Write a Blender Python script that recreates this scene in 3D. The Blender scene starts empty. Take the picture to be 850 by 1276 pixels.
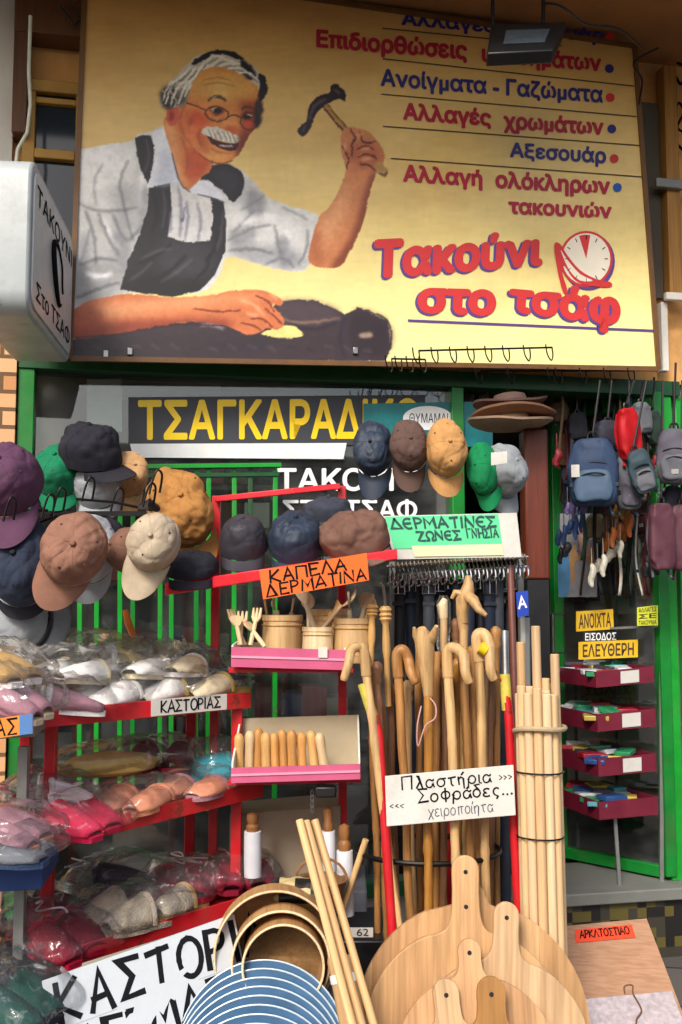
import bpy, bmesh, math, random
import numpy as np
from mathutils import Vector, Matrix, noise as mnoise
from mathutils.geometry import tessellate_polygon
random.seed(7)
R = math.radians
SC = bpy.context.scene
COL = SC.collection
# ------------------------------------------------------------------ camera, world, sun, exposure
F, CX, CY, PITCH, CAMZ = 1240.8, 425.0, 638.0, R(5.0), 1.5
cam_data = bpy.data.cameras.new('camera')
cam_data.sensor_fit = 'VERTICAL'
cam_data.sensor_height = 36.0
cam_data.sensor_width = 24.0
cam_data.lens = 36.0 * F / 1276.0
cam_data.clip_start, cam_data.clip_end = 0.05, 3000
cam = bpy.data.objects.new('camera', cam_data)
cam.location = (0, 0, CAMZ)
cam.rotation_euler = (R(90) + PITCH, 0, 0)
COL.objects.link(cam)
SC.camera = cam

SUN_EL, SUN_AZ = R(40), R(200)          # azimuth from +Y clockwise: behind the camera, a little to its left
world = bpy.data.worlds.new('World')
SC.world = world
world.use_nodes = True
nt = world.node_tree
sky = nt.nodes.new('ShaderNodeTexSky')
sky.sky_type = 'NISHITA'
sky.sun_disc = False
sky.sun_elevation = SUN_EL
sky.sun_rotation = SUN_AZ
sky.air_density, sky.dust_density, sky.ozone_density = 1.0, 4.0, 0.6
bg = nt.nodes['Background']
bg.inputs['Strength'].default_value = 0.13
nt.links.new(sky.outputs[0], bg.inputs['Color'])
sun_data = bpy.data.lights.new('sun', 'SUN')
sun_data.energy = 1.9
sun_data.angle = R(14)
sun_data.color = (1.0, 0.96, 0.9)
sun = bpy.data.objects.new('sun', sun_data)
to_sun = Vector((math.sin(SUN_AZ) * math.cos(SUN_EL), math.cos(SUN_AZ) * math.cos(SUN_EL), math.sin(SUN_EL)))
sun.rotation_euler = to_sun.to_track_quat('Z', 'Y').to_euler()
sun.location = (0, -3, 8)
COL.objects.link(sun)
vs = SC.view_settings
vs.view_transform = 'Standard'
vs.look = 'None'
vs.gamma = 1.0
vs.use_curve_mapping = False
vs.exposure = 0.6

# ------------------------------------------------------------------ where a direction of view meets a real surface
def ray(px, py):
    x, u = (px - CX) / F, -(py - CY) / F
    c, s = math.cos(PITCH), math.sin(PITCH)
    return Vector((x, c - s * u, s + c * u))
CAM = Vector((0, 0, CAMZ))
def P(px, py, d):
    r = ray(px, py)
    return CAM + r * (d / r.y)
def S(n, d):
    """n photo pixels at distance d, in metres"""
    return n * d / F * 1.0
F0, K = 4.15, 0.2                       # shop front: y = F0 + K x
FN = Vector((K, -1, 0)).normalized()
FX = Vector((1, K, 0)).normalized()
FO = Vector((0, F0, 0))
FROT = math.atan(K)
def PF(px, py, off=0.0):
    """point of the plane `off` metres in front of the shop front"""
    r = ray(px, py)
    t = ((FO + FN * off - CAM).dot(FN)) / r.dot(FN)
    return CAM + r * t
def FL(px, py, off=0.0):
    """the same in the front's own frame: (along, up)"""
    p = PF(px, py, off)
    return (p - FO).dot(FX), p.z

# ------------------------------------------------------------------ objects
def tag(o, label=None, cat=None, group=None, kind=None):
    if label: o['label'] = label
    if cat: o['category'] = cat
    if group: o['group'] = group
    if kind: o['kind'] = kind
    return o
def thing(name, label, cat, loc=(0, 0, 0), rot=None, group=None):
    o = bpy.data.objects.new(name, None)
    o.empty_display_size = 0.05
    COL.objects.link(o)
    if rot is None: o.location = loc
    else:
        m = rot.to_4x4(); m.translation = Vector(loc); o.matrix_basis = m
    return tag(o, label, cat, group)
def chain_matrix(o):
    m = Matrix.Identity(4)
    while o:
        m = o.matrix_basis @ m
        o = o.parent
    return m
def axes(fwd, up):
    """rotation whose local +Y is fwd and +Z is up"""
    y = Vector(fwd).normalized()
    z = Vector(up); z = (z - y * z.dot(y)).normalized()
    x = y.cross(z)
    return Matrix((x, y, z)).transposed()
def along(a, b):
    """rotation that turns local +Z onto b - a"""
    return (Vector(b) - Vector(a)).to_track_quat('Z', 'Y').to_matrix()
def clone(root, label=None, group=None, matrix=None):
    def one(o, parent):
        c = o.copy(); COL.objects.link(c); c.parent = parent
        for ch in o.children: one(ch, c)
        return c
    r = one(root, None)
    if label: r['label'] = label
    if group: r['group'] = group
    if matrix is not None: r.matrix_basis = matrix
    return r

class MB:
    def __init__(s): s.v, s.f = [], []
    def add(s, vs, fs):
        o = len(s.v); s.v += [tuple(p) for p in vs]; s.f += [tuple(i + o for i in f) for f in fs]; return s
    def box(s, c, size, rot=None):
        hx, hy, hz = size[0] / 2, size[1] / 2, size[2] / 2
        ps = [Vector((x * hx, y * hy, z * hz)) for z in (-1, 1) for y in (-1, 1) for x in (-1, 1)]
        if rot is not None: ps = [rot @ p for p in ps]
        return s.hexa([p + Vector(c) for p in ps])
    def span(s, a, b):
        return s.box([(a[i] + b[i]) / 2 for i in range(3)], [abs(a[i] - b[i]) for i in range(3)])
    def hexa(s, p):
        return s.add(p, [(0, 2, 3, 1), (4, 5, 7, 6), (0, 1, 5, 4), (2, 6, 7, 3), (0, 4, 6, 2), (1, 3, 7, 5)])
    def slab(s, a, b, back, th):
        """front lower edge a-b, reaching back by `back`, th thick upwards"""
        a, b, k, t = Vector(a), Vector(b), Vector(back), Vector((0, 0, th))
        return s.hexa([a, b, a + k, b + k, a + t, b + t, a + k + t, b + k + t])
    def bar(s, a, b, w, h=None):
        a, b = Vector(a), Vector(b); h = h or w
        return s.box((a + b) / 2, (w, h, (b - a).length), along(a, b))
    def tube(s, pts, rad, n=10, caps=True, closed=False):
        pts = [Vector(p) for p in pts]; m = len(pts)
        rad = [rad] * m if not hasattr(rad, '__len__') else rad
        t0 = None; vs = []
        for i, p in enumerate(pts):
            if closed: t = (pts[(i + 1) % m] - pts[i - 1]).normalized()
            else: t = (pts[min(i + 1, m - 1)] - pts[max(i - 1, 0)]).normalized()
            if t0 is None:
                u = t.orthogonal().normalized()
            else:
                u = (u - t * u.dot(t)).normalized()
            w = t.cross(u); t0 = t
            vs += [p + (u * math.cos(2 * math.pi * k / n) + w * math.sin(2 * math.pi * k / n)) * rad[i] for k in range(n)]
        fs = []
        for i in range(m if closed else m - 1):
            j = (i + 1) % m
            for k in range(n):
                l = (k + 1) % n
                fs.append((i * n + k, i * n + l, j * n + l, j * n + k))
        if caps and not closed:
            fs.append(tuple(reversed(range(n)))); fs.append(tuple(range((m - 1) * n, m * n)))
        return s.add(vs, fs)
    def lathe(s, prof, n=24, axis=None, sx=1, sy=1):
        vs, fs = [], []
        for r, z in prof:
            for k in range(n):
                a = 2 * math.pi * k / n
                vs.append((r * math.cos(a) * sx, r * math.sin(a) * sy, z))
        for i in range(len(prof) - 1):
            for k in range(n):
                l = (k + 1) % n
                fs.append((i * n + k, i * n + l, (i + 1) * n + l, (i + 1) * n + k))
        if prof[0][0] > 1e-6: fs.append(tuple(reversed(range(n))))
        if prof[-1][0] > 1e-6: fs.append(tuple(range((len(prof) - 1) * n, len(prof) * n)))
        return s.add(vs, fs)
    def prism(s, outline, y0, y1):
        """x-z outline (counter-clockwise seen from -y) given depth from y0 to y1"""
        n = len(outline)
        vs = [(x, y0, z) for x, z in outline] + [(x, y1, z) for x, z in outline]
        fs = [tuple(range(n)), tuple(reversed(range(n, 2 * n)))]
        fs += [(i, i + n, (i + 1) % n + n, (i + 1) % n) for i in range(n)]
        return s.add(vs, fs)
    def grid(s, fn, nu, nv, wrap=False):
        vs = [fn(i / (nu if wrap else nu - 1), j / (nv - 1)) for j in range(nv) for i in range(nu)]
        fs = []
        for j in range(nv - 1):
            for i in range(nu if wrap else nu - 1):
                k = (i + 1) % nu
                fs.append((j * nu + i, j * nu + k, (j + 1) * nu + k, (j + 1) * nu + i))
        return s.add(vs, fs)
    def xform(s, m):
        s.v = [tuple(m @ Vector(p)) for p in s.v]; return s
    def build(s, name, mat, parent=None, bevel=0, solid=0, sub=0, world=False, loc=None, rot=None, ang=38):
        me = bpy.data.meshes.new(name)
        vs = s.v
        if world and parent is not None:
            inv = chain_matrix(parent).inverted()
            vs = [tuple(inv @ Vector(p)) for p in vs]
        me.from_pydata(vs, [], s.f)
        me.update()
        if len(s.f) > 5:
            bm = bmesh.new(); bm.from_mesh(me); bmesh.ops.recalc_face_normals(bm, faces=bm.faces); bm.to_mesh(me); bm.free()
        me.polygons.foreach_set('use_smooth', [True] * len(me.polygons))
        me.set_sharp_from_angle(angle=R(ang))
        me.materials.append(mat)
        o = bpy.data.objects.new(name, me)
        COL.objects.link(o)
        if parent is not None: o.parent = parent
        if loc is not None or rot is not None:
            m = (rot if rot is not None else Matrix.Identity(3)).to_4x4()
            m.translation = Vector(loc or (0, 0, 0)); o.matrix_basis = m
        if solid:
            k = o.modifiers.new('solid', 'SOLIDIFY'); k.thickness = solid; k.offset = 0
        if sub:
            k = o.modifiers.new('sub', 'SUBSURF'); k.levels = k.render_levels = sub
        if bevel:
            k = o.modifiers.new('bevel', 'BEVEL'); k.width = bevel; k.segments = 2; k.limit_method = 'ANGLE'; k.angle_limit = R(40)
        return o
def anchored(mb, origin):
    """shift world-space geometry so that it sits on an object placed at origin"""
    o = Vector(origin); mb.v = [tuple(Vector(p) - o) for p in mb.v]; return mb
def place(mb, name, mat, label, cat, group=None, **kw):
    """a one-mesh thing given in world space, its origin at its lowest middle point"""
    xs, ys, zs = zip(*mb.v)
    o = Vector(((min(xs) + max(xs)) / 2, (min(ys) + max(ys)) / 2, min(zs)))
    return tag(anchored(mb, o).build(name, mat, loc=o, **kw), label, cat, group)
def smooth(pts, n=6, closed=False):
    pts = [Vector(p) for p in pts]; m = len(pts); out = []
    for i in range(m if closed else m - 1):
        if closed: a, b, c, d = pts[i - 1], pts[i], pts[(i + 1) % m], pts[(i + 2) % m]
        else: a, b, c, d = pts[max(i - 1, 0)], pts[i], pts[i + 1], pts[min(i + 2, m - 1)]
        for k in range(n):
            t = k / n
            out.append(0.5 * (2 * b + (c - a) * t + (2 * a - 5 * b + 4 * c - d) * t * t + (3 * b - a - 3 * c + d) * t ** 3))
    if not closed: out.append(pts[-1])
    return out

# ------------------------------------------------------------------ materials
def lin(h):
    h = h.lstrip('#')
    def f(c): c /= 255; return c / 12.92 if c <= .04045 else ((c + .055) / 1.055) ** 2.4
    return tuple(f(int(h[i:i + 2], 16)) for i in (0, 2, 4)) + (1,)
MATS = {}
def coords(nt, scale, space='Object', rand=True):
    tc = nt.nodes.new('ShaderNodeTexCoord')
    mp = nt.nodes.new('ShaderNodeMapping')
    mp.inputs['Scale'].default_value = scale if hasattr(scale, '__len__') else (scale,) * 3
    nt.links.new(tc.outputs[space], mp.inputs['Vector'])
    if rand:
        oi = nt.nodes.new('ShaderNodeObjectInfo')
        ml = nt.nodes.new('ShaderNodeVectorMath'); ml.operation = 'SCALE'
        ml.inputs[0].default_value = (37.0, 53.0, 71.0)
        nt.links.new(oi.outputs['Random'], ml.inputs['Scale'])
        nt.links.new(ml.outputs[0], mp.inputs['Location'])
    return mp
def mat(name, col, rough=.6, var=.18, scale=14, bump=.15, bscale=90, metal=0, stretch=None, spec=.5, dirt=0.0, bdist=.002, wear=None, pvar=0, grain=False):
    key = name
    if key in MATS: return MATS[key]
    m = bpy.data.materials.new(name); m.use_nodes = True
    nt = m.node_tree; b = nt.nodes['Principled BSDF']
    c = lin(col) if isinstance(col, str) else col
    b.inputs['Roughness'].default_value = rough
    b.inputs['Metallic'].default_value = metal
    b.inputs['Specular IOR Level'].default_value = spec
    st = stretch or (1, 1, 1)
    mp = coords(nt, [scale * k for k in st])
    n = nt.nodes.new('ShaderNodeTexNoise'); n.inputs['Detail'].default_value = 6; n.inputs['Scale'].default_value = 1; n.inputs['Roughness'].default_value = .65
    nt.links.new(mp.outputs[0], n.inputs['Vector'])
    rp = nt.nodes.new('ShaderNodeValToRGB')
    lo, hi = 1 - var, 1 + var * .6
    rp.color_ramp.elements[0].position = .28; rp.color_ramp.elements[1].position = .72
    rp.color_ramp.elements[0].color = (c[0] * lo, c[1] * lo, c[2] * lo, 1)
    rp.color_ramp.elements[1].color = (min(1, c[0] * hi), min(1, c[1] * hi), min(1, c[2] * hi), 1)
    nt.links.new(n.outputs['Fac'], rp.inputs['Fac'])
    last = rp.outputs['Color']
    if dirt:
        mp3 = coords(nt, 5)
        n3 = nt.nodes.new('ShaderNodeTexNoise'); n3.inputs['Detail'].default_value = 9; n3.inputs['Roughness'].default_value = .75; n3.inputs['Scale'].default_value = 1
        nt.links.new(mp3.outputs[0], n3.inputs['Vector'])
        r3 = nt.nodes.new('ShaderNodeValToRGB'); r3.color_ramp.elements[0].position = .5; r3.color_ramp.elements[1].position = .75
        r3.color_ramp.elements[0].color = (0, 0, 0, 1); r3.color_ramp.elements[1].color = (dirt, dirt, dirt, 1)
        nt.links.new(n3.outputs['Fac'], r3.inputs['Fac'])
        mx = nt.nodes.new('ShaderNodeMix'); mx.data_type = 'RGBA'
        mx.inputs['B'].default_value = (.11, .085, .06, 1)
        nt.links.new(r3.outputs['Color'], mx.inputs['Factor']); nt.links.new(last, mx.inputs['A'])
        last = mx.outputs['Result']
    if grain:                                  # dark pores and growth lines along the timber
        mpg = coords(nt, [scale * k * 3.2 if k > 1 else scale * k * .9 for k in st])
        ng = nt.nodes.new('ShaderNodeTexNoise'); ng.inputs['Detail'].default_value = 3; ng.inputs['Scale'].default_value = 1; ng.inputs['Distortion'].default_value = .35
        nt.links.new(mpg.outputs[0], ng.inputs['Vector'])
        rg = nt.nodes.new('ShaderNodeValToRGB'); rg.color_ramp.elements[0].position = .36; rg.color_ramp.elements[1].position = .56
        rg.color_ramp.elements[0].color = (.62, .52, .42, 1); rg.color_ramp.elements[1].color = (1, 1, 1, 1)
        nt.links.new(ng.outputs['Fac'], rg.inputs['Fac'])
        mg = nt.nodes.new('ShaderNodeMix'); mg.data_type = 'RGBA'; mg.blend_type = 'MULTIPLY'; mg.inputs['Factor'].default_value = .45
        nt.links.new(last, mg.inputs['A']); nt.links.new(rg.outputs['Color'], mg.inputs['B']); last = mg.outputs['Result']
    if pvar:                                   # no two pieces of timber have quite the same tone
        oi = nt.nodes.new('ShaderNodeObjectInfo'); rp5 = nt.nodes.new('ShaderNodeValToRGB')
        rp5.color_ramp.elements[0].color = (1 - pvar, 1 - pvar * 1.25, 1 - pvar * 1.5, 1); rp5.color_ramp.elements[1].color = (1 + pvar * .5, 1 + pvar * .5, 1 + pvar * .55, 1)
        nt.links.new(oi.outputs['Random'], rp5.inputs['Fac'])
        mx5 = nt.nodes.new('ShaderNodeMix'); mx5.data_type = 'RGBA'; mx5.blend_type = 'MULTIPLY'; mx5.inputs['Factor'].default_value = 1
        nt.links.new(last, mx5.inputs['A']); nt.links.new(rp5.outputs['Color'], mx5.inputs['B']); last = mx5.outputs['Result']
    if wear:
        mp4 = coords(nt, [11 * k for k in st])
        n4 = nt.nodes.new('ShaderNodeTexNoise'); n4.inputs['Detail'].default_value = 12; n4.inputs['Roughness'].default_value = .72; n4.inputs['Scale'].default_value = 1
        nt.links.new(mp4.outputs[0], n4.inputs['Vector'])
        r4 = nt.nodes.new('ShaderNodeValToRGB'); r4.color_ramp.elements[0].position = .615; r4.color_ramp.elements[1].position = .64
        r4.color_ramp.elements[0].color = (0, 0, 0, 1); r4.color_ramp.elements[1].color = (.9, .9, .9, 1)
        nt.links.new(n4.outputs['Fac'], r4.inputs['Fac'])
        mx4 = nt.nodes.new('ShaderNodeMix'); mx4.data_type = 'RGBA'; mx4.inputs['B'].default_value = lin(wear)
        nt.links.new(r4.outputs['Color'], mx4.inputs['Factor']); nt.links.new(last, mx4.inputs['A']); last = mx4.outputs['Result']
    nt.links.new(last, b.inputs['Base Color'])
    if bump:
        mp2 = coords(nt, [bscale * k for k in st])
        n2 = nt.nodes.new('ShaderNodeTexNoise'); n2.inputs['Detail'].default_value = 4; n2.inputs['Scale'].default_value = 1
        nt.links.new(mp2.outputs[0], n2.inputs['Vector'])
        bp = nt.nodes.new('ShaderNodeBump'); bp.inputs['Strength'].default_value = bump; bp.inputs['Distance'].default_value = bdist
        nt.links.new(n2.outputs['Fac'], bp.inputs['Height'])
        nt.links.new(bp.outputs[0], b.inputs['Normal'])
        rr = nt.nodes.new('ShaderNodeMapRange'); rr.inputs['To Min'].default_value = max(.02, rough - .12); rr.inputs['To Max'].default_value = min(1, rough + .12)
        nt.links.new(n.outputs['Fac'], rr.inputs['Value']); nt.links.new(rr.outputs[0], b.inputs['Roughness'])
    MATS[key] = m
    return m
def wood(name, col, var=.28, axis=2, rough=.55, scale=9):
    st = [4.2, 4.2, 4.2]; st[axis] = .35
    return mat(name, col, rough=rough, var=var, scale=scale, bump=.3, bscale=40, stretch=st, pvar=.2, grain=True)
def cloth(name, col, var=.2, rough=.85, bump=.5):
    return mat(name, col, rough=rough, var=var, scale=22, bump=bump, bscale=260, spec=.25, dirt=.12)
def plank_wood(name, col, var=.2, width=.055, rough=.55):
    """glued strips: every strip its own tone, fine grain along local z"""
    m = wood(name, col, var=var, scale=8, rough=rough); nt = m.node_tree; b = nt.nodes['Principled BSDF']
    src = b.inputs['Base Color'].links[0].from_socket
    mp = coords(nt, (1 / width, 1, 1))
    sp = nt.nodes.new('ShaderNodeSeparateXYZ'); nt.links.new(mp.outputs[0], sp.inputs[0])
    fl = nt.nodes.new('ShaderNodeMath'); fl.operation = 'FLOOR'; nt.links.new(sp.outputs['X'], fl.inputs[0])
    wn = nt.nodes.new('ShaderNodeTexWhiteNoise'); wn.noise_dimensions = '1D'; nt.links.new(fl.outputs[0], wn.inputs['W'])
    rp = nt.nodes.new('ShaderNodeValToRGB'); rp.color_ramp.elements[0].color = (.74, .66, .58, 1); rp.color_ramp.elements[1].color = (1.06, 1.05, 1.04, 1)
    nt.links.new(wn.outputs['Value'], rp.inputs['Fac'])
    mx = nt.nodes.new('ShaderNodeMix'); mx.data_type = 'RGBA'; mx.blend_type = 'MULTIPLY'; mx.inputs['Factor'].default_value = 1
    nt.links.new(src, mx.inputs['A']); nt.links.new(rp.outputs['Color'], mx.inputs['B'])
    nt.links.new(mx.outputs['Result'], b.inputs['Base Color'])
    return m
def emit_free_print(name, attr='Col', rough=.42):
    """a printed sheet: the ink comes from the mesh's own colour layer, with a little sun-fade and dust"""
    m = bpy.data.materials.new(name); m.use_nodes = True
    nt = m.node_tree; b = nt.nodes['Principled BSDF']
    a = nt.nodes.new('ShaderNodeAttribute'); a.attribute_name = attr
    mp = coords(nt, 3.0, rand=False)
    n = nt.nodes.new('ShaderNodeTexNoise'); n.inputs['Detail'].default_value = 8; n.inputs['Scale'].default_value = 1
    nt.links.new(mp.outputs[0], n.inputs['Vector'])
    mr = nt.nodes.new('ShaderNodeMapRange'); mr.inputs['From Min'].default_value = .3; mr.inputs['From Max'].default_value = .7; mr.inputs['To Min'].default_value = .86; mr.inputs['To Max'].default_value = 1.0
    nt.links.new(n.outputs['Fac'], mr.inputs['Value'])
    vm = nt.nodes.new('ShaderNodeVectorMath'); vm.operation = 'SCALE'
    nt.links.new(a.outputs['Color'], vm.inputs[0]); nt.links.new(mr.outputs[0], vm.inputs['Scale'])
    nt.links.new(vm.outputs[0], b.inputs['Base Color'])
    b.inputs['Roughness'].default_value = rough
    bp = nt.nodes.new('ShaderNodeBump'); bp.inputs['Strength'].default_value = .25; bp.inputs['Distance'].default_value = .01
    nt.links.new(n.outputs['Fac'], bp.inputs['Height']); nt.links.new(bp.outputs[0], b.inputs['Normal'])
    return m
def glass(name, tint=(.9, .95, .93), rough=.02, ior=1.5, dust=.05):
    m = bpy.data.materials.new(name); m.use_nodes = True
    nt = m.node_tree; nt.nodes.remove(nt.nodes['Principled BSDF'])
    out = nt.nodes['Material Output']
    tr = nt.nodes.new('ShaderNodeBsdfTransparent'); tr.inputs['Color'].default_value = (*tint, 1)
    gl = nt.nodes.new('ShaderNodeBsdfGlossy'); gl.inputs['Roughness'].default_value = rough
    fr = nt.nodes.new('ShaderNodeFresnel'); fr.inputs['IOR'].default_value = ior
    mx = nt.nodes.new('ShaderNodeMixShader')
    ad = nt.nodes.new('ShaderNodeMath'); ad.operation = 'MULTIPLY'; ad.inputs[1].default_value = 1.9
    nt.links.new(fr.outputs[0], ad.inputs[0])
    nt.links.new(ad.outputs[0], mx.inputs['Fac'])
    df = nt.nodes.new('ShaderNodeBsdfDiffuse'); df.inputs['Color'].default_value = (.6, .6, .58, 1)
    m2 = nt.nodes.new('ShaderNodeMixShader'); m2.inputs['Fac'].default_value = dust
    mp = coords(nt, (2, 2, 3), rand=False); n = nt.nodes.new('ShaderNodeTexNoise'); n.inputs['Detail'].default_value = 8; n.inputs['Scale'].default_value = 1; n.inputs['Roughness'].default_value = .7
    nt.links.new(mp.outputs[0], n.inputs['Vector']); r = nt.nodes.new('ShaderNodeMapRange'); r.inputs['From Min'].default_value = .42; r.inputs['From Max'].default_value = .75; r.inputs['To Min'].default_value = dust * .4; r.inputs['To Max'].default_value = dust * 7
    nt.links.new(n.outputs['Fac'], r.inputs['Value']); nt.links.new(r.outputs[0], m2.inputs['Fac'])
    nt.links.new(tr.outputs[0], m2.inputs[1]); nt.links.new(df.outputs[0], m2.inputs[2])
    nt.links.new(m2.outputs[0], mx.inputs[1]); nt.links.new(gl.outputs[0], mx.inputs[2])
    nt.links.new(mx.outputs[0], out.inputs['Surface'])
    MATS[name] = m
    return m
def plastic_film(name, haze=.10, rough=.14):
    m = bpy.data.materials.new(name); m.use_nodes = True
    nt = m.node_tree; nt.nodes.remove(nt.nodes['Principled BSDF'])
    out = nt.nodes['Material Output']
    tr = nt.nodes.new('ShaderNodeBsdfTransparent'); tr.inputs['Color'].default_value = (.985, .987, .99, 1)
    gl = nt.nodes.new('ShaderNodeBsdfGlossy'); gl.inputs['Roughness'].default_value = rough
    df = nt.nodes.new('ShaderNodeBsdfDiffuse'); df.inputs['Color'].default_value = (.92, .93, .95, 1)
    mp = coords(nt, 15)
    n = nt.nodes.new('ShaderNodeTexNoise'); n.inputs['Detail'].default_value = 2; n.inputs['Scale'].default_value = 1; n.inputs['Distortion'].default_value = 1.2
    nt.links.new(mp.outputs[0], n.inputs['Vector'])
    bp = nt.nodes.new('ShaderNodeBump'); bp.inputs['Strength'].default_value = .5; bp.inputs['Distance'].default_value = .02
    nt.links.new(n.outputs['Fac'], bp.inputs['Height'])
    lw = nt.nodes.new('ShaderNodeFresnel'); lw.inputs['IOR'].default_value = 1.4
    for q in (gl, df): nt.links.new(bp.outputs[0], q.inputs['Normal'])
    m1 = nt.nodes.new('ShaderNodeMixShader')
    mp2 = coords(nt, (34, 9, 20))
    n2 = nt.nodes.new('ShaderNodeTexNoise'); n2.inputs['Detail'].default_value = 4; n2.inputs['Scale'].default_value = 1; n2.inputs['Distortion'].default_value = 2.2
    nt.links.new(mp2.outputs[0], n2.inputs['Vector'])
    r = nt.nodes.new('ShaderNodeMapRange'); r.inputs['From Min'].default_value = .6; r.inputs['From Max'].default_value = .72; r.inputs['To Min'].default_value = haze * .3; r.inputs['To Max'].default_value = haze * 2.2  # white streaks paint in the crease highlights, over the film's own haze
    nt.links.new(n2.outputs['Fac'], r.inputs['Value']); nt.links.new(r.outputs[0], m1.inputs['Fac'])
    nt.links.new(tr.outputs[0], m1.inputs[1]); nt.links.new(df.outputs[0], m1.inputs[2])
    m2 = nt.nodes.new('ShaderNodeMixShader')
    k = nt.nodes.new('ShaderNodeMath'); k.operation = 'MULTIPLY_ADD'; k.inputs[1].default_value = .62; k.inputs[2].default_value = .01; k.use_clamp = True
    nt.links.new(lw.outputs[0], k.inputs[0]); nt.links.new(k.outputs[0], m2.inputs['Fac'])
    nt.links.new(m1.outputs[0], m2.inputs[1]); nt.links.new(gl.outputs[0], m2.inputs[2])
    nt.links.new(m2.outputs[0], out.inputs['Surface'])
    MATS[name] = m
    return m

# ------------------------------------------------------------------ lettering
def quad_at(q, u, v):
    """u to the right, v upwards over the quad (tl, tr, br, bl)"""
    tl, tr, br, bl = q
    return (tl * (1 - u) + tr * u) * v + (bl * (1 - u) + br * u) * (1 - v)
def quad_n(q):
    n = (q[1] - q[0]).cross(q[3] - q[0]).normalized()
    return -n if n.dot(CAM - q[0]) < 0 else n
_font_cache = {}
def glyphs(s, shear=0.0):
    """letter shapes: each outline filled on its own, holes cut out of the outlines that hold them"""
    c = bpy.data.curves.new('lettering', 'FONT'); c.body = s; c.shear = shear
    o = bpy.data.objects.new('lettering', c); COL.objects.link(o)
    cu = o.to_curve(bpy.context.evaluated_depsgraph_get())
    loops = []
    for sp in cu.splines:
        bp = sp.bezier_points; n = len(bp); pl = []
        for i in range(n):
            a, b = bp[i], bp[(i + 1) % n]
            st = (b.co - a.co); straight = (a.handle_right - a.co).cross(st).length + (b.handle_left - b.co).cross(st).length < 1e-4
            k = 1 if straight else 4
            for t in range(k):
                t /= k; u = 1 - t
                p = a.co * u ** 3 + a.handle_right * 3 * u * u * t + b.handle_left * 3 * u * t * t + b.co * t ** 3
                pl.append((p.x, p.y))
        ar = sum(pl[i - 1][0] * pl[i][1] - pl[i][0] * pl[i - 1][1] for i in range(len(pl))) / 2
        if abs(ar) > 1e-5: loops.append((ar, pl))
    o.to_curve_clear(); bpy.data.objects.remove(o); bpy.data.curves.remove(c)
    def within(p, pl):
        c_ = False
        for i in range(len(pl)):
            (ax, ay), (bx, by) = pl[i - 1], pl[i]
            if (ay > p[1]) != (by > p[1]) and p[0] < (bx - ax) * (p[1] - ay) / (by - ay) + ax: c_ = not c_
        return c_
    outs, holes = [], []
    for ar, pl in loops:
        box = [l for l in loops if abs(l[0]) > abs(ar) and all(within(pl[k], l[1]) for k in (0, len(pl) // 3, 2 * len(pl) // 3))]
        (holes if box and min(box, key=lambda l: abs(l[0]))[0] * ar < 0 else outs).append((ar, pl))
    vs, fs = [], []
    for q, (ar, pl) in enumerate(outs):
        parts = [pl] + [h for a_, h in holes if abs(a_) < abs(ar) and within(h[0], pl) and within(h[len(h) // 2], pl)]
        flat = [p for l in parts for p in l]; off = len(vs)
        vs += [(x, y, 4e-6 * (q % 3)) for x, y in flat]
        fs += [tuple(off + i for i in t) for t in tessellate_polygon([[Vector((x, y, 0)) for x, y in l] for l in parts])]
    return vs, fs
def font_mesh(s, bold=0.0, shear=0.0):
    k = (s, bold, shear)
    if k in _font_cache: return _font_cache[k]
    v0, f0 = glyphs(s, shear)
    vs, fs = [], []
    for j in range(9 if bold else 1):          # a heavier face: the letter and eight copies shifted by the extra weight
        dx, dy = (0, 0) if j == 8 or not bold else (bold * .8 * math.cos(R(45 * j)), bold * .8 * math.sin(R(45 * j)))
        fs += [tuple(i + len(vs) for i in f) for f in f0]; vs += [(x + dx, y + dy, z + j * 1.5e-5) for x, y, z in v0]
    _font_cache[k] = (vs, fs)
    return vs, fs
def print_text(s, quad, mat_, parent, lift=.0012, bold=.0, shear=0.0, name='lettering', space=1.0, weight=None):
    vs, fs = font_mesh(s, bold, shear)
    x0, x1 = min(p[0] for p in vs), max(p[0] for p in vs)
    y0, y1 = min(p[1] for p in vs), max(p[1] for p in vs)
    n = quad_n(quad)
    pts = [quad_at(quad, (x - x0) / (x1 - x0), (y - y0) / (y1 - y0)) + n * (lift + e) for x, y, e in vs]
    mb = MB(); mb.add(pts, fs)
    return mb.build(name, mat_, parent, world=True)
def arc(cx, cy, rx, ry, a0, a1, n=9):
    return [(cx + rx * math.cos(R(a0 + (a1 - a0) * i / (n - 1))), cy + ry * math.sin(R(a0 + (a1 - a0) * i / (n - 1)))) for i in range(n)]
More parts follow.
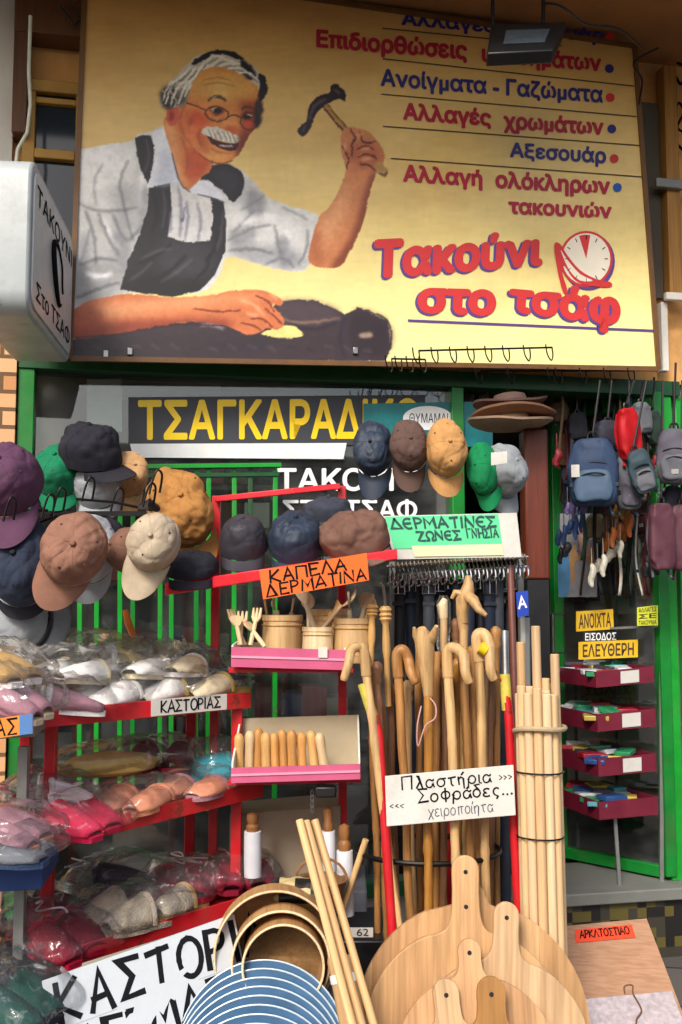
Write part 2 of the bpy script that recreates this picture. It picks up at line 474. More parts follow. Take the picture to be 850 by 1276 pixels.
G = {  # strokes of a marker alphabet: width, polylines
 'Α': (.62, [[(0, 0), (.3, 1), (.6, 0)], [(.1, .34), (.5, .36)]]),
 'Γ': (.5, [[(0, 0), (.02, 1), (.5, .98)]]),
 'Δ': (.66, [[(.3, 1), (0, .02), (.64, 0), (.3, 1)]]),
 'Ε': (.5, [[(.48, .97), (0, 1), (0, 0), (.5, .02)], [(0, .52), (.4, .54)]]),
 'Є': (.52, [arc(.32, .5, .32, .5, 60, 300, 11), [(.02, .52), (.42, .54)]]),
 'Ζ': (.55, [[(0, .98), (.52, 1), (.02, .02), (.55, 0)]]),
 'Η': (.55, [[(0, 0), (0, 1)], [(.53, 0), (.53, 1)], [(0, .5), (.53, .52)]]),
 'Ι': (.08, [[(.04, 0), (.04, 1)]]),
 'Κ': (.55, [[(0, 0), (0, 1)], [(.5, 1), (.02, .46), (.55, 0)]]),
 'Λ': (.6, [[(0, 0), (.3, 1), (.6, 0)]]),
 'Μ': (.72, [[(0, 0), (.08, 1), (.36, .35), (.64, 1), (.72, 0)]]),
 'Ν': (.58, [[(0, 0), (.02, 1), (.54, .02), (.56, 1)]]),
 'Ο': (.62, [arc(.31, .5, .31, .5, 90, 450, 17)]),
 'Π': (.58, [[(.02, 0), (.02, 1), (.56, 1), (.56, 0)]]),
 'Ρ': (.48, [[(0, 0), (0, 1)], [(0, 1)] + arc(.16, .74, .3, .26, 80, -90, 8) + [(0, .46)]]),
 'Σ': (.54, [[(.52, .97), (0, 1), (.32, .52), (0, 0), (.54, .03)]]),
 'Τ': (.56, [[(0, .98), (.56, 1)], [(.28, 1), (.28, 0)]]),
 'Χ': (.55, [[(0, 0), (.55, 1)], [(0, 1), (.55, 0)]]),
 'Ω': (.6, [[(0, 0), (.18, 0)] + arc(.3, .58, .28, .42, 235, -55, 11) + [(.42, 0), (.6, 0)]]),
 'λ': (.42, [[(.05, .95), (.14, .9), (.4, 0)], [(.22, .5), (.02, 0)]]),
 'α': (.46, [[(.44, .58)] + arc(.2, .3, .19, .3, 40, 320, 11) + [(.38, .3), (.46, .02)]]),
 'σ': (.48, [[(.48, .6)] + arc(.22, .3, .21, .3, 90, 450, 13)]),
 'τ': (.38, [[(0, .55), (.38, .6)], [(.18, .58), (.17, .1), (.26, 0)]]),
 'ή': (.4, [[(0, .6), (.04, 0)], [(.04, .4), (.2, .6), (.33, .5), (.33, -.25)], [(.2, .75), (.3, .95)]]),
 'η': (.4, [[(0, .6), (.04, 0)], [(.04, .4), (.2, .6), (.33, .5), (.33, -.25)]]),
 'ρ': (.42, [[(0, -.3), (.02, .3)] + arc(.22, .3, .2, .3, 180, -150, 11)]),
 'ι': (.12, [[(.03, .6), (.03, .08), (.12, 0)]]),
 'ο': (.42, [arc(.2, .3, .2, .3, 90, 450, 13)]),
 'φ': (.5, [arc(.25, .4, .24, .28, 90, 450, 13), [(.25, .9), (.25, -.1)]]),
 'ά': (.46, [[(.44, .58)] + arc(.2, .3, .19, .3, 40, 320, 11) + [(.38, .3), (.46, .02)], [(.22, .72), (.32, .92)]]),
 'δ': (.42, [[(.36, .95), (.1, .9), (.3, .6)] + arc(.2, .3, .2, .3, 60, -300, 13)]),
 'ε': (.36, [arc(.2, .45, .17, .15, 40, 260, 7) + arc(.2, .15, .2, .15, 100, 320, 7)]),
 'ς': (.36, [arc(.2, .32, .18, .28, 50, 250, 8) + [(.28, -.05), (.2, -.2)]]),
 'χ': (.42, [[(0, .6), (.4, -.25)], [(.42, .6), (0, -.25)]]),
 'π': (.46, [[(0, .55), (.46, .6)], [(.1, .56), (.1, 0)], [(.34, .58), (.36, 0)]]),
 'ί': (.12, [[(.03, .6), (.03, .08), (.12, 0)], [(.05, .75), (.14, .95)]]),
 '<': (.22, [[(.22, .5), (0, .28), (.22, .06)]]), '>': (.22, [[(0, .5), (.22, .28), (0, .06)]]),
 '.': (.1, [[(.02, .06), (.08, .06)]]), ' ': (.34, []),
}
def marker_text(s, quad, mat_, parent, w=.09, lift=.001, gap=.16, jit=.03, name='lettering', vspan=(0, 1), seed=1):
    """hand-drawn strokes: s spread over the quad, baseline at v=0 and cap height at v=1"""
    rnd = random.Random(seed)
    x = 0; polys = []
    for ch in s:
        gw, pl = G[ch]
        for p in pl:
            ox, oy = rnd.uniform(-jit, jit), rnd.uniform(-jit, jit); jj = jit if len(p) <= 5 else .004
            polys.append([(x + a + ox + rnd.uniform(-jj, jj), b + oy + rnd.uniform(-jj, jj)) for a, b in p])
        x += gw + gap
    W = x - gap
    n = quad_n(quad)
    hgt = ((quad[0] - quad[3]).length + (quad[1] - quad[2]).length) / 2
    wid = ((quad[1] - quad[0]).length + (quad[2] - quad[3]).length) / 2
    mb = MB(); k = 0
    hw = w * hgt / 2
    for p in polys:
        pts = [quad_at(quad, a / W, b) for a, b in p]
        if len(pts) > 5: pts = smooth(pts, 2)
        vs = []
        for i, q in enumerate(pts):
            t = (pts[min(i + 1, len(pts) - 1)] - pts[max(i - 1, 0)]).normalized()
            sd = n.cross(t)
            if 0 < i < len(pts) - 1:
                t1 = (pts[i] - pts[i - 1]).normalized(); sd = sd / max(.45, n.cross(t1).dot(sd))
            e = t * (hw * .6 if i == len(pts) - 1 else -hw * .6 if i == 0 else 0)
            g = hw * rnd.uniform(.86, 1.08) * (1.12 if i in (0, len(pts) - 1) else 1)
            vs += [q + e + sd * g + n * (lift + k * 2e-5), q + e - sd * g + n * (lift + k * 2e-5)]
        k += 1
        mb.add(vs, [(2 * i, 2 * i + 1, 2 * i + 3, 2 * i + 2) for i in range(len(pts) - 1)])
    return mb.build(name, mat_, parent, world=True)
def pq(pix, d):
    """photo corners (tl, tr, br, bl), each with its distance -> points"""
    ds = d if hasattr(d, '__len__') else (d,) * 4
    return [P(x, y, q) for (x, y), q in zip(pix, ds)]
def sub_quad(q, u0, v0, u1, v1):
    return [quad_at(q, u0, v1), quad_at(q, u1, v1), quad_at(q, u1, v0), quad_at(q, u0, v0)]
def panel(q, th=.004):
    """board whose face is the quad"""
    n = quad_n(q) * -th
    tl, tr, br, bl = q
    mb = MB(); mb.hexa([bl, br, bl + n, br + n, tl, tr, tl + n, tr + n]); return mb
# ------------------------------------------------------------------ palette
m_pave = mat('pavement_slabs', '#6f6a64', rough=.8, var=.3, scale=3, bump=.3, bscale=60, dirt=.4)
m_road = mat('asphalt', '#45444a', rough=.85, var=.25, scale=5, bump=.4, bscale=120)
m_plaster = mat('orange_plaster', '#e6ac68', rough=.85, var=.22, scale=3, bump=.25, bscale=40, dirt=.35)
m_white_wall = mat('white_plaster', '#e6e2d8', rough=.85, var=.12, scale=3, bump=.2, bscale=40, dirt=.2)
m_grey_wall = mat('grey_plaster', '#b5b4b0', rough=.85, var=.18, scale=3, bump=.25, bscale=40, dirt=.25)
m_soffit = mat('soffit_boards', '#9c6a38', rough=.75, var=.3, scale=3, bump=.2, bscale=30, dirt=.3)
m_beam = mat('grey_beam', '#6d665e', rough=.6, var=.15, scale=4, bump=.1)
m_green = mat('green_gloss_paint', '#0f7d2c', rough=.32, var=.25, scale=10, bump=.12, bscale=40, dirt=.45, wear='#4a5a42')
m_dgreen = mat('dark_green_paint', '#0b4a22', rough=.4, var=.3, scale=10, bump=.12, bscale=40, dirt=.4, wear='#39402f')
m_bgreen = mat('bright_green_paint', '#12982c', rough=.34, var=.22, scale=10, bump=.12, bscale=40, dirt=.35, wear='#5b6a4c')
m_red = mat('red_shelf_paint', '#c01722', rough=.35, var=.25, scale=9, bump=.15, bscale=50, dirt=.4, wear='#6a2a22')
m_redbar = mat('bright_red_paint', '#d81a2c', rough=.3, var=.2, scale=9, bump=.1, bscale=50, dirt=.2, wear='#8a3a34')
m_yellow_frame = mat('ochre_window_paint', '#b98d3a', rough=.5, var=.25, scale=8, bump=.15, dirt=.3)
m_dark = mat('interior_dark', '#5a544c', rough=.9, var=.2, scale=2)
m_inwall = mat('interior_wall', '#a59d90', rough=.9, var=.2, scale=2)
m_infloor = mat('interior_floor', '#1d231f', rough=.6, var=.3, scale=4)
m_step = mat('stone_step', '#74756f', rough=.75, var=.2, scale=6, bump=.3, bscale=80, dirt=.3)
m_window_dark = mat('dark_stair_glass', '#27313c', rough=.08, var=.25, scale=3, bump=.0)
m_black = mat('black_plastic', '#17171a', rough=.4, var=.2, scale=12, bump=.1)
m_blackwire = mat('black_wire', '#1c1a19', rough=.4, var=.2, metal=.6)
m_steel = mat('galvanised_steel', '#9b9c9c', rough=.35, var=.2, metal=.9, bump=.1)
m_chrome = mat('chrome_wire', '#b9babd', rough=.18, var=.1, metal=1, bump=0)
m_grey_metal = mat('grey_metal', '#8e8f8c', rough=.45, var=.18, metal=.5)
m_glass = glass('shop_glass', dust=.02)
m_poly = plastic_film('polythene', haze=.075, rough=.09)
m_ink = mat('black_marker', '#101116', rough=.85, var=.2, scale=40, bump=0, spec=.15)
m_white_card = mat('white_card', '#cccac2', rough=.6, var=.1, scale=9, bump=.12, dirt=.35)
m_ink_red = mat('crimson_print', '#b01336', rough=.45, var=.1, bump=0)
m_ink_blue = mat('navy_print', '#2b2a78', rough=.45, var=.1, bump=0)
m_ink_purple = mat('violet_print', '#5a3f86', rough=.45, var=.1, bump=0)
m_ink_scarlet = mat('scarlet_print', '#d2302f', rough=.45, var=.1, bump=0)
m_ink_brown = mat('brown_print', '#4a3220', rough=.5, var=.1, bump=0)
m_yellow_letter = mat('yellow_vinyl', '#ffd400', rough=.4, var=.06, bump=0)
m_white_letter = mat('white_vinyl', '#eef0f0', rough=.4, var=.05, bump=0)

def bricks(name, c1, c2, mortar, scale=1.0):
    m = bpy.data.materials.new(name); m.use_nodes = True
    nt = m.node_tree; b = nt.nodes['Principled BSDF']
    tc = nt.nodes.new('ShaderNodeTexCoord'); mp = nt.nodes.new('ShaderNodeMapping'); mp.inputs['Rotation'].default_value = (R(90), 0, 0)
    br = nt.nodes.new('ShaderNodeTexBrick')
    br.inputs['Color1'].default_value = lin(c1); br.inputs['Color2'].default_value = lin(c2); br.inputs['Mortar'].default_value = lin(mortar)
    br.inputs['Scale'].default_value = scale; br.inputs['Brick Width'].default_value = .21; br.inputs['Row Height'].default_value = .07; br.inputs['Mortar Size'].default_value = .008
    nt.links.new(tc.outputs['Object'], mp.inputs['Vector']); nt.links.new(mp.outputs[0], br.inputs['Vector'])
    nt.links.new(br.outputs['Color'], b.inputs['Base Color'])
    bp = nt.nodes.new('ShaderNodeBump'); bp.invert = True; bp.inputs['Distance'].default_value = .008; bp.inputs['Strength'].default_value = .8
    nt.links.new(br.outputs['Fac'], bp.inputs['Height']); nt.links.new(bp.outputs[0], b.inputs['Normal'])
    b.inputs['Roughness'].default_value = .85
    return m
m_brick = bricks('peach_brick', '#e0b184', '#c98f60', '#6e5338')
def checker(name, a, b_, c_, n_=24, rand_rot=0.6):
    """small square tiles, each its own tone"""
    m = bpy.data.materials.new(name); m.use_nodes = True
    nt = m.node_tree; b = nt.nodes['Principled BSDF']
    mp = coords(nt, (n_, n_, n_), rand=False)
    fl = nt.nodes.new('ShaderNodeVectorMath'); fl.operation = 'FLOOR'; nt.links.new(mp.outputs[0], fl.inputs[0])
    wn = nt.nodes.new('ShaderNodeTexWhiteNoise'); wn.noise_dimensions = '3D'; nt.links.new(fl.outputs[0], wn.inputs['Vector'])
    rp = nt.nodes.new('ShaderNodeValToRGB'); rp.color_ramp.interpolation = 'CONSTANT'
    e = rp.color_ramp.elements; e[0].color = lin(a); e[1].color = lin(b_); e[1].position = .45
    k = e.new(.75); k.color = lin(c_)
    nt.links.new(wn.outputs['Value'], rp.inputs['Fac']); nt.links.new(rp.outputs[0], b.inputs['Base Color'])
    b.inputs['Roughness'].default_value = .5
    return m
def slabs(name, c1, c2, joint, w=.4):
    m = bricks(name, c1, c2, joint); nt = m.node_tree
    for n in nt.nodes:
        if n.type == 'MAPPING': n.inputs['Rotation'].default_value = (0, 0, .2)
        if n.type == 'TEX_BRICK': n.inputs['Brick Width'].default_value = w; n.inputs['Row Height'].default_value = w; n.offset = 0
    return m
m_slabs = slabs('pavement_slab_grid', '#5f5a55', '#4f4b48', '#2c2a28')
m_mosaic = checker('mosaic_tiles', '#1d1a18', '#5c5226', '#3a362c')

# ------------------------------------------------------------------ the ground
gm = MB(); gm.add([(-400, -400, 0), (400, -400, 0), (400, 400, 0), (-400, 400, 0)], [(0, 1, 2, 3)])
tag(gm.build('ground', m_slabs), kind='structure')
gm = MB(); gm.add([(-60, -9, .004), (60, -9, .004), (60, -1.2, .004), (-60, -1.2, .004)], [(0, 1, 2, 3)])
tag(gm.build('road', m_road), kind='structure')
gm = MB(); gm.span((-60, -1.2, 0), (60, -1.05, .13))
tag(gm.build('kerb', m_step, bevel=.01), kind='structure')

# ------------------------------------------------------------------ shop building (all in the front's own frame: x along, y inwards, z up)
shop = thing('shop_building', 'old shopfront with green painted window and door under a wooden canopy', 'shop', FO, Matrix.Rotation(FROT, 3, 'Z'))
xl, zl = FL(40, 470)[0], FL(300, 472)[1]
xm = FL(562, 600)[0]; xd0 = FL(574, 600)[0]; xd1 = FL(832, 800)[0]
ztop = FL(300, 452)[1]; zstep = FL(775, 1100)[1]
zsof = FL(790, 46, .16)[1]
def shp(name, m, fn, **kw):
    mb = MB(); fn(mb); return mb.build(name, m, shop, **kw)
shp('upper_wall', m_plaster, lambda b: b.span((xl - .6, .03, ztop), (xd1 + .5, .25, zsof + .6)))
shp('side_wall', m_white_wall, lambda b: b.span((-5, .0, 0), (xl - .62, .3, zsof + .6)))
shp('side_wall', m_grey_wall, lambda b: b.span((xd1 + .5, .0, 0), (6, .3, zsof + .6)))
shp('window_apron', m_inwall, lambda b: b.span((xl, .02, 0), (xd0, .2, .3)))
zb = FL(10, 560)[1]
shp('white_pilaster', m_white_wall, lambda b: b.span((-5, -.02, FL(5, 405)[1] + .002), (FL(19, 80)[0], .0, zsof + .6)))
shp('brick_pilaster', m_brick, lambda b: b.span((xl - .6, -.04, 0), (xl - .055, .2, FL(5, 405)[1])))
def wf(b):
    b.span((xl - .05, -.02, .5), (xl, .08, zl)); b.span((xm, -.02, .5), (xm + .06, .08, zl))
shp('window_post', m_green, lambda b: b.span((xl - .05, -.02, .3), (xl + .012, .08, zl)), bevel=.003)
shp('window_post', m_green, lambda b: b.span((xm, -.02, .3), (xd0 + .012, .08, zl)), bevel=.003)
shp('window_sill', m_dgreen, lambda b: b.span((xl, -.04, .3), (xm, .08, .36)), bevel=.003)
shp('lintel', m_dgreen, lambda b: b.span((xl - .05, -.03, zl), (xd1 + .08, .12, ztop)), bevel=.003)
shp('window_glass', m_glass, lambda b: b.span((xl + .012, .03, .36), (xm, .036, zl)))
zt = FL(300, 492)[1]
shp('door_post', m_bgreen, lambda b: b.span((xd1 - .02, -.02, zstep), (xd1 + .04, .1, zl)), bevel=.003)
shp('door_post', m_bgreen, lambda b: b.span((xd1 + .065, -.01, zstep), (xd1 + .13, .1, zl)), bevel=.003)
shp('door_jamb', m_grey_metal, lambda b: b.span((xd1 + .04, .02, zstep), (xd1 + .065, .1, zl)))
shp('corner_wall', m_grey_wall, lambda b: b.span((xd1 + .13, .01, 0), (xd1 + .5, .25, ztop)))
shp('front_step', m_step, lambda b: b.span((xd0 + .02, -.12, zstep - .05), (xd1 + .6, .35, zstep)), bevel=.006)
shp('step_riser', m_mosaic, lambda b: b.span((xd0 + .02, -.09, 0), (xd1 + .6, .3, zstep - .05)))
# the room behind
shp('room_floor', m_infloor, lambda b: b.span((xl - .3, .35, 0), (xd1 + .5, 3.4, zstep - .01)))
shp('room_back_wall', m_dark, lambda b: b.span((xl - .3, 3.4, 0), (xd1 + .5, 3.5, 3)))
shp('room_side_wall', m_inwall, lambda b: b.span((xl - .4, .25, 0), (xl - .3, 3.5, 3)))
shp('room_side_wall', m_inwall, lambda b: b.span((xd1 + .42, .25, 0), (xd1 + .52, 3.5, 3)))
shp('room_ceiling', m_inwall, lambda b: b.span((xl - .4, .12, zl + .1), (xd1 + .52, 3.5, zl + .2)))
# door leaf, opened inwards, hinged on the far jamb
hx, hw_ = xd1 - .03, .98
leaf = MB()
zd = FL(826, 490)[1]
HNG, FRE = P(826, 700, 4.42), P(691, 700, 4.8)
def leafpt(t, z):
    w = HNG + (FRE - HNG) * t - FO; return Vector((w.dot(FX), -w.dot(FN), z))
lf = MB()
for t in (.02, .98): lf.bar(leafpt(t, zstep + .02), leafpt(t, zd), .05)
for z, h in ((zstep + .035, .05), (zd - .03, .07)): lf.bar(leafpt(.045, z), leafpt(.955, z), .045, h)
door = lf.build('door', m_green, shop, bevel=.003)
dg = MB(); dg.hexa([leafpt(.04, zstep + .06) , leafpt(.96, zstep + .06), leafpt(.04, zstep + .06) + Vector((.006, .003, 0)), leafpt(.96, zstep + .06) + Vector((.006, .003, 0)), leafpt(.04, zd - .06), leafpt(.96, zd - .06), leafpt(.04, zd - .06) + Vector((.006, .003, 0)), leafpt(.96, zd - .06) + Vector((.006, .003, 0))])
dg.build('glass_pane', m_glass, door)
hd = MB(); p0 = leafpt(.93, 1.25) - Vector((.05, 0, 0)); hd.tube([p0 + Vector((.05, 0, 0)), p0, p0 + Vector((0, 0, .18)), p0 + Vector((.05, 0, .18))], .008)
hd.build('handle', m_steel, door)
# stair window up on the wall beside the big sign
zw0, zw1, zw2, zw3 = FL(70, 300)[1], FL(70, 196)[1], FL(70, 120)[1], FL(70, 112)[1]
xw0, xw1 = FL(45, 150)[0], FL(100, 200)[0]
wfm = MB()
wfm.span((xw0 - .05, -.03, zw0 - .5), (xw0, .02, zw2)); wfm.span((xw1 - .02, -.03, zw0 - .5), (xw1 + .06, .02, zw2 + .0))
wfm.span((xw0 - .05, -.035, zw2), (xw1 + .06, .02, zw2 + .05)); wfm.span((xw0, -.032, zw1 - .02), (xw1 - .02, .018, zw1 + .02)); wfm.span((xw0, -.026, zw2 - .045), (xw1 - .02, .016, zw2 - .02))
sw = wfm.build('stair_window', m_yellow_frame, shop, bevel=.004)
b = MB(); b.span((xw0, .0, zw0 - .5), (xw1 - .02, .025, zw2)); b.build('window_pane', m_window_dark, sw)
# brown timber post and loose conduit next to it
xb0, xb1 = FL(20, 80)[0], FL(38, 80)[0]
shp('timber_post', wood('old_brown_timber', '#6b4528', axis=2), lambda b: b.span((xb0, -.08, FL(20, 175)[1]), (xb1, .03, zsof)), bevel=.004)
shp('timber_lintel', MATS['old_brown_timber'], lambda b: b.span((xb0, -.09, FL(60, 48, .05)[1]), (FL(108, 20)[0], .03, zsof - .002)), bevel=.004)
# narrow timber strip and post between the sign and the grey wall
xr0, xr1 = FL(806, 200)[0], FL(836, 200)[0]
shp('timber_post', wood('ochre_timber', '#b0813f', axis=2), lambda b: b.span((FL(822, 200)[0], -.06, FL(820, 372)[1]), (FL(838, 200)[0], .01, FL(815, 88)[1])), bevel=.004)
shp('vent_slot', m_dark, lambda b: b.span((FL(800, 250)[0], -.01, FL(820, 372)[1]), (FL(822, 250)[0], .02, FL(815, 130)[1])))
shp('cross_rail', m_grey_metal, lambda b: b.span((FL(806, 240)[0], -.09, FL(820, 243)[1]), (FL(850, 240)[0], -.062, FL(820, 232)[1])), bevel=.003)
shp('cross_rail', m_white_wall, lambda b: b.span((FL(818, 378)[0], -.09, FL(820, 380)[1]), (FL(862, 378)[0], -.062, FL(820, 371)[1])), bevel=.003)
shp('down_post', m_white_wall, lambda b: b.span((FL(818, 420)[0], -.05, FL(820, 465)[1]), (FL(826, 420)[0], .0, FL(820, 380)[1])), bevel=.003)
# black brush marks on the grey wall
gq = lambda x0, y0, x1, y1: [PF(x0, y0, .0), PF(x1, y0, .0), PF(x1, y1, .0), PF(x0, y1, .0)]
xs = FL(846, 150)[0]
mk = MB()
for q in ([(842, 95), (848, 105), (852, 100)], [(840, 140), (846, 128), (852, 140), (844, 158), (852, 165)], [(842, 178), (852, 188)], [(846, 60), (842, 75), (852, 82)]):
    mk.tube([PF(x, y, .003) for x, y in smooth([(a, c, 0) for a, c in q], 4) for _ in (0,)] if False else [PF(p[0], p[1], .002) for p in smooth([(a, c, 0) for a, c in q], 4)], .006, n=6)
mk.build('painted_scribble', m_ink, shop, world=True)
# canopy
can = MB(); can.span((-5, -.55, zsof), (6, .03, zsof + .05)); can.build('canopy_soffit', m_soffit, shop)
can = MB(); can.span((-5, -1.25, zsof - .05), (6, -.55, zsof + .12)); can.build('canopy_beam', m_beam, shop, bevel=.01)
cb = MB()
for i in range(-9, 12): cb.span((i * .5 - .012, -.615, zsof - .012), (i * .5 + .012, -.2, zsof - .001))
# ------------------------------------------------------------------ the other side of the street: unseen, added dark to shape the glass reflections
oppo = thing('street_house', 'unseen house across the road added to be mirrored in the shop glass', 'house', (0, -11.5, 0))
mb = MB(); mb.span((-9, -3, 0), (1.5, 0, 3.6)); mb.build('wall', mat('far_cream_plaster', '#6d655a', rough=.9, var=.15, scale=1), oppo)
mb = MB(); mb.span((1.5, -3, 0), (9, -.3, 4.6)); mb.build('wall', mat('far_white_plaster', '#8a8780', rough=.9, var=.1, scale=1), oppo)
for x in (-7.5, -5, -2.2, .2, 3, 5.4, 7.6):
    mb = MB(); mb.span((x - .5, -.35, .9), (x + .5, .05, 2.4)); mb.build('window', m_window_dark, oppo)
mb = MB(); mb.span((-9, 0, 2.9), (1.5, 1.2, 3.0)); mb.build('awning', m_soffit, oppo)
# ------------------------------------------------------------------ projecting light-box sign
A_, B_ = P(40, 192, 3.0), P(91, 298, 3.72)
zlo = P(40, 388, 3.0).z
lb_y = Vector((B_.x - A_.x, B_.y - A_.y, 0)); lb_len = lb_y.length; lb_y.normalize()
lbox = thing('light_box_sign', 'white projecting light box sign with black shoe emblem and lettering', 'sign', (A_.x, A_.y, zlo), axes(lb_y, (0, 0, 1)))
lh = A_.z - zlo
def rrect(w, h, r, n=5):
    o = []
    for cx, cz, a in ((w - r, r, -90), (w - r, h - r, 0), (r, h - r, 90), (r, r, 180)):
        o += [(cx + r * math.cos(R(a + 90 * k / n)), cz + r * math.sin(R(a + 90 * k / n))) for k in range(n + 1)]
    return o
Mx = Matrix.Rotation(R(90), 4, 'Z')     # outline lies in the local y-z plane
b = MB(); b.prism(rrect(lb_len, lh, .07), 0, .19); b.xform(Mx)
m_lb = mat('white_acrylic', '#c9cccc', rough=.35, var=.1, scale=4, bump=.03, dirt=.3)
b.build('case', mat('pale_grey_casing', '#a9b0b1', rough=.4, var=.14, scale=4, dirt=.4, wear='#8c8a80'), lbox, bevel=.01)
b = MB(); b.prism([(x + .03, z + .03) for x, z in rrect(lb_len - .06, lh - .06, .05)], -.006, -.0005); b.xform(Mx)
b.build('face', m_lb, lbox)
# lettering on the face; the face looks along local +x
fm = chain_matrix(lbox)
def lbq(y0, z0, y1, z1): return [fm @ Vector((.006, y, z)) for y, z in ((y0, z1), (y1, z1), (y1, z0), (y0, z0))]
print_text('ΤΑΚΟΥΝΙ', lbq(.06, lh * .73, lb_len - .05, lh * .86), m_ink, lbox, bold=.012)
print_text('Στο ΤΣΑΦ', lbq(.08, lh * .12, lb_len - .06, lh * .25), m_ink, lbox, bold=.015)
b = MB()
def lbp(a, c): return fm @ Vector((.0085, .06 + (lb_len - .12) * a, lh * (.3 + .4 * c)))
b.tube([lbp(x, z) for x, z, _ in smooth([(.62, .95, 0), (.5, 1.0, 0), (.42, .85, 0), (.44, .55, 0), (.52, .2, 0), (.62, .0, 0), (.7, .08, 0)], 5)], [.003 + .010 * math.sin(math.pi * i / 30) for i in range(31)], n=8)
b.tube([lbp(x, z) for x, z, _ in smooth([(.62, .95, 0), (.7, .75, 0), (.72, .45, 0), (.74, .3, 0)], 5)], .0035, n=8)
o = b.build('shoe_emblem', m_ink, lbox, world=True); 
b = MB(); b.tube([fm @ Vector((-.09, lb_len - .0, lh * .75)), fm @ Vector((-.09, lb_len + .35, lh * .75))], .02); b.tube([fm @ Vector((-.09, lb_len, lh * .25)), fm @ Vector((-.09, lb_len + .35, lh * .25))], .02)
b.build('wall_bracket', m_grey_metal, lbox, world=True)
b = MB(); b.tube([P(x, y, 3.6) for x, y in ((38, 20), (36, 90), (38, 130), (34, 165), (22, 186), (20, 205))], .007)
place(b, 'power_cable', mat('white_cable', '#c9cbb8', rough=.5), 'pale cable running down the wall to the projecting light box', 'cable')
# ------------------------------------------------------------------ the big painted sign
BOFF = .18
BQ = [(107, -42), (790, 58), (820, 460), (87, 447)]
bq = [PF(x, y, BOFF) for x, y in BQ]
bb = thing('cobbler_billboard', 'large yellow painted sign of a hammering cobbler with Greek lettering', 'sign', (bq[3] + bq[2]) / 2)
b = panel([p - FN * .001 for p in bq], .03); b.build('board', mat('sign_board', '#cdb06a', rough=.6, var=.15, scale=4), bb, world=True)
# --- ink of the print, brushed into a colour layer of the sheet (x, y are photo pixels of the flat print)
CW, CH, OX, OY = 745, 480, 82, -10
yy, xx = np.mgrid[0:CH, 0:CW].astype(np.float32); xx += OX; yy += OY
rs = np.random.RandomState(3)
def vnoise(sx, sy, seed):
    r = np.random.RandomState(seed); gh, gw = int(CH / sy) + 3, int(CW / sx) + 3
    g = r.rand(gh, gw).astype(np.float32)
    X, Y = (xx - OX) / sx, (yy - OY) / sy; i, j = X.astype(int), Y.astype(int); fx, fy = X - i, Y - j
    fx, fy = fx * fx * (3 - 2 * fx), fy * fy * (3 - 2 * fy)
    return (g[j, i] * (1 - fx) + g[j, i + 1] * fx) * (1 - fy) + (g[j + 1, i] * (1 - fx) + g[j + 1, i + 1] * fx) * fy
def hx3(h): h = h.lstrip('#'); return np.array([int(h[i:i + 2], 16) / 255 for i in (0, 2, 4)], np.float32)
cloud = .55 * vnoise(150, 46, 1) + .3 * vnoise(60, 20, 2) + .15 * vnoise(20, 9, 4)
t = np.clip((yy - 0) / 440, 0, 1)[..., None] ** .8
cv = hx3('#d2a260') * (1 - t) + hx3('#f6eaa2') * t  # browner top: printed sky tone, with canopy shade painted into it
k = np.clip((cloud - .35) * 2.2, 0, 1)[..., None]
cv = cv * (1 - .38 * k) + (hx3('#f6ebb0') * t + hx3('#dcae6c') * (1 - t)) * .38 * k
k = np.clip((.5 - cloud) * 2.0, 0, 1)[..., None] * np.clip(1.1 - t, 0, 1)
cv = cv * (1 - .35 * k) + hx3('#9f6a38') * .35 * k
def cr(pts, n=5, closed=True):
    return [(p[0], p[1]) for p in smooth([(x, y, 0) for x, y in pts], n, closed)]
def blur(m, r):
    r = int(round(r))
    for _ in range(2):
        if r < 1: return m
        for ax in (0, 1):
            c = np.cumsum(np.pad(m, [(r + 1, r) if a == ax else (0, 0) for a in (0, 1)], mode='edge'), axis=ax)
            m = (np.take(c, range(2 * r + 1, c.shape[ax]), ax) - np.take(c, range(0, c.shape[ax] - 2 * r - 1), ax)) / (2 * r + 1)
    return m
def mask(pts, soft=0):
    xs = [p[0] for p in pts]; ys = [p[1] for p in pts]; pad = 3 + int(soft * 2.5)
    x0, x1 = max(0, int(min(xs) - OX) - pad), min(CW, int(max(xs) - OX) + pad + 1)
    y0, y1 = max(0, int(min(ys) - OY) - pad), min(CH, int(max(ys) - OY) + pad + 1)
    if x1 <= x0 or y1 <= y0: return None, None
    acc = np.zeros((y1 - y0, x1 - x0), np.float32)
    offs = ((-.25, -.25), (.25, -.25), (-.25, .25), (.25, .25)) if soft < 1.5 else ((0, 0),)
    for ox, oy in offs:
        X = xx[y0:y1, x0:x1] + ox; Y = yy[y0:y1, x0:x1] + oy; ins = np.zeros(X.shape, bool)
        n = len(pts)
        for i in range(n):
            ax, ay = pts[i]; bx, by = pts[(i + 1) % n]
            if ay == by: continue
            c = ((ay > Y) != (by > Y)) & (X < (bx - ax) * (Y - ay) / (by - ay) + ax)
            ins ^= c
        acc += ins
    acc /= len(offs)
    if soft >= 1: acc = blur(acc, soft)
    return acc, (slice(y0, y1), slice(x0, x1))
LAST = {}
def fill(pts, col, soft=0, a=1.0, curve=True, clip=None, tex=.06):
    p = cr(pts) if curve else pts
    m, sl = mask(p, soft)
    if m is None: return
    if clip is not None: m = m * clip[sl]
    m = (m * a)[..., None]
    c = hx3(col) * (1 + tex * (grain[sl][..., None] - .5) * 2)
    cv[sl] = cv[sl] * (1 - m) + c * m
grain = .5 * vnoise(9, 9, 11) + .5 * vnoise(3.2, 3.2, 12)
def full(pts, curve=True):
    o = np.zeros((CH, CW), np.float32); m, sl = mask(cr(pts) if curve else pts); o[sl] = m; return o
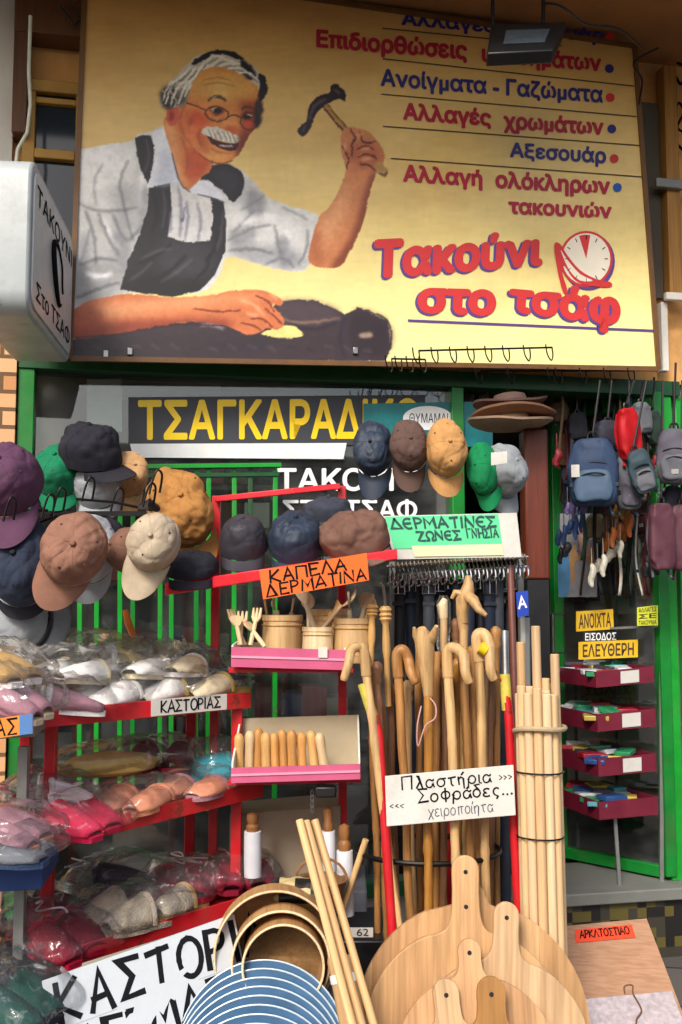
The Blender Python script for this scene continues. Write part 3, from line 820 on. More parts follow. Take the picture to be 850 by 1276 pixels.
def brush(pts, w, col, a=1.0, soft=0, clip=None):
    p = cr(pts, 5, False)
    L, Rr = [], []
    n = len(p)
    for i in range(n):
        ax, ay = p[max(i - 1, 0)]; bx, by = p[min(i + 1, n - 1)]
        l = math.hypot(bx - ax, by - ay) or 1; nx, ny = -(by - ay) / l, (bx - ax) / l
        ww = (w if not hasattr(w, '__len__') else w[0] + (w[1] - w[0]) * i / (n - 1)) / 2 * (1 if hasattr(w, '__len__') else .35 + .65 * math.sin(math.pi * (i + .5) / n) ** .5)
        L.append((p[i][0] + nx * ww, p[i][1] + ny * ww)); Rr.append((p[i][0] - nx * ww, p[i][1] - ny * ww))
    fill(L + Rr[::-1], col, soft, a, curve=False, clip=clip)
SKIN, SKD, SKL, RED, DRK = '#d98a52', '#a8552f', '#eeb67e', '#c2502c', '#2d2430'
# shirt
SH = [(96, 190), (112, 184), (140, 179), (165, 175), (172, 167), (190, 163), (205, 158), (214, 190), (226, 228), (236, 236), (252, 222), (262, 208), (285, 205), (304, 214), (320, 232), (334, 246), (366, 258), (398, 270), (396, 296), (388, 328), (374, 338), (350, 336), (318, 328), (284, 320), (274, 342), (252, 364), (200, 366), (150, 366), (118, 378), (90, 388), (90, 300), (94, 240)]
fill(SH, '#d6d6d4'); csh = full(SH)
for p, c, s, a in (([(98, 190), (165, 178), (160, 225), (110, 232)], '#f0f0ee', 8, .8), ([(100, 260), (150, 268), (160, 330), (110, 350)], '#b4b4b2', 7, .7), ([(95, 330), (150, 325), (160, 360), (96, 382)], '#a3a2a2', 6, .8), ([(290, 250), (350, 265), (380, 290), (300, 300)], '#e6e6e4', 8, .8), ([(290, 300), (380, 318), (372, 336), (300, 322)], '#a2a3a6', 5, .85), ([(140, 240), (170, 236), (175, 300), (150, 300)], '#8c8c90', 6, .5), ([(290, 225), (320, 232), (330, 250), (300, 262)], '#b0b0b2', 5, .6)):
    fill(p, c, s, a, clip=csh)
for p, w in (([(96, 252), (120, 262), (150, 262), (172, 258)], 3), ([(106, 262), (116, 290), (120, 330)], 4), ([(122, 265), (134, 295), (148, 318)], 4), ([(140, 266), (150, 290), (158, 300)], 3), ([(100, 330), (125, 322), (148, 326)], 4), ([(95, 372), (122, 360), (150, 352)], 4), ([(112, 285), (106, 310), (100, 326)], 3), ([(284, 300), (310, 286), (338, 280)], 3), ([(284, 312), (316, 310), (340, 316)], 3), ([(290, 290), (310, 270), (318, 262)], 3), ([(342, 280), (346, 300), (352, 318)], 3), ([(384, 285), (382, 310), (372, 330)], 3.5), ([(352, 258), (372, 268), (384, 274)], 2), ([(300, 262), (320, 250), (330, 244)], 2), ([(330, 330), (352, 322), (366, 334)], 3), ([(160, 200), (150, 225), (156, 262), (166, 300)], 3), ([(130, 200), (118, 225), (120, 255)], 2), ([(160, 300), (170, 290), (178, 280)], 3)):
    brush(p, w, '#4b4b54', .5, 1.4, clip=csh)
for p, w in (([(112, 195), (130, 200), (142, 214)], 6), ([(128, 270), (140, 296), (152, 312)], 3), ([(300, 280), (325, 268), (345, 272)], 6), ([(358, 285), (362, 305), (358, 320)], 5), ([(106, 340), (125, 345), (140, 340)], 6), ([(180, 205), (176, 240), (182, 268)], 4)):
    brush(p, w, '#fbfbff', .9, 1.6, clip=csh)
for p in ([(100, 292), (112, 300), (108, 332), (98, 326)], [(140, 288), (160, 300), (164, 340), (146, 330)], [(286, 288), (312, 282), (318, 296), (292, 306)], [(345, 296), (362, 300), (364, 330), (350, 330)], [(176, 236), (186, 240), (184, 290), (174, 290)], [(312, 236), (330, 248), (326, 268), (306, 262)]): fill(p, '#85868c', 3, .6, clip=csh)
# apron
AP = [(168, 172), (178, 168), (188, 169), (194, 190), (186, 226), (212, 226), (214, 262), (209, 296), (232, 302), (262, 300), (266, 270), (262, 244), (278, 248), (282, 275), (281, 312), (268, 342), (250, 362), (215, 370), (180, 366), (150, 360), (160, 325), (174, 292), (184, 262), (186, 232), (174, 208)]
fill(AP, '#2e2c30', curve=False); cap_ = full(AP, False)
fill([(200, 300), (262, 302), (262, 340), (210, 352)], '#4a484e', 9, .7, clip=cap_)
fill([(150, 345), (250, 350), (240, 372), (160, 370)], '#1e1c20', 6, .7, clip=cap_)
brush([(182, 172), (186, 195), (180, 215)], 4, '#605c6c', .7, 1.2, clip=cap_)
fill([(250, 226), (262, 208), (284, 205), (302, 216), (303, 236), (290, 252), (280, 240), (268, 232)], '#2c2a30')
fill([(262, 214), (284, 210), (298, 222), (290, 240)], '#48464e', 4, .6)
for p in ([(213, 262), (212, 290)], [(232, 250), (234, 275), (230, 300)], [(246, 252), (250, 280), (246, 300)], [(222, 232), (226, 262), (224, 296)]): brush(p, 3, '#77738a', .8, 1)
for p in ([(170, 330), (196, 318), (214, 304)], [(190, 350), (214, 336), (232, 318)], [(262, 318), (256, 336), (240, 352)], [(272, 290), (268, 310), (256, 324)], [(190, 240), (196, 262), (190, 290)]): brush(p, 4, '#16151a', .7, 1.4, clip=cap_)
for p in ([(176, 322), (200, 312), (214, 310)], [(200, 352), (222, 338), (240, 322)], [(278, 262), (276, 290), (270, 312)], [(202, 236), (206, 256), (202, 284)], [(160, 350), (176, 340), (190, 326)]): brush(p, 3.4, '#6a6870', .6, 1.4, clip=cap_)
# neck, face, ear
NK = [(205, 146), (209, 176), (218, 208), (228, 230), (237, 236), (250, 222), (266, 205), (250, 170), (230, 140)]
fill(NK, SKIN); cn = full(NK)
fill([(206, 150), (216, 150), (222, 200), (234, 232), (218, 210)], SKL, 3, .6, clip=cn)
fill([(236, 180), (264, 200), (244, 226), (232, 215)], RED, 4, .75, clip=cn)
brush([(226, 170), (234, 196), (232, 218)], 3, SKD, .8, 1, clip=cn)
FA = [(208, 134), (216, 126), (231, 128), (236, 104), (250, 88), (275, 81), (300, 88), (320, 100), (323, 120), (322, 138), (325, 150), (318, 160), (308, 172), (302, 186), (290, 200), (276, 204), (262, 202), (248, 190), (234, 178), (220, 162), (210, 150)]
fill(FA, '#d98d4e'); cf = full(FA)
fill([(242, 92), (300, 90), (318, 104), (312, 124), (246, 122)], '#d9a55a', 6, .9, clip=cf)
fill([(262, 100), (285, 98), (288, 118), (268, 120)], '#e3ba72', 5, .8, clip=cf)
fill([(214, 138), (250, 138), (258, 160), (240, 178), (220, 160)], '#dd7c4a', 5, .9, clip=cf)
fill([(236, 140), (256, 142), (258, 156), (240, 156)], '#d2582f', 4, .8, clip=cf)
fill([(300, 128), (326, 130), (324, 165), (304, 190), (298, 172), (304, 150)], '#8a3a26', 5, .85, clip=cf)
fill([(304, 146), (314, 146), (312, 160), (304, 160)], '#cc5a34', 2.4, .9, clip=cf)
fill([(256, 184), (282, 186), (290, 196), (276, 203), (260, 200)], '#e5a560', 4, .9, clip=cf)
fill([(246, 166), (254, 168), (262, 190), (250, 186)], '#b9582e', 3, .6, clip=cf)
fill([(208, 136), (221, 134), (222, 150), (214, 158), (207, 150)], '#d4684a'); fill([(211, 140), (217, 140), (216, 150), (211, 150)], '#9a3a2a', 1.4, .9)
brush([(231, 130), (224, 150), (230, 170), (244, 188)], 3, '#b05a34', .6, 1.4, clip=cf)
# nose, brows, eyes
fill([(284, 146), (294, 148), (297, 160), (288, 166), (278, 160)], '#e09a58', 1.4, .9); fill([(282, 158), (296, 158), (294, 166), (282, 165)], '#c45a30', 1.6, .8)
brush([(258, 126), (266, 121), (275, 121), (282, 126)], 4.2, '#5a4634', .9); brush([(300, 137), (308, 133), (318, 138)], 3.4, '#5a4030', .8); brush([(262, 124), (270, 120)], 1.6, '#d8cdb8', .7)
fill([(260, 136), (270, 132), (280, 138), (270, 144)], '#7c3a26', 1, .9); fill([(266, 135), (276, 136), (274, 141), (266, 140)], '#241a18', 0, .95); fill([(262, 137), (267, 136), (266, 140)], '#e8d8c4', 0, .8, curve=False)
fill([(300, 143), (310, 141), (316, 147), (306, 150)], '#7c3a26', 1, .9); fill([(304, 143), (312, 144), (310, 148), (304, 148)], '#241a18', 0, .95)
brush([(262, 148), (272, 150), (280, 147)], 2, '#8a4226', .7, 1)
def ring(cx, cy, rx, ry, w, col, rot=0):
    p = [(cx + rx * math.cos(i * .2618) * math.cos(rot) - ry * math.sin(i * .2618) * math.sin(rot), cy + rx * math.cos(i * .2618) * math.sin(rot) + ry * math.sin(i * .2618) * math.cos(rot)) for i in range(25)]
    brush(p, (w, w), col, .95)
ring(270, 142, 14.5, 9, 1.5, '#4a3020', .15); ring(311, 151, 10.5, 11, 1.5, '#4a3020', .1)
brush([(232, 128), (245, 132), (256, 136)], (1.6, 1.6), '#4a3020'); brush([(284, 146), (292, 143), (301, 147)], (1.5, 1.5), '#4a3020')
brush([(264, 136), (270, 134)], 1.2, '#f0e2c0'); brush([(308, 143), (314, 143)], 1.2, '#f0e2c0')
# moustache and laughing mouth
fill([(258, 170), (270, 175), (284, 178), (296, 176), (296, 184), (286, 188), (274, 184), (264, 178)], '#42191c'); fill([(272, 179), (284, 181), (290, 181), (284, 185), (274, 183)], '#5a2430')
MU = [(251, 164), (258, 158), (268, 158), (278, 161), (286, 165), (295, 168), (300, 174), (292, 179), (280, 177), (268, 173), (256, 169)]
fill(MU, '#d9d2c2'); cmu = full(MU)
for i in range(14):
    x = 256 + i * 3; brush([(x, 160 + i * .5), (x + 3, 166 + i * .6), (x + 5, 172 + i * .6)], 1.2, '#8b8274' if i % 2 else '#fbf6ea', .8, clip=cmu)
brush([(262, 184), (274, 190), (288, 190)], 2, '#a14a2a', .7, 1)
brush([(248, 192), (262, 201), (276, 204), (290, 200)], 2, '#6e3020', .7)
# hair
HA = [(203, 112), (212, 101), (224, 90), (236, 77), (250, 68), (268, 63), (286, 64), (300, 70), (312, 80), (322, 89), (331, 97), (332, 112), (326, 122), (321, 108), (310, 100), (298, 92), (286, 86), (270, 83), (256, 86), (246, 93), (239, 106), (234, 122), (226, 132), (206, 134), (198, 124)]
fill(HA, '#cfc6b2'); ch = full(HA)
fill([(200, 116), (210, 106), (219, 110), (222, 124), (216, 134), (204, 134)], '#2a2428', 1.6, .92)
fill([(222, 118), (232, 112), (233, 124), (226, 132), (220, 130)], '#4a4240', 2, .8)
fill([(238, 80), (252, 69), (268, 63), (288, 64), (304, 73), (296, 74), (280, 68), (262, 70), (248, 78)], '#221e28', .8, .95)
fill([(301, 74), (310, 80), (319, 92), (313, 99), (304, 95), (300, 84)], '#1f1b24', 1, .95)
fill([(322, 92), (330, 96), (333, 110), (327, 126), (321, 120), (324, 106)], '#221d26', 0, .95)
fill([(320, 124), (327, 126), (326, 150), (319, 160), (317, 142)], '#30242a', 1, .9)
for a_, b_ in (((206, 130), (236, 84)), ((212, 132), (244, 84)), ((222, 130), (252, 82)), ((230, 120), (262, 78)), ((204, 122), (228, 92))):
    mx_, my_ = (a_[0] + b_[0]) / 2, (a_[1] + b_[1]) / 2
    brush([a_, (mx_ - 5, my_ - 2), (mx_ + 3, my_ - 6), b_], 3.4, '#f3eddc', .85, .0, clip=ch); brush([(a_[0] + 3, a_[1]), (mx_ - 1, my_ + 1), (b_[0] + 2, b_[1] + 4)], 1.6, '#6f665c', .8, clip=ch)
for x0, y0, x1, y1 in ((248, 86, 280, 72), (258, 86, 292, 76), (272, 84, 300, 80), (284, 86, 312, 92), (296, 92, 322, 100)):
    brush([(x0, y0), ((x0 + x1) / 2, min(y0, y1) - 2), (x1, y1)], 3.2, '#f0e9d8', .85, clip=ch); brush([(x0 + 3, y0 + 2), ((x0 + x1) / 2 + 2, min(y0, y1) + 2), (x1, y1 + 3)], 1.4, '#857a6c', .8, clip=ch)
for x, y in ((202, 118), (208, 112), (212, 120), (216, 126)): brush([(x, y - 6), (x + 4, y), (x + 1, y + 8)], 2.2, '#cfc6b6', .75)
# collar
fill([(190, 166), (204, 158), (213, 188), (221, 226), (183, 234), (193, 200)], '#e6eaf0', curve=False); fill([(200, 190), (213, 192), (220, 225), (196, 230)], '#c3c9d8', 3, .7)
fill([(236, 238), (252, 224), (268, 232), (281, 252), (262, 245), (246, 242)], '#dfe2ea'); brush([(246, 242), (262, 246), (280, 252)], 2, '#5d5868', .8); brush([(214, 190), (224, 226), (238, 240)], 2, '#4a4454', .8)
brush([(230, 258), (228, 274)], 2, '#6b6780', .6); fill([(225, 272), (229, 272), (229, 276), (225, 276)], '#77748a')
# raised arm, fist and hammer
fill([(400, 130), (406, 127), (436, 163), (428, 168)], '#b98a4e', curve=False); brush([(402, 132), (418, 152), (432, 168)], 2, '#3c2416', .9); brush([(408, 130), (424, 150), (436, 163)], 1.6, '#5a3a20', .9)
HM = [(371, 164), (374, 158), (382, 150), (385, 134), (394, 122), (410, 116), (414, 106), (421, 105), (430, 114), (431, 126), (424, 123), (414, 126), (404, 132), (394, 142), (388, 158), (378, 170)]
fill(HM, '#33262e'); brush([(386, 150), (392, 132), (406, 124)], 3, '#7f6f7c', .8, 1); brush([(416, 110), (424, 118)], 3, '#8d8290', .7, 1); brush([(376, 164), (382, 156)], 2, '#6d5c66', .7)
ARM = [(398, 270), (408, 262), (418, 246), (426, 228), (431, 212), (428, 200), (425, 186), (425, 170), (430, 160), (440, 158), (452, 161), (462, 166), (470, 176), (478, 188), (478, 202), (470, 214), (466, 222), (460, 245), (455, 268), (447, 292), (436, 312), (426, 330), (410, 334), (386, 328), (388, 300)]
fill(ARM, '#cf8a5c'); ca = full(ARM)
fill([(462, 220), (470, 222), (452, 290), (424, 336), (412, 334), (440, 290)], '#7a3a26', 4, .85, clip=ca)
fill([(400, 275), (425, 240), (436, 230), (430, 270), (404, 310), (392, 310)], '#e2a87a', 6, .75, clip=ca)
fill([(386, 290), (400, 290), (402, 334), (386, 330)], '#a8603c', 5, .6, clip=ca)
fill([(434, 180), (470, 180), (474, 205), (440, 208)], '#b0603e', 5, .7, clip=ca)
for p in ([(437, 160), (442, 172), (438, 182), (440, 196)], [(448, 164), (452, 176), (462, 178), (470, 176)], [(444, 186), (456, 182), (466, 186)], [(446, 196), (458, 192), (470, 198)], [(448, 204), (460, 206), (468, 212)], [(426, 182), (434, 196), (432, 212)]):
    brush(p, 2.6, '#5e2a1c', .85, .0, clip=ca)
for p in ([(442, 168), (452, 168)], [(450, 186), (462, 184)], [(450, 199), (462, 197)], [(430, 178), (430, 190)]): brush(p, 3.5, '#eab78c', .7, 1, clip=ca)
fill([(467, 204), (474, 202), (484, 213), (478, 220), (470, 214)], '#b89058'); brush([(472, 216), (480, 218), (484, 213)], 2, '#4a3020', .8)
# bench work: leather, last, lower arm
fill([(84, 424), (140, 416), (215, 404), (270, 398), (330, 400), (346, 376), (372, 373), (396, 375), (420, 386), (430, 392), (446, 384), (484, 400), (487, 436), (480, 450), (84, 450)], '#44363c', curve=False)
fill([(346, 378), (392, 376), (424, 390), (404, 404), (352, 404)], '#584a50', 4, .8); fill([(440, 390), (484, 402), (482, 440), (440, 436)], '#33272e', 5, .8)
fill([(90, 425), (320, 412), (330, 440), (90, 446)], '#3a3238', 6, .6); brush([(250, 406), (262, 404), (280, 410)], 5, '#a29ca0', .7, 1.4); brush([(260, 425), (300, 432), (330, 430)], 6, '#3a3142', .6, 2)
brush([(352, 398), (380, 402), (424, 396)], 3, '#a5866a', .8, 1); brush([(360, 404), (390, 410), (420, 402)], 4, '#31262e', .8, 1); brush([(430, 394), (424, 420), (430, 446)], 4, '#32283a', .8, 1)
fill([(448, 416), (462, 414), (464, 420), (450, 421)], '#a99680', 1, .9); brush([(445, 384), (484, 400), (487, 436)], 2.4, '#2b2132', .8)
for i in range(16): brush([(92 + i * 24, 428 + rs.rand() * 8), (104 + i * 24, 432 + rs.rand() * 8)], 4, random.choice(['#5c5254', '#2c2428']), .5, 1.4)
fill([(326, 416), (344, 408), (366, 406), (378, 416), (372, 420), (348, 421)], '#eddc8e')
FOR = [(89, 392), (104, 378), (128, 371), (160, 366), (200, 370), (235, 370), (262, 368), (290, 362), (318, 361), (334, 364), (352, 374), (350, 381), (340, 379), (346, 388), (354, 398), (352, 408), (344, 411), (334, 408), (326, 413), (312, 417), (296, 412), (278, 405), (245, 401), (215, 404), (180, 410), (140, 417), (90, 421)]
fill(FOR, '#cf7c50'); cfo = full(FOR)
fill([(100, 384), (200, 372), (300, 368), (330, 372), (250, 382), (120, 396)], '#eaa878', 5, .8, clip=cfo)
fill([(88, 408), (200, 398), (280, 398), (280, 410), (180, 416), (90, 426)], '#8a3c2a', 4, .8, clip=cfo)
fill([(86, 385), (110, 380), (130, 400), (90, 420)], '#b4553a', 5, .7, clip=cfo)
for p in ([(318, 368), (334, 376), (342, 388)], [(312, 396), (328, 398), (340, 408)], [(300, 402), (316, 406), (326, 412)], [(330, 384), (342, 394), (352, 404)], [(240, 384), (270, 388), (300, 386)]): brush(p, 2.6, '#7c3626', .8, .0, clip=cfo)
for p in ([(300, 374), (316, 380), (330, 394)], [(306, 390), (322, 392)], [(336, 366), (346, 373)]): brush(p, 4, '#f2bd92', .6, 1.4, clip=cfo)
brush([(90, 421), (150, 416), (215, 405), (280, 406)], 2.4, '#3e1e1c', .7)
# face: laughter lines, shadow side, teeth
for p in ([(252, 100), (270, 97), (288, 100)], [(254, 106), (272, 103), (292, 107)]): brush(p, 2, '#b9803e', .7, .0, clip=cf)
for p in ([(250, 160), (247, 170), (252, 182)], [(240, 146), (234, 152)], [(241, 150), (235, 157)]): brush(p, 2.2, '#8f4422', .7, 1, clip=cf)
brush([(274, 181), (282, 182), (290, 182)], 2.2, '#e9e2d2', .8)
fill([(296, 176), (312, 168), (306, 184), (294, 198)], '#6e2c20', 3, .7, clip=cf)
brush([(322, 100), (324, 122), (323, 140)], 3, '#e0a868', .5, 1.2, clip=cf)
# the brush of the painter: edges wander a little, tone follows the stroke
wx = (vnoise(7, 7, 21) - .5) * 1.7 + (vnoise(3, 3, 23) - .5) * .6; wy = (vnoise(7, 7, 22) - .5) * 1.7 + (vnoise(3, 3, 24) - .5) * .6
ix = np.clip(np.rint(xx - OX + wx), 0, CW - 1).astype(int); iy = np.clip(np.rint(yy - OY + wy), 0, CH - 1).astype(int)
cv = cv[iy, ix]
stroke_ = .5 * vnoise(16, 4, 31) + .3 * vnoise(5, 12, 32) + .2 * vnoise(3, 3, 33)
cv = np.clip((cv - .5) * 1.14 + .49, 0, 1); cv = np.clip(cv * (1 + .07 * (stroke_[..., None] - .5)), 0, 1)
def sheet(name, quad_px, off, nu, nv, m, parent):
    u, v = np.meshgrid(np.linspace(0, 1, nu), np.linspace(0, 1, nv))
    q = np.array(quad_px, float)
    px = ((q[0, 0] * (1 - u) + q[1, 0] * u) * (1 - v) + (q[3, 0] * (1 - u) + q[2, 0] * u) * v)
    py = ((q[0, 1] * (1 - u) + q[1, 1] * u) * (1 - v) + (q[3, 1] * (1 - u) + q[2, 1] * u) * v)
    x = (px - CX) / F; w = -(py - CY) / F; c, s = math.cos(PITCH), math.sin(PITCH)
    d = np.stack([x, c - s * w, s + c * w], -1)
    tt = (FO + FN * off - CAM).dot(FN) / (d @ np.array(FN))
    pts = d * tt[..., None] + np.array(CAM) - np.array(parent.location)
    me = bpy.data.meshes.new(name)
    i = np.arange(nu * nv).reshape(nv, nu)
    f = np.stack([i[1:, :-1], i[1:, 1:], i[:-1, 1:], i[:-1, :-1]], -1).reshape(-1, 4)
    me.vertices.add(nu * nv); me.vertices.foreach_set('co', pts.reshape(-1).astype(np.float32))
    me.loops.add(f.size); me.loops.foreach_set('vertex_index', f.reshape(-1).astype(np.int32))
    me.polygons.add(len(f)); me.polygons.foreach_set('loop_start', np.arange(0, f.size, 4, dtype=np.int32))
    me.update(calc_edges=True); me.validate()
    xi = np.clip(px - OX, 0, CW - 1.001); yi = np.clip(py - OY, 0, CH - 1.001); a, b2 = xi.astype(int), yi.astype(int); fx, fy = (xi - a)[..., None], (yi - b2)[..., None]
    a1, b1 = np.minimum(a + 1, CW - 1), np.minimum(b2 + 1, CH - 1)
    rgb = (cv[b2, a] * (1 - fx) + cv[b2, a1] * fx) * (1 - fy) + (cv[b1, a] * (1 - fx) + cv[b1, a1] * fx) * fy
    rgb = np.where(rgb <= .04045, rgb / 12.92, ((rgb + .055) / 1.055) ** 2.4)
    col = np.ones((nv, nu, 4), np.float32); col[..., :3] = rgb
    at = me.color_attributes.new('Col', 'FLOAT_COLOR', 'POINT'); at.data.foreach_set('color', col.reshape(-1))
    me.materials.append(m)
    o = bpy.data.objects.new(name, me); COL.objects.link(o); o.parent = parent
    return o
sheet('printed_sheet', BQ, BOFF, 730, 455, emit_free_print('sign_print'), bb)
fr = MB()
for a, c in ((3, 0), (0, 1), (1, 2), (2, 3)):
    fr.bar(bq[a] + FN * .004, bq[c] + FN * .004, .014, .02)
fr.build('edge_trim', mat('brown_edge', '#6e4a22', rough=.5, var=.3), bb, world=True)
TX = .0035
def bt(s, x0, yt0, x1, yt1, hgt, m, **kw):
    """line of print whose top runs from (x0, yt0) to (x1, yt1)"""
    h0, h1 = hgt if hasattr(hgt, '__len__') else (hgt, hgt)
    return print_text(s, [PF(x0, yt0, BOFF), PF(x1, yt1, BOFF), PF(x1, yt1 + h1, BOFF), PF(x0, yt0 + h0, BOFF)], m, bb, lift=TX, **kw)
bt('Αλλαγές φερμουάρ', 500, 14, 752, 36, (22, 22), m_ink_blue, bold=.045)
bt('Επιδιορθώσεις', 394, 36, 582, 51, (29, 30), m_ink_red, bold=.058)
bt('υποδημάτων', 600, 55, 749, 68, (28, 27), m_ink_red, bold=.058)
bt('Ανοίγματα - Γαζώματα', 474, 85, 751, 107, (28, 27), m_ink_blue, bold=.045)
bt('Αλλαγές', 502, 127, 612, 136, (28, 27), m_ink_red, bold=.058)
bt('χρωμάτων', 627, 139, 752, 148, (27, 26), m_ink_red, bold=.058)
bt('Αξεσουάρ', 635, 177, 755, 184, (24, 25), m_ink_blue, bold=.045)
bt('Αλλαγή', 502, 204, 601, 212, (28, 26), m_ink_red, bold=.058)
bt('ολόκληρων', 617, 212, 760, 221, (28, 27), m_ink_red, bold=.058)
bt('τακουνιών', 633, 246, 762, 253, (21, 20), m_ink_red, bold=.058)
# slab-serif shop name: violet drop shadow under scarlet
for q, m, dx, l in (((466, 305, 676, 300), m_ink_purple, -3, 0), ((470, 303, 680, 298), m_ink_scarlet, 0, 1)):
    pass
def shopname(s, x0, y0, x1, y1, h0, h1):
    for dx, dy, m, l, bd in ((-3, 2, m_ink_purple, .003, .075), (0, 0, m_ink_scarlet, .0038, .07)):
        print_text(s, [PF(x0 + dx, y0 + dy, BOFF), PF(x1 + dx, y1 + dy, BOFF), PF(x1 + dx, y1 + dy + h1, BOFF), PF(x0 + dx, y0 + dy + h0, BOFF)], m, bb, lift=l, bold=bd, shear=.04)
shopname('Τακούνι', 466, 297, 676, 287, 52, 45)
shopname('στο', 520, 358, 618, 361, 33, 34)
shopname('τσάφ', 634, 350, 773, 360, 48, 58)
rl = MB()
for x0, y0, x1, y1, w in ((476, 35, 700, 57, 1.3), (477, 73, 790, 107, 1.3), (475, 117, 793, 145, 1.3), (477, 157, 797, 181, 1.3), (487, 197, 799, 220, 1.3)):
    q = [PF(x0, y0, BOFF), PF(x1, y1, BOFF), PF(x1, y1 + w, BOFF), PF(x0, y0 + w, BOFF)]
    rl.add([p + FN * TX for p in q], [(3, 2, 1, 0)])
rl.build('ruled_line', m_ink_brown, bb, world=True)
ul = MB(); q = [PF(508, 398, BOFF), PF(818, 411, BOFF), PF(818, 414, BOFF), PF(508, 401, BOFF)]; ul.add([p + FN * .003 for p in q], [(3, 2, 1, 0)])
ul.build('underline', m_ink_purple, bb, world=True)
def disc(cx, cy, rx, ry, l, m, name, a0=0, a1=360, n=28):
    mb = MB(); pts = [PF(cx + rx * math.cos(R(a0 + (a1 - a0) * i / n)), cy - ry * math.sin(R(a0 + (a1 - a0) * i / n)), BOFF) + FN * l for i in range(n + (0 if a1 - a0 == 360 else 1))]
    if a1 - a0 != 360: pts.append(PF(cx, cy, BOFF) + FN * l)
    mb.add(pts, [tuple(range(len(pts)))]); return mb.build(name, m, bb, world=True)
for x, y, m in ((760, 46, m_ink_scarlet), (759, 86, m_ink_blue), (760, 122, m_ink_scarlet), (762, 161, m_ink_blue), (765, 198, m_ink_scarlet), (769, 234, mat('blue_print', '#1f57b0', rough=.45, bump=0))):
    disc(x, y, 5.5, 5.5, TX, m, 'bullet_dot')
disc(733, 326, 33, 36, .003, m_ink_purple, 'clock_emblem'); disc(730, 323, 33, 35, .0037, m_ink_scarlet, 'clock_emblem'); disc(730, 323, 30, 32, .0043, mat('cream_print', '#efe6d2', rough=.45, var=.05, bump=0), 'clock_emblem'); disc(730, 323, 29, 30, .0049, m_ink_scarlet, 'clock_emblem', 80, 108, 8)
tk = MB()
for i in range(12):
    a = R(30 * i); q0 = PF(730 + 23 * math.cos(a), 323 - 24 * math.sin(a), BOFF) + FN * .005; q1 = PF(730 + 27 * math.cos(a), 323 - 29 * math.sin(a), BOFF) + FN * .005; tk.tube([q0, q1], .002, n=5)
tk.build('clock_tick', m_ink, bb, world=True)
shoe = [(690, 306), (697, 304), (706, 318), (722, 337), (742, 348), (760, 352), (759, 358), (730, 356), (714, 348), (703, 332), (700, 340), (707, 364), (701, 364), (694, 336)]
sm = MB(); pts = [PF(x, y, BOFF) + FN * .0056 for x, y in cr(shoe, 3)]; sm.add(pts, [tuple(range(len(pts)))]); sm.build('shoe_emblem', m_ink_scarlet, bb, world=True)
shoe = [(698, 312), (706, 324), (722, 342), (738, 350), (722, 350), (708, 336)]
sm = MB(); pts = [PF(x, y, BOFF) + FN * .0062 for x, y in cr(shoe, 3)]; sm.add(pts, [tuple(range(len(pts)))]); sm.build('shoe_emblem', MATS['cream_print'], bb, world=True)
st = MB()
for x, y in ((132, 441), (162, 438), (443, 437)):
    st = MB(); st.box(PF(x, y, BOFF + .006), (.02, .012, .028), Matrix.Rotation(FROT, 3, 'Z')); st.build('fixing_clip', m_steel, bb, world=True, bevel=.002)
bk = MB()
for u in (.1, .5, .9):
    for v in (.12, .9):
        p = quad_at(bq, u, v) - FN * .031; bk.bar(p, p - FN * (BOFF - .035), .035)
bk.build('stand_off', m_grey_metal, bb, world=True)

# floodlight hung in front of the sign
fl = thing('floodlight', 'black LED floodlight hanging before the top of the painted sign', 'floodlight', P(652, 45, 3.55))
hq = [P(x, y, d) for x, y, d in ((612, 30, 3.62), (706, 27, 3.62), (690, 62, 3.44), (607, 66, 3.44))]
b = panel(hq, .05); b.build('housing', m_black, fl, world=True, bevel=.006)
nn = quad_n(hq)
lens = sub_quad(hq, .22, .25, .82, .72)
b = panel([p + nn * .004 for p in lens], .003); b.build('lens', mat('floodlight_lens', '#4c5660', rough=.2, var=.25, scale=40, bump=.1), fl, world=True)
b = MB(); b.tube([P(614, -12, 3.66), P(614, 35, 3.64)], .008); b.tube([P(677, -12, 3.66), P(677, 32, 3.64)], .008); b.build('hanger_rod', m_black, fl, world=True)
b = MB(); b.tube(smooth([P(677, 4, 3.66), P(700, 8, 3.6), P(730, 30, 3.7), P(770, 36, 3.8), P(800, 60, 3.95)], 6), .005, n=6); b.build('power_lead', m_black, fl, world=True)
for i, pts in enumerate(([(85, 5), (110, 22), (170, 12), (200, 6)], [(75, 8), (92, 30), (100, 26), (108, 45)], [(820, 60), (790, 78), (800, 100), (796, 130)])):
    b = MB(); b.tube(smooth([PF(x, y, .12 if i < 2 else .25) for x, y in pts], 6), .005, n=6)
    place(b, 'loose_cable', m_black, ['thin dark cable sagging under the canopy above the cobbler', 'dark cable hanging in the corner above the stair window', 'dark cable looped at the upper corner of the sign'][i], 'cable')
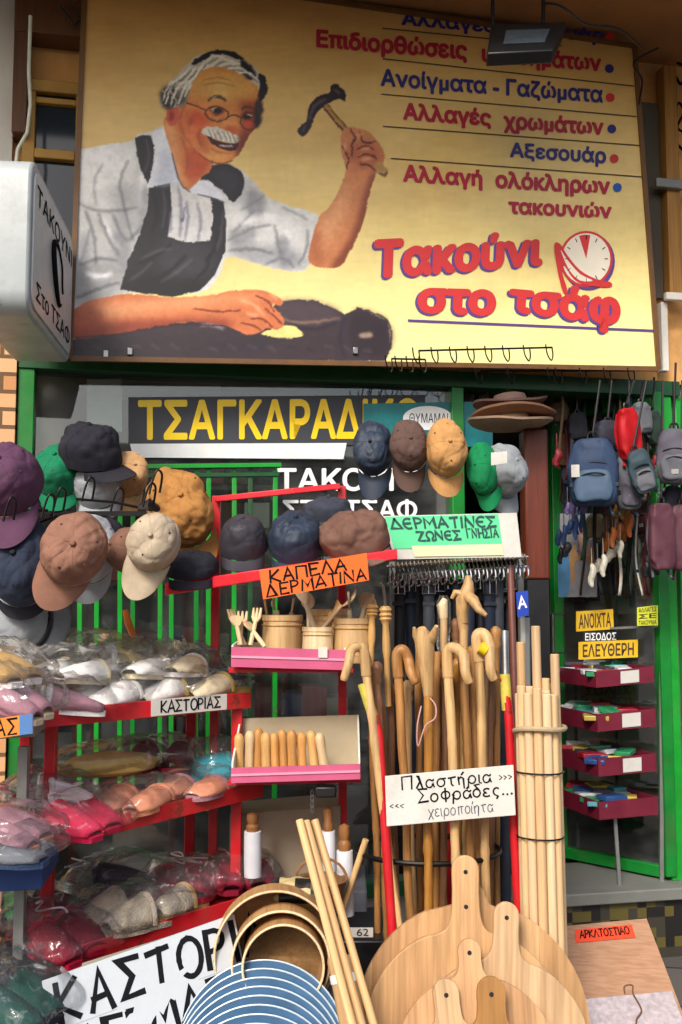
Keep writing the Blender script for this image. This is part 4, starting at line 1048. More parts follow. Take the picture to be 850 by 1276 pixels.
# wire hook frames along the bottom of the sign
def hook_strip(pxs, y0, y1, off, label):
    h = thing('wire_hook_frame', label, 'hook rail', PF((pxs[0] + pxs[-1]) / 2, y1, off))
    b = MB(); b.tube([PF(pxs[0], y0, off), PF(pxs[-1], y1, off)], .004, n=6); b.build('rail', m_blackwire, h, world=True)
    for x in pxs:
        k = (x - pxs[0]) / (pxs[-1] - pxs[0]); y = y0 + (y1 - y0) * k
        b = MB(); b.tube(smooth([PF(x, y, off), PF(x + 1, y + 10, off + .02), PF(x - 1, y + 16, off + .05), PF(x - 6, y + 8, off + .075), PF(x - 8, y - 4, off + .08)], 4), .003, n=6)
        b.build('hook', m_blackwire, h, world=True)
hook_strip([522, 545, 568, 590, 612, 634, 660, 688], 437, 433, .27, 'black wire frame with bent hooks below the shop name')
hook_strip([488, 500, 514, 530], 447, 448, .23, 'short row of bent wire hooks below the painted leather')
hook_strip([600, 640, 690, 700, 730, 760, 790], 462, 462, .15, 'long thin wire rail with hooks above the door')
# ceiling of hanging things above the door: dangling dark straps
# ------------------------------------------------------------------ things in and on the window
wb = thing('window_banner', 'dark banner with yellow Greek capitals stuck across the shop window', 'banner', PF(306, 555, -.02))
q = [PF(160, 495, -.016), PF(530, 492, -.016), PF(530, 554, -.016), PF(160, 557, -.016)]
panel(q, .004).build('sheet', mat('slate_vinyl', '#34373e', rough=.5, var=.12, scale=5), wb, world=True)
print_text('ΤΣΑΓΚΑΡΑΔΙΚΟ', [PF(172, 498, -.016), PF(523, 496, -.016), PF(523, 547, -.016), PF(172, 549, -.016)], m_yellow_letter, wb, bold=.035, lift=.002)
q = [PF(162, 553, -.012), PF(432, 552, -.012), PF(428, 572, -.012), PF(166, 570, -.012)]
place(panel(q, .003), 'paper_strip', mat('torn_white_paper', '#e6e8e8', rough=.6, var=.1), 'torn white paper strip below the yellow capitals', 'paper')  # whitish edge under the banner, also added to make up for weak reflections
tp = thing('window_poster', 'teal poster with white oval emblem behind the hanging caps', 'poster', PF(533, 562, 0))
q = [PF(453, 503, .0), PF(614, 500, .0), PF(614, 556, .0), PF(453, 560, .0)]
panel(q, .004).build('sheet', mat('teal_poster', '#14757a', rough=.4, var=.45, scale=7, bump=.05), tp, world=True)
mb = MB(); pts = [PF(533 + 31 * math.cos(R(12 * i)), 521 - 15 * math.sin(R(12 * i)), .0) + FN * .002 for i in range(30)]; mb.add(pts, [tuple(range(30))]); mb.build('emblem', m_white_letter, tp, world=True)
print_text('ΘΥΜΑΜΑΙ', [PF(510, 515, .0), PF(558, 515, .0), PF(558, 527, .0), PF(510, 527, .0)], m_ink, tp, lift=.003)
wl = thing('window_lettering', 'white letters on the shop window glass naming the heel repair', 'lettering', PF(430, 648, -.02))
print_text('ΤΑΚΟΥΝΙ', [PF(345, 583, -.02), PF(520, 583, -.02), PF(520, 612, -.02), PF(345, 612, -.02)], m_white_letter, wl, bold=.03, name='word', lift=0)
print_text('ΣΤΟ ΤΣΑΦ', [PF(352, 622, -.02), PF(520, 622, -.02), PF(520, 648, -.02), PF(352, 648, -.02)], m_white_letter, wl, bold=.03, name='word', lift=0)
# things inside, dim behind the glass; two white cards added as sky reflections
inside = [(130, 505, -.06, 44, 66, 'white_card', 'pale card standing in for a sky reflection in the window above the caps', '#d7d9da'), (388, 560, -.06, 84, 26, 'white_card', 'white card standing in for a street reflection in the window under the yellow capitals', '#eceeee'),
          (470, 485, -.4, 150, 20, 'shutter_box', 'grey roller box inside the window top', '#767b82'), (200, 482, -.45, 150, 22, 'shutter_box', 'pale roller box inside the window above the capitals', '#aeb0ae')]
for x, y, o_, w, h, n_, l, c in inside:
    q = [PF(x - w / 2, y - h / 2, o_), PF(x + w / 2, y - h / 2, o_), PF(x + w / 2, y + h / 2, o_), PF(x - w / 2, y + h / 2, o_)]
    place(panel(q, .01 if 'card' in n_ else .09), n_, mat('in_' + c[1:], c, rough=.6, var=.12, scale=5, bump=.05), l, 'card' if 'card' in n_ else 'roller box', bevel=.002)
# shelf of shoes and boxes inside
ins = thing('indoor_shelf', 'dim wooden shelf unit inside behind the window grille', 'shelf', PF(390, 1000, -.4))
ish = []
for y in (610, 665, 730, 820, 900, 985):
    mb = MB(); mb.slab(PF(60, y, -.2), PF(560, y, -.2), -FN * .3, .02); mb.build('shelf_board', wood('dim_shelf_wood', '#5d4a3a', axis=0), ins, world=True)
boxcols = ['#8b2f3c', '#3a4f86', '#b9464f', '#b5aa98', '#4c5566', '#c9ccd0', '#7a4a30', '#d8d4c8']
k = 0
for y, xs_ in ((610, (190, 225, 262, 300, 335)), (665, (230, 285, 320, 430)), (730, (110, 150, 190, 230, 420)), (820, (95, 135, 180, 215, 240, 270, 300, 345, 380)), (900, (300, 335, 362, 392, 420, 100, 140, 180, 220, 260)), (985, (345, 375, 420, 120, 170, 215, 255))):
    for x in xs_:
        w = random.uniform(26, 36); h = random.uniform(22, 40)
        a = PF(x - w / 2, y - 7, -.24); b_ = PF(x + w / 2, y - 7, -.24); mb = MB(); mb.slab(a, b_, -FN * .2, S(h, 4.3))
        place(mb, 'shoe_box', mat('shoebox_%d' % (k % 8), boxcols[k % 8], rough=.6, var=.15, scale=6), 'shoe box on the dim shelf inside behind the grille', 'box', 'shoe boxes inside the shop', bevel=.003); k += 1
# green metal grille before the window
gr = thing('window_grille', 'bright green metal grille of upright bars before the window', 'grille', PF(220, 1000, .12))
def gbar(x0, y0, x1, y1, w, name, m, d=.10):
    mb = MB(); mb.bar(PF(x0, y0, d), PF(x1, y1, d), S(w, 4), .018); mb.build(name, m, gr, world=True, bevel=.002)
gbar(176, 582, 350, 580, 13, 'rail', m_bgreen); gbar(180, 593, 348, 591, 6, 'rail', m_dgreen, .095)
gbar(60, 952, 350, 946, 14, 'rail', m_dgreen, .09)
for x, m in ((62, m_green), (100, m_bgreen), (121, m_bgreen), (150, m_bgreen), (166, m_green), (200, m_bgreen), (214, m_bgreen), (245, m_green), (260, m_bgreen), (292, m_bgreen), (343, m_bgreen), (312, m_dgreen)):
    gbar(x, 585, x - 1, 1010, 8.5, 'bar', m, .085)
tool = thing('hanging_brush', 'orange handled brush with red head hung on the green grille', 'brush', P(172, 808, 3.2))
mb = MB(); mb.tube([P(156, 760, 3.2), P(160, 776, 3.2), P(168, 797, 3.2)], [.009, .012, .01]); mb.build('handle', mat('orange_handle', '#c86a10', rough=.35), tool, world=True)
mb = MB(); mb.box(P(175, 806, 3.2), (.045, .03, .03), Matrix.Rotation(R(25), 3, 'Y')); mb.build('head', m_red, tool, world=True, bevel=.004)

# ------------------------------------------------------------------ caps and hats
CAPM = {}
def nz(p, s, seed): return mnoise.noise(Vector((p[0] * s + seed, p[1] * s + seed * 1.7, p[2] * s)))
def crown_mesh(a, h, floppy, seed, front=1.0, panels=6):
    mb = MB(); nu, nv = 96, 40
    def f(u, v):
        th = 2 * math.pi * u; ph = math.pi / 2 * min(v * 1.0, .999)
        c, s = math.cos(ph), math.sin(ph)
        r = c ** .62; z = h * s ** .95
        seam = min(abs(((u * panels) % 1) - 0), abs(((u * panels) % 1) - 1)) / panels * 2 * math.pi
        r *= 1 - .022 * math.exp(-(seam / .045) ** 2) * min(1, v * 3 + .3)
        bul = 1 + floppy * .9 * math.sin(min(1, v * 1.25) * math.pi) * (.6 + .4 * math.cos(th + .7))
        x, y = a * .94 * r * bul * math.cos(th), a * 1.08 * r * bul * math.sin(th)
        if y > 0: z += .06 * h * (y / a) * (1 - v) * 0 + .10 * h * max(0, math.sin(th)) * math.sin(math.pi * v) * front
        p = Vector((x, y, z))
        n1 = nz(p, 16, seed); n2 = nz(p, 38, seed + 9); q_ = Vector((p.x * .5 + p.y * .4, p.y * .7 - p.x * .9, p.z * 1.2)); rid = (1 - abs(nz(q_, 15, seed + 4)) * 1.7); rid = max(0, rid) ** 3; rid2 = max(0, 1 - abs(nz(p, 27, seed + 14)) * 1.8) ** 4
        amp = (.0019 + .011 * floppy) * min(1, v * 4)
        p *= 1 + (n1 * amp * 2.4 + n2 * amp * 1.1 - rid * (amp * .8 + .0008) - rid2 * (amp * .45 + .0003)) / .085 * min(1, v * 3 + .15)
        p.z -= floppy * .35 * h * max(0, nz(p, 9, seed + 3)) * v * .8
        return p
    mb.grid(f, nu, nv, wrap=True)
    # dark inner hollow
    n0 = len(mb.v); vs = [Vector(mb.v[i]) for i in range(nu)]
    mb.add([v * .97 for v in vs] + [Vector((v.x * .8, v.y * .8, h * .55)) for v in vs], [(i, nu + i, nu + (i + 1) % nu, (i + 1) % nu) for i in range(nu)] + [tuple(range(nu, 2 * nu))])
    return mb
def visor_mesh(a, L, curve, wid=58, seed=0, th=.0024):
    mb = MB(); top, bot = [], []
    nu, nv = 23, 9
    def f(u, v):
        an = R(90 + (u - .5) * 2 * wid)
        k = math.cos((u - .5) * math.pi) ** .55
        x0, y0 = a * .95 * math.cos(an), a * 1.09 * math.sin(an)
        x = x0 * (1 + .10 * v * k); y = y0 + L * k * v
        z = -.002 - .012 * v - curve * (x / a) ** 2 * (.3 + .7 * v) + .004 * nz((x, y, 0), 12, seed)
        return Vector((x, y, z))
    mb.grid(f, nu, nv); m = len(mb.v)
    mb2 = MB(); vs = [Vector(p) for p in mb.v]
    mb2.add(vs + [p - Vector((0, 0, th)) for p in vs], [tuple(f_) for f_ in mb.f] + [tuple(reversed([i + m for i in f_])) for f_ in mb.f])
    ring = [i for i in range(nu)] + [j * nu + nu - 1 for j in range(1, nv)] + [(nv - 1) * nu + i for i in range(nu - 2, -1, -1)] + [j * nu for j in range(nv - 2, 0, -1)]
    mb2.f += [(ring[i], ring[i] + m, ring[(i + 1) % len(ring)] + m, ring[(i + 1) % len(ring)]) for i in range(len(ring))]
    return mb2
NCAP = 0
def cap(label, px, py, d, wpx, fwd, up, m, kind='ball', floppy=.0, h=1.0, L=.85, curve=.02, mv=None, group=None, name=None, cat='cap', stretch=1.0, band=False):
    global NCAP; NCAP += 1
    a = S(wpx, d) / 2 * 1.05; hh = a * 1.25 * h
    rot = axes(fwd, up)
    loc = P(px, py, d) - rot @ Vector((0, 0, hh * .5))
    t = thing(name or 'cap', label, cat, loc, rot, group)
    cm = crown_mesh(a, hh, floppy, NCAP * 3.1)
    if stretch != 1: cm.v = [(x, y * stretch, z) for x, y, z in cm.v]
    cm.build('crown', m, t, ang=70)
    if kind == 'ball':
        sm = MB()
        for k in range(6): sm.tube([Vector(cm.v[j * 96 + k * 16]) * 1.002 for j in range(1, 38)], .0009, n=5, caps=False)
        sm.build('seam_stitching', m, t)
        for k in range(6):
            p = Vector(cm.v[24 * 96 + k * 16 + 8]); b = MB(); b.tube([p * .99, p * 1.012], .0028, n=8); b.build('eyelet', mv or m_black if k % 2 else m, t)
    if kind in ('ball', 'news'):
        vm = visor_mesh(a, a * L, curve, 60 if kind == 'ball' else 50, NCAP)
        if stretch != 1: vm.v = [(x, y + a * 1.08 * (stretch - 1), z) for x, y, z in vm.v]
        vm.build('visor', mv or m, t, ang=50)
        b = MB(); b.lathe([(0, hh * 1.035 + .004), (a * .06, hh * 1.03 + .003), (a * .09, hh * 1.02), (a * .09, hh * .97)], 12); b.build('button', mv or m, t)
        if band:
            b = MB(); b.tube([(a * .965 * math.cos(R(k)), a * 1.1 * math.sin(R(k)), .012) for k in range(20, 161, 7)], .005, n=6); b.build('band', m_black, t)
    else:
        b = MB()
        sd = NCAP
        def fb(u, v):
            th = 2 * math.pi * u; rr = 1 + v * L
            return Vector((a * .95 * rr * math.cos(th), a * 1.08 * rr * math.sin(th), .004 - v * a * .35 + .012 * v * math.sin(th * 3 + sd)))
        b.grid(fb, 48, 6, wrap=True); b.build('brim', mv or m, t, solid=.004)
        b = MB(); b.lathe([(a * .985, .004), (a * .995, .02), (a * .975, .034)], 40, sy=1.14); b.build('band', mv or m_black, t)
    return t
c_purple = cloth('plum_cloth', '#583850'); c_green = cloth('bottle_green_cloth', '#10744f'); c_black = cloth('black_cloth', '#23232c'); c_lgrey = cloth('light_grey_cloth', '#a9adb3')
c_tan = cloth('tan_cloth', '#c39a6c'); c_navy = cloth('navy_cloth', '#2c3446'); c_grey = cloth('mid_grey_cloth', '#8b9094'); c_rose = cloth('rose_brown_cloth', '#8a6352'); c_rust = cloth('rust_brown_cloth', '#7c5a4a'); c_beige = cloth('beige_cloth', '#b3a38c')
c_orange = cloth('ochre_suede', '#a5743e'); c_char = cloth('charcoal_leather', '#3a383f', rough=.5); c_navyl = cloth('navy_leather', '#2b3647', rough=.5); c_brown = cloth('brown_suede', '#6f5145'); c_dk = cloth('dark_slate_cloth', '#383c48')
c_gbr = cloth('sand_suede', '#b98a55'); c_darkbrown = cloth('dark_brown_cloth', '#5c4740')
FR = (0.04, -.8, -.6); FU = (0, -.6, .8)
HF = (0, -.25, -1); HU = (0, -1, .15)
cap('plum coloured cap facing out above the big navy cap', 6, 588, 2.66, 86, (.1, -.5, -.87), (0, -.87, .5), c_purple, L=.95, curve=.012)
cap('bottle green cap between the plum cap and the black hat', 72, 580, 3.0, 62, (.05, -.6, -.8), (0, -.8, .6), c_green, L=.55)
cap('black cap lying on top of the light grey cap, peak to the side', 112, 552, 2.98, 74, (.85, -.48, -.28), (-.1, -.35, .9), c_black, L=.7, floppy=.12)
cap('light grey cap facing out under the black cap', 121, 592, 3.02, 66, (0, -.6, -.8), (0, -.8, .6), c_lgrey, L=.5, floppy=.05)
cap('tan cap hung edge on beside the light grey cap', 163, 586, 3.05, 52, (.12, -.35, -.95), (.45, -.85, .2), c_tan, L=.8, curve=.01)
cap('large slate navy cap with black peak hanging under the plum cap', 22, 694, 2.7, 84, (.06, -.18, -1), (.1, -1, .1), c_navy, L=.35, mv=c_black, stretch=1.22, floppy=.06)
cap('pale grey brimmed hat hanging lowest beneath the slate navy cap', 22, 770, 2.84, 74, (0, -.2, -1), (0, -.9, .5), c_grey, kind='brim', L=.5, name='hat', cat='hat')
cap('rose brown cap hung peak down beside the slate navy cap', 92, 682, 2.62, 80, (-.42, -.22, -.9), (.25, -.95, .25), c_rose, L=.85, floppy=.14, curve=.008)
cap('light grey cap tucked behind the rose brown cap', 112, 678, 2.85, 78, (.1, -.2, -1), (.4, -.9, .1), c_lgrey, L=.6)
cap('black cap hung edge on behind the pale cap', 140, 672, 2.92, 44, (.05, -.2, -1), (.75, -.65, .1), c_black, L=1.0, stretch=1.2)
cap('brown cap hung edge on touching the beige cap', 151, 682, 2.8, 46, (-.22, -.15, -1), (-.8, -.6, .1), c_rust, L=.9, stretch=1.15)
cap('beige cap hung peak down with a black strap hook', 190, 672, 2.66, 66, (-.34, -.2, -.92), (.06, -1, .2), c_beige, L=1.1, floppy=.07, curve=.006)
cap('ochre suede cap drooping above the red bar', 226, 628, 2.92, 78, (.4, -.3, -.85), (.05, -.85, .45), c_orange, L=.7, floppy=.24, stretch=1.12)
cap('black flat cap resting low on the red bar end', 238, 700, 2.88, 70, (.1, -.92, -.32), (0, -.3, .95), c_black, kind='news', floppy=.2, h=.5, L=.45)
cap('charcoal leather cap sitting on the red bar', 303, 664, 2.92, 62, (.02, -.85, -.5), (0, -.45, .9), c_char, L=.5, curve=.018)
cap('navy leather cap on the red bar next to the charcoal cap', 369, 664, 2.92, 70, (.05, -.85, -.5), (0, -.5, .85), c_navyl, floppy=.1, L=.5, curve=.012)
cap('brown suede flat cap at the upper end of the red bar', 441, 660, 2.88, 84, (.3, -.85, -.3), (-.2, -.4, .9), c_brown, kind='news', floppy=.24, h=.75, L=.4)
cap('dark slate cap behind the navy and brown caps', 410, 632, 3.06, 60, (.2, -.9, -.2), (0, -.2, 1), c_dk, kind='news', floppy=.2, h=.7, L=.4)
cap('soft navy cap hanging first in the row over the green card', 464, 556, 3.02, 50, (-.1, -.28, -1), (-.25, -1, .15), c_navyl, L=1.15, floppy=.2, stretch=1.2)
cap('dark brown cap hanging between the navy and sand caps', 511, 552, 2.98, 50, (.0, -.25, -1), (0, -1, .15), c_darkbrown, L=.95, floppy=.1, stretch=1.15)
cap('sand suede cap hanging before the white oval emblem', 558, 556, 2.96, 53, (.06, -.25, -1), (.08, -1, .12), c_gbr, L=.85, floppy=.14, stretch=1.2)
cap('green cap hung edge on beside the grey tagged cap', 598, 582, 3.02, 40, (.0, -.2, -1), (-.55, -.8, .1), cloth('leaf_green_cloth', '#0f7a48'), L=.9, stretch=1.5, floppy=.1)
gt = cap('grey cap with a white price tag hanging nearest the brown post', 632, 582, 3.06, 60, (.35, -.2, -.9), (.5, -.85, .3), c_grey, L=.7, floppy=.08)
q = [P(612, 564, 2.93), P(632, 562, 2.93), P(632, 577, 2.93), P(612, 580, 2.93)]
panel(q, .001).build('price_tag', m_white_card, gt, world=True)
# wire hooks that carry the caps
ck = thing('cap_hook_rack', 'black wire rack with bent hooks holding the hanging caps', 'hook rack', P(110, 660, 2.95))
for i, (x0, y0, x1, y1, d) in enumerate(((0, 642, 60, 636, 2.7), (95, 622, 190, 636, 2.75), (50, 650, 100, 640, 2.8))):
    mb = MB(); mb.tube([P(x0, y0, d), P((x0 + x1) / 2, (y0 + y1) / 2 - 3, d - .02), P(x1, y1, d)], .004, n=6); mb.build('wire', m_blackwire, ck, world=True)
for x, y, d in ((60, 636, 2.66), (74, 628, 2.68), (110, 615, 2.76), (146, 628, 2.8), (186, 622, 2.62), (194, 606, 2.66), (12, 640, 2.56)):
    mb = MB(); mb.tube(smooth([P(x - 8, y + 10, d), P(x - 4, y - 6, d), P(x + 2, y - 20, d), P(x + 8, y - 14, d + .02), P(x + 5, y + 8, d + .03)], 4), .0032, n=6); mb.build('hook', m_blackwire, ck, world=True)
mb = MB(); mb.tube([P(176, 632, 2.7), P(186, 628, 2.66), P(196, 634, 2.7)], [.01, .016, .01], n=8); mb.build('clip', m_black, ck, world=True)
mb = MB(); mb.bar(P(60, 640, 2.98), P(60, 1010, 3.05), .018); mb.bar(P(0, 640, 2.98), P(215, 640, 3.0), .014); mb.build('rack_frame', m_blackwire, ck, world=True)

# ------------------------------------------------------------------ the red rack in the middle with the slanting hat bar and two trays
mr = thing('display_rack', 'red metal display rack with slanting hat bar and dark red uprights', 'rack', (P(350, 1000, 3.05).x, 3.1, 0))
def mrbar(a, b, w, name, m, h=None):
    mb = MB(); mb.bar(a, b, w, h); mb.build(name, m, mr, world=True, bevel=.002)
zf = 0
pa, pb = P(270, 650, 3.12), P(428, 650, 3.12)
mrbar((pa.x, pa.y, 0), P(270, 618, 3.12), .026, 'upright', m_red); mrbar((pb.x, pb.y, 0), P(426, 606, 3.12), .026, 'upright', m_red)
mrbar(P(268, 622, 3.09), P(424, 606, 3.09), .018, 'top_bar', m_redbar)
mb = MB(); mb.hexa([P(206, 742, 2.86), P(495, 697, 2.78), P(206, 742, 3.02), P(495, 697, 2.94), P(206, 727, 2.86), P(495, 684, 2.78), P(206, 727, 3.02), P(495, 684, 2.94)])
mb.build('hat_bar', m_redbar, mr, world=True, bevel=.003)
mb = MB(); mb.slab(P(285, 838, 2.86), P(440, 838, 2.86), (0, .27, 0), .012); mb.build('shelf', m_red, mr, world=True)
mb = MB(); mb.slab(P(284, 979, 2.86), P(450, 975, 2.86), (0, .27, 0), .012); mb.build('shelf', m_red, mr, world=True)
o_hat = thing('hat_price_card', 'orange card with black hand lettering on the slanting red bar', 'card sign', P(392, 735, 2.74))
q = pq([(323, 711), (457, 689), (460, 723), (328, 747)], 2.74)
panel(q, .003).build('card', mat('orange_card', '#ee6412', rough=.55, var=.06), o_hat, world=True)
marker_text('ΚΑΠΕΛΑ', sub_quad(q, .09, .52, .80, .93), m_ink, o_hat, w=.17, seed=2)
marker_text('ΔΕΡΜΑΤΙΝΑ', sub_quad(q, .04, .06, .98, .46), m_ink, o_hat, w=.16, seed=3)
m_pink = mat('pink_tray_paint', '#c0567c', rough=.45, var=.14, scale=8, dirt=.12); m_pink2 = mat('pale_pink_edge', '#dd95ad', rough=.45, var=.1); m_carton = mat('grey_carton', '#a89a80', rough=.8, var=.15, scale=8); m_cartw = mat('white_carton', '#d8d5cb', rough=.7, var=.1)
def tray(label, q, dep, wall, back, mfront=m_pink):
    t = thing('display_tray', label, 'tray', (q[3] + q[2]) / 2 + Vector((0, dep / 2, 0)))
    tl, tr, br, bl = q; k = Vector((0, dep, 0)); w = Vector((.005, 0, 0)); up = Vector((0, 0, 1))
    mb = MB(); mb.slab(bl, br, (0, .005, 0), (tl - bl).z); mb.build('front', mfront, t, world=True)
    mb = MB(); mb.slab(bl + Vector((.001, -.0035, (tl - bl).z * .46)), br + Vector((-.001, -.0035, (tl - bl).z * .46)), (0, .003, 0), .006); mb.build('edge_band', m_pink2, t, world=True)
    mb = MB(); mb.slab(bl + Vector((.004, .006, 0)), br + Vector((-.004, .006, 0)), (0, dep - .01, 0), .004); mb.build('base', m_cartw, t, world=True)
    mb = MB(); mb.slab(bl + k, br + k, (0, .004, 0), back); mb.build('back', m_carton, t, world=True)
    for s, c in ((bl, 1), (br, -1)):
        mb = MB(); y0 = s + Vector((0, .006, 0)); y1 = s + k - Vector((0, .001, 0)); o = w * c
        mb.hexa([y0, y0 + o, y1, y1 + o, y0 + up * wall[0], y0 + o + up * wall[0], y1 + up * wall[1], y1 + o + up * wall[1]]); mb.build('side', m_cartw, t, world=True)
    return t
t1q = pq([(288, 806), (431, 808), (431, 835), (288, 831)], 2.82)
tray('pink fronted tray full of wooden utensils under the orange card', t1q, .24, (.06, .07), .06)
t2q = pq([(288, 957), (449, 953), (449, 971), (288, 976)], 2.80)
tray('pink edged open box with a row of wooden pestles', t2q, .22, (.055, .15), .15)
mb = MB(); b0, b1 = quad_at(t1q, .76, .55), quad_at(t1q, .84, .98); mb.slab(b0 + Vector((0, -.008, 0)), Vector((b1.x, b0.y - .008, b0.z)), (0, .003, 0), .03); 
place(mb, 'price_sticker', m_white_card, 'small white price sticker on the pink utensil tray', 'sticker')
w_pale = wood('pale_beech', '#dcc49a', var=.14); w_tan = wood('tan_beech', '#cfa667', var=.16); w_grey = wood('raw_limewood', '#cdbb9c', var=.14); w_cup = wood('cup_wood', '#d3b380', var=.15, axis=2)
t1z = t1q[3].z + .008
def cup(label, px, wpx, hpx, d, m, barrel):
    r = S(wpx, d) / 2; h = S(hpx, d); p = P(px, 800, d)
    t = thing('wooden_pot', label, 'pot', (p.x, p.y, t1z))
    prof = [(0, 0), (r * (.96 if barrel else .98), 0), (r * 1.02, h * .1), (r * 1.0, h * .5), (r * .96, h * .86), (r * 1.02, h * .88), (r * 1.02, h), (r * .88, h), (r * .86, h * .15), (0, h * .14)]
    mb = MB(); mb.lathe(prof, 32); mb.build('body', m, t)
    for z in (.18, .78):
        mb = MB(); mb.tube([(r * 1.012 * math.cos(R(k * 12)), r * 1.012 * math.sin(R(k * 12)), h * z) for k in range(30)], r * .035, n=6, closed=True); mb.build('hoop', w_tan, t)
    return p, h
cup('tan wooden pot with spoons at the back of the utensil tray', 352, 50, 56, 2.98, w_cup, 0); cup('small pale wooden pot holding a broad spatula', 396, 38, 44, 2.88, w_pale, 1); cup('tan ringed wooden pot at the cane end of the tray', 440, 48, 54, 2.9, w_cup, 1)
cup('tan wooden pot half hidden behind the small pale pot', 410, 46, 62, 3.03, w_cup, 0)
def blade(label, name, a, b, r, m, head, hw, d0=0, tilt=0, cat='spatula', group=None, mirror=False):
    """kitchen tool whose handle runs a -> b with its head at b"""
    L = (b - a).length
    t = thing(name, label, cat, a, along(a, b), group)
    mb = MB(); mb.tube([(0, 0, 0), (0, 0, L * .3), (0, 0, L * .68)], [r * .9, r, r * .85], n=8); mb.build('handle', m, t)
    mb = MB()
    if head == 'spatula':
        o = [(-r * .9, L * .66), (r * .9, L * .66), (hw, L * .82), (hw * .95, L), (-hw * .95, L), (-hw, L * .82)]; mb.prism(cr(o, 3), -.003, .003)
    elif head == 'spoon':
        vs = mb.grid(lambda u, v: Vector((hw * math.sin(math.pi * v) ** .6 * math.cos(2 * math.pi * u), .006 * math.sin(math.pi * v) * math.sin(2 * math.pi * u) - .01 * math.sin(math.pi * v), L * .64 + L * .36 * v)), 16, 10, wrap=True)
    elif head == 'fork':
        for k in (-1, 0, 1): mb.tube([(k * hw * .3, 0, L * .64), (k * hw, 0, L * .76), (k * hw * 1.1, .004, L)], [r * .7, r * .8, r * .45], n=7)
    mb.build('head', m, t); return t
blade('broad flat wooden spatula standing in the small pale pot', 'spatula', P(398, 800, 2.88), P(372, 727, 2.84), .008, w_grey, 'spatula', .032)
blade('slim wooden spoon leaning across the small pale pot', 'wooden_spoon', P(388, 800, 2.87), P(444, 733, 2.9), .006, w_pale, 'spoon', .02, cat='spoon')
blade('thick wooden spoon leaning in the small pale pot', 'wooden_spoon', P(402, 800, 2.9), P(420, 746, 2.92), .011, w_tan, 'spoon', .018, cat='spoon')
blade('ridged wooden spoon in the tan pot at the tray back', 'wooden_spoon', P(345, 800, 2.98), P(344, 742, 2.98), .011, w_grey, 'spoon', .024, cat='spoon')
blade('dark narrow wooden spoon in the tan pot', 'wooden_spoon', P(358, 800, 2.98), P(366, 746, 2.98), .008, w_grey, 'spatula', .016, cat='spoon')
blade('grey wooden spatula in the ringed pot by the canes', 'spatula', P(438, 800, 2.9), P(434, 738, 2.9), .008, w_grey, 'spatula', .03)
blade('second wooden spatula tilted behind the ringed pot', 'spatula', P(444, 800, 2.92), P(458, 740, 2.95), .008, w_grey, 'spatula', .026)
for i, (x0, y0, x1, y1, h_) in enumerate(((305, 804, 286, 760, 'fork'), (298, 804, 303, 762, 'fork'), (312, 804, 322, 758, 'fork'), (330, 806, 308, 776, 'spatula'), (300, 804, 293, 768, 'spatula'))):
    blade(['whitish wooden fork lying outermost in the utensil tray', 'short whitish wooden fork in the tray beside the outermost fork', 'whitish wooden fork leaning towards the tan pot', 'whitish wooden spatula lying flat before the forks', 'narrow whitish spatula among the wooden forks'][i], 'wooden_fork' if h_ == 'fork' else 'spatula', P(x0, y0, 2.9 - i * .012), P(x1, y1, 2.93 - i * .012), .007, w_pale, h_, .012 if h_ == 'fork' else .016, cat='fork' if h_ == 'fork' else 'spatula')
blade('pale round spoon standing behind the broad spatula', 'wooden_spoon', P(385, 800, 2.9), P(384, 738, 2.93), .006, w_pale, 'spoon', .02, cat='spoon')
blade('honey coloured spoon leaning out of the ringed pot towards the canes', 'wooden_spoon', P(446, 800, 2.89), P(466, 744, 2.9), .006, w_tan, 'spoon', .017, cat='spoon')
blade('narrow pale spatula in the tan pot beside the ridged spoon', 'spatula', P(338, 800, 2.99), P(330, 748, 2.99), .006, w_pale, 'spatula', .016)
# wooden pestles standing in the lower box
t2z = t2q[3].z + .006
proto = None
for i, x in enumerate((298, 310, 321, 332, 343, 354, 365, 377, 393, 406)):
    d = 2.88 + (i % 3) * .01; h = S(54, d) * random.uniform(.94, 1.05); r = S(12.5, d) / 2
    p = P(x, 955, d)
    mb = MB(); mb.lathe([(0, 0), (r * .75, 0), (r * .9, h * .1), (r * .92, h * .35), (r * .86, h * .55), (r * .97, h * .72), (r * 1.0, h * .84), (r * .9, h * .91), (r * .62, h * .97), (r * .3, h * .993), (0, h)], 18)
    o = mb.build('wooden_pestle', [w_tan, w_pale, wood('orange_beech', '#cf9a56')][(0, 1, 2, 0, 2, 2, 2, 2, 0, 1)[i]], loc=(p.x, p.y, t2z), rot=Matrix.Rotation(R(random.uniform(-3, 3) - (7 if i > 7 else 0)), 3, 'Y'))
    tag(o, 'turned wooden pestle standing in the pink edged box row' if i < 8 else ['wooden pestle tilted apart from the row in the box', 'last tilted wooden pestle at the box corner'][i - 8], 'pestle', 'pestles in the pink edged box' if i < 8 else None)
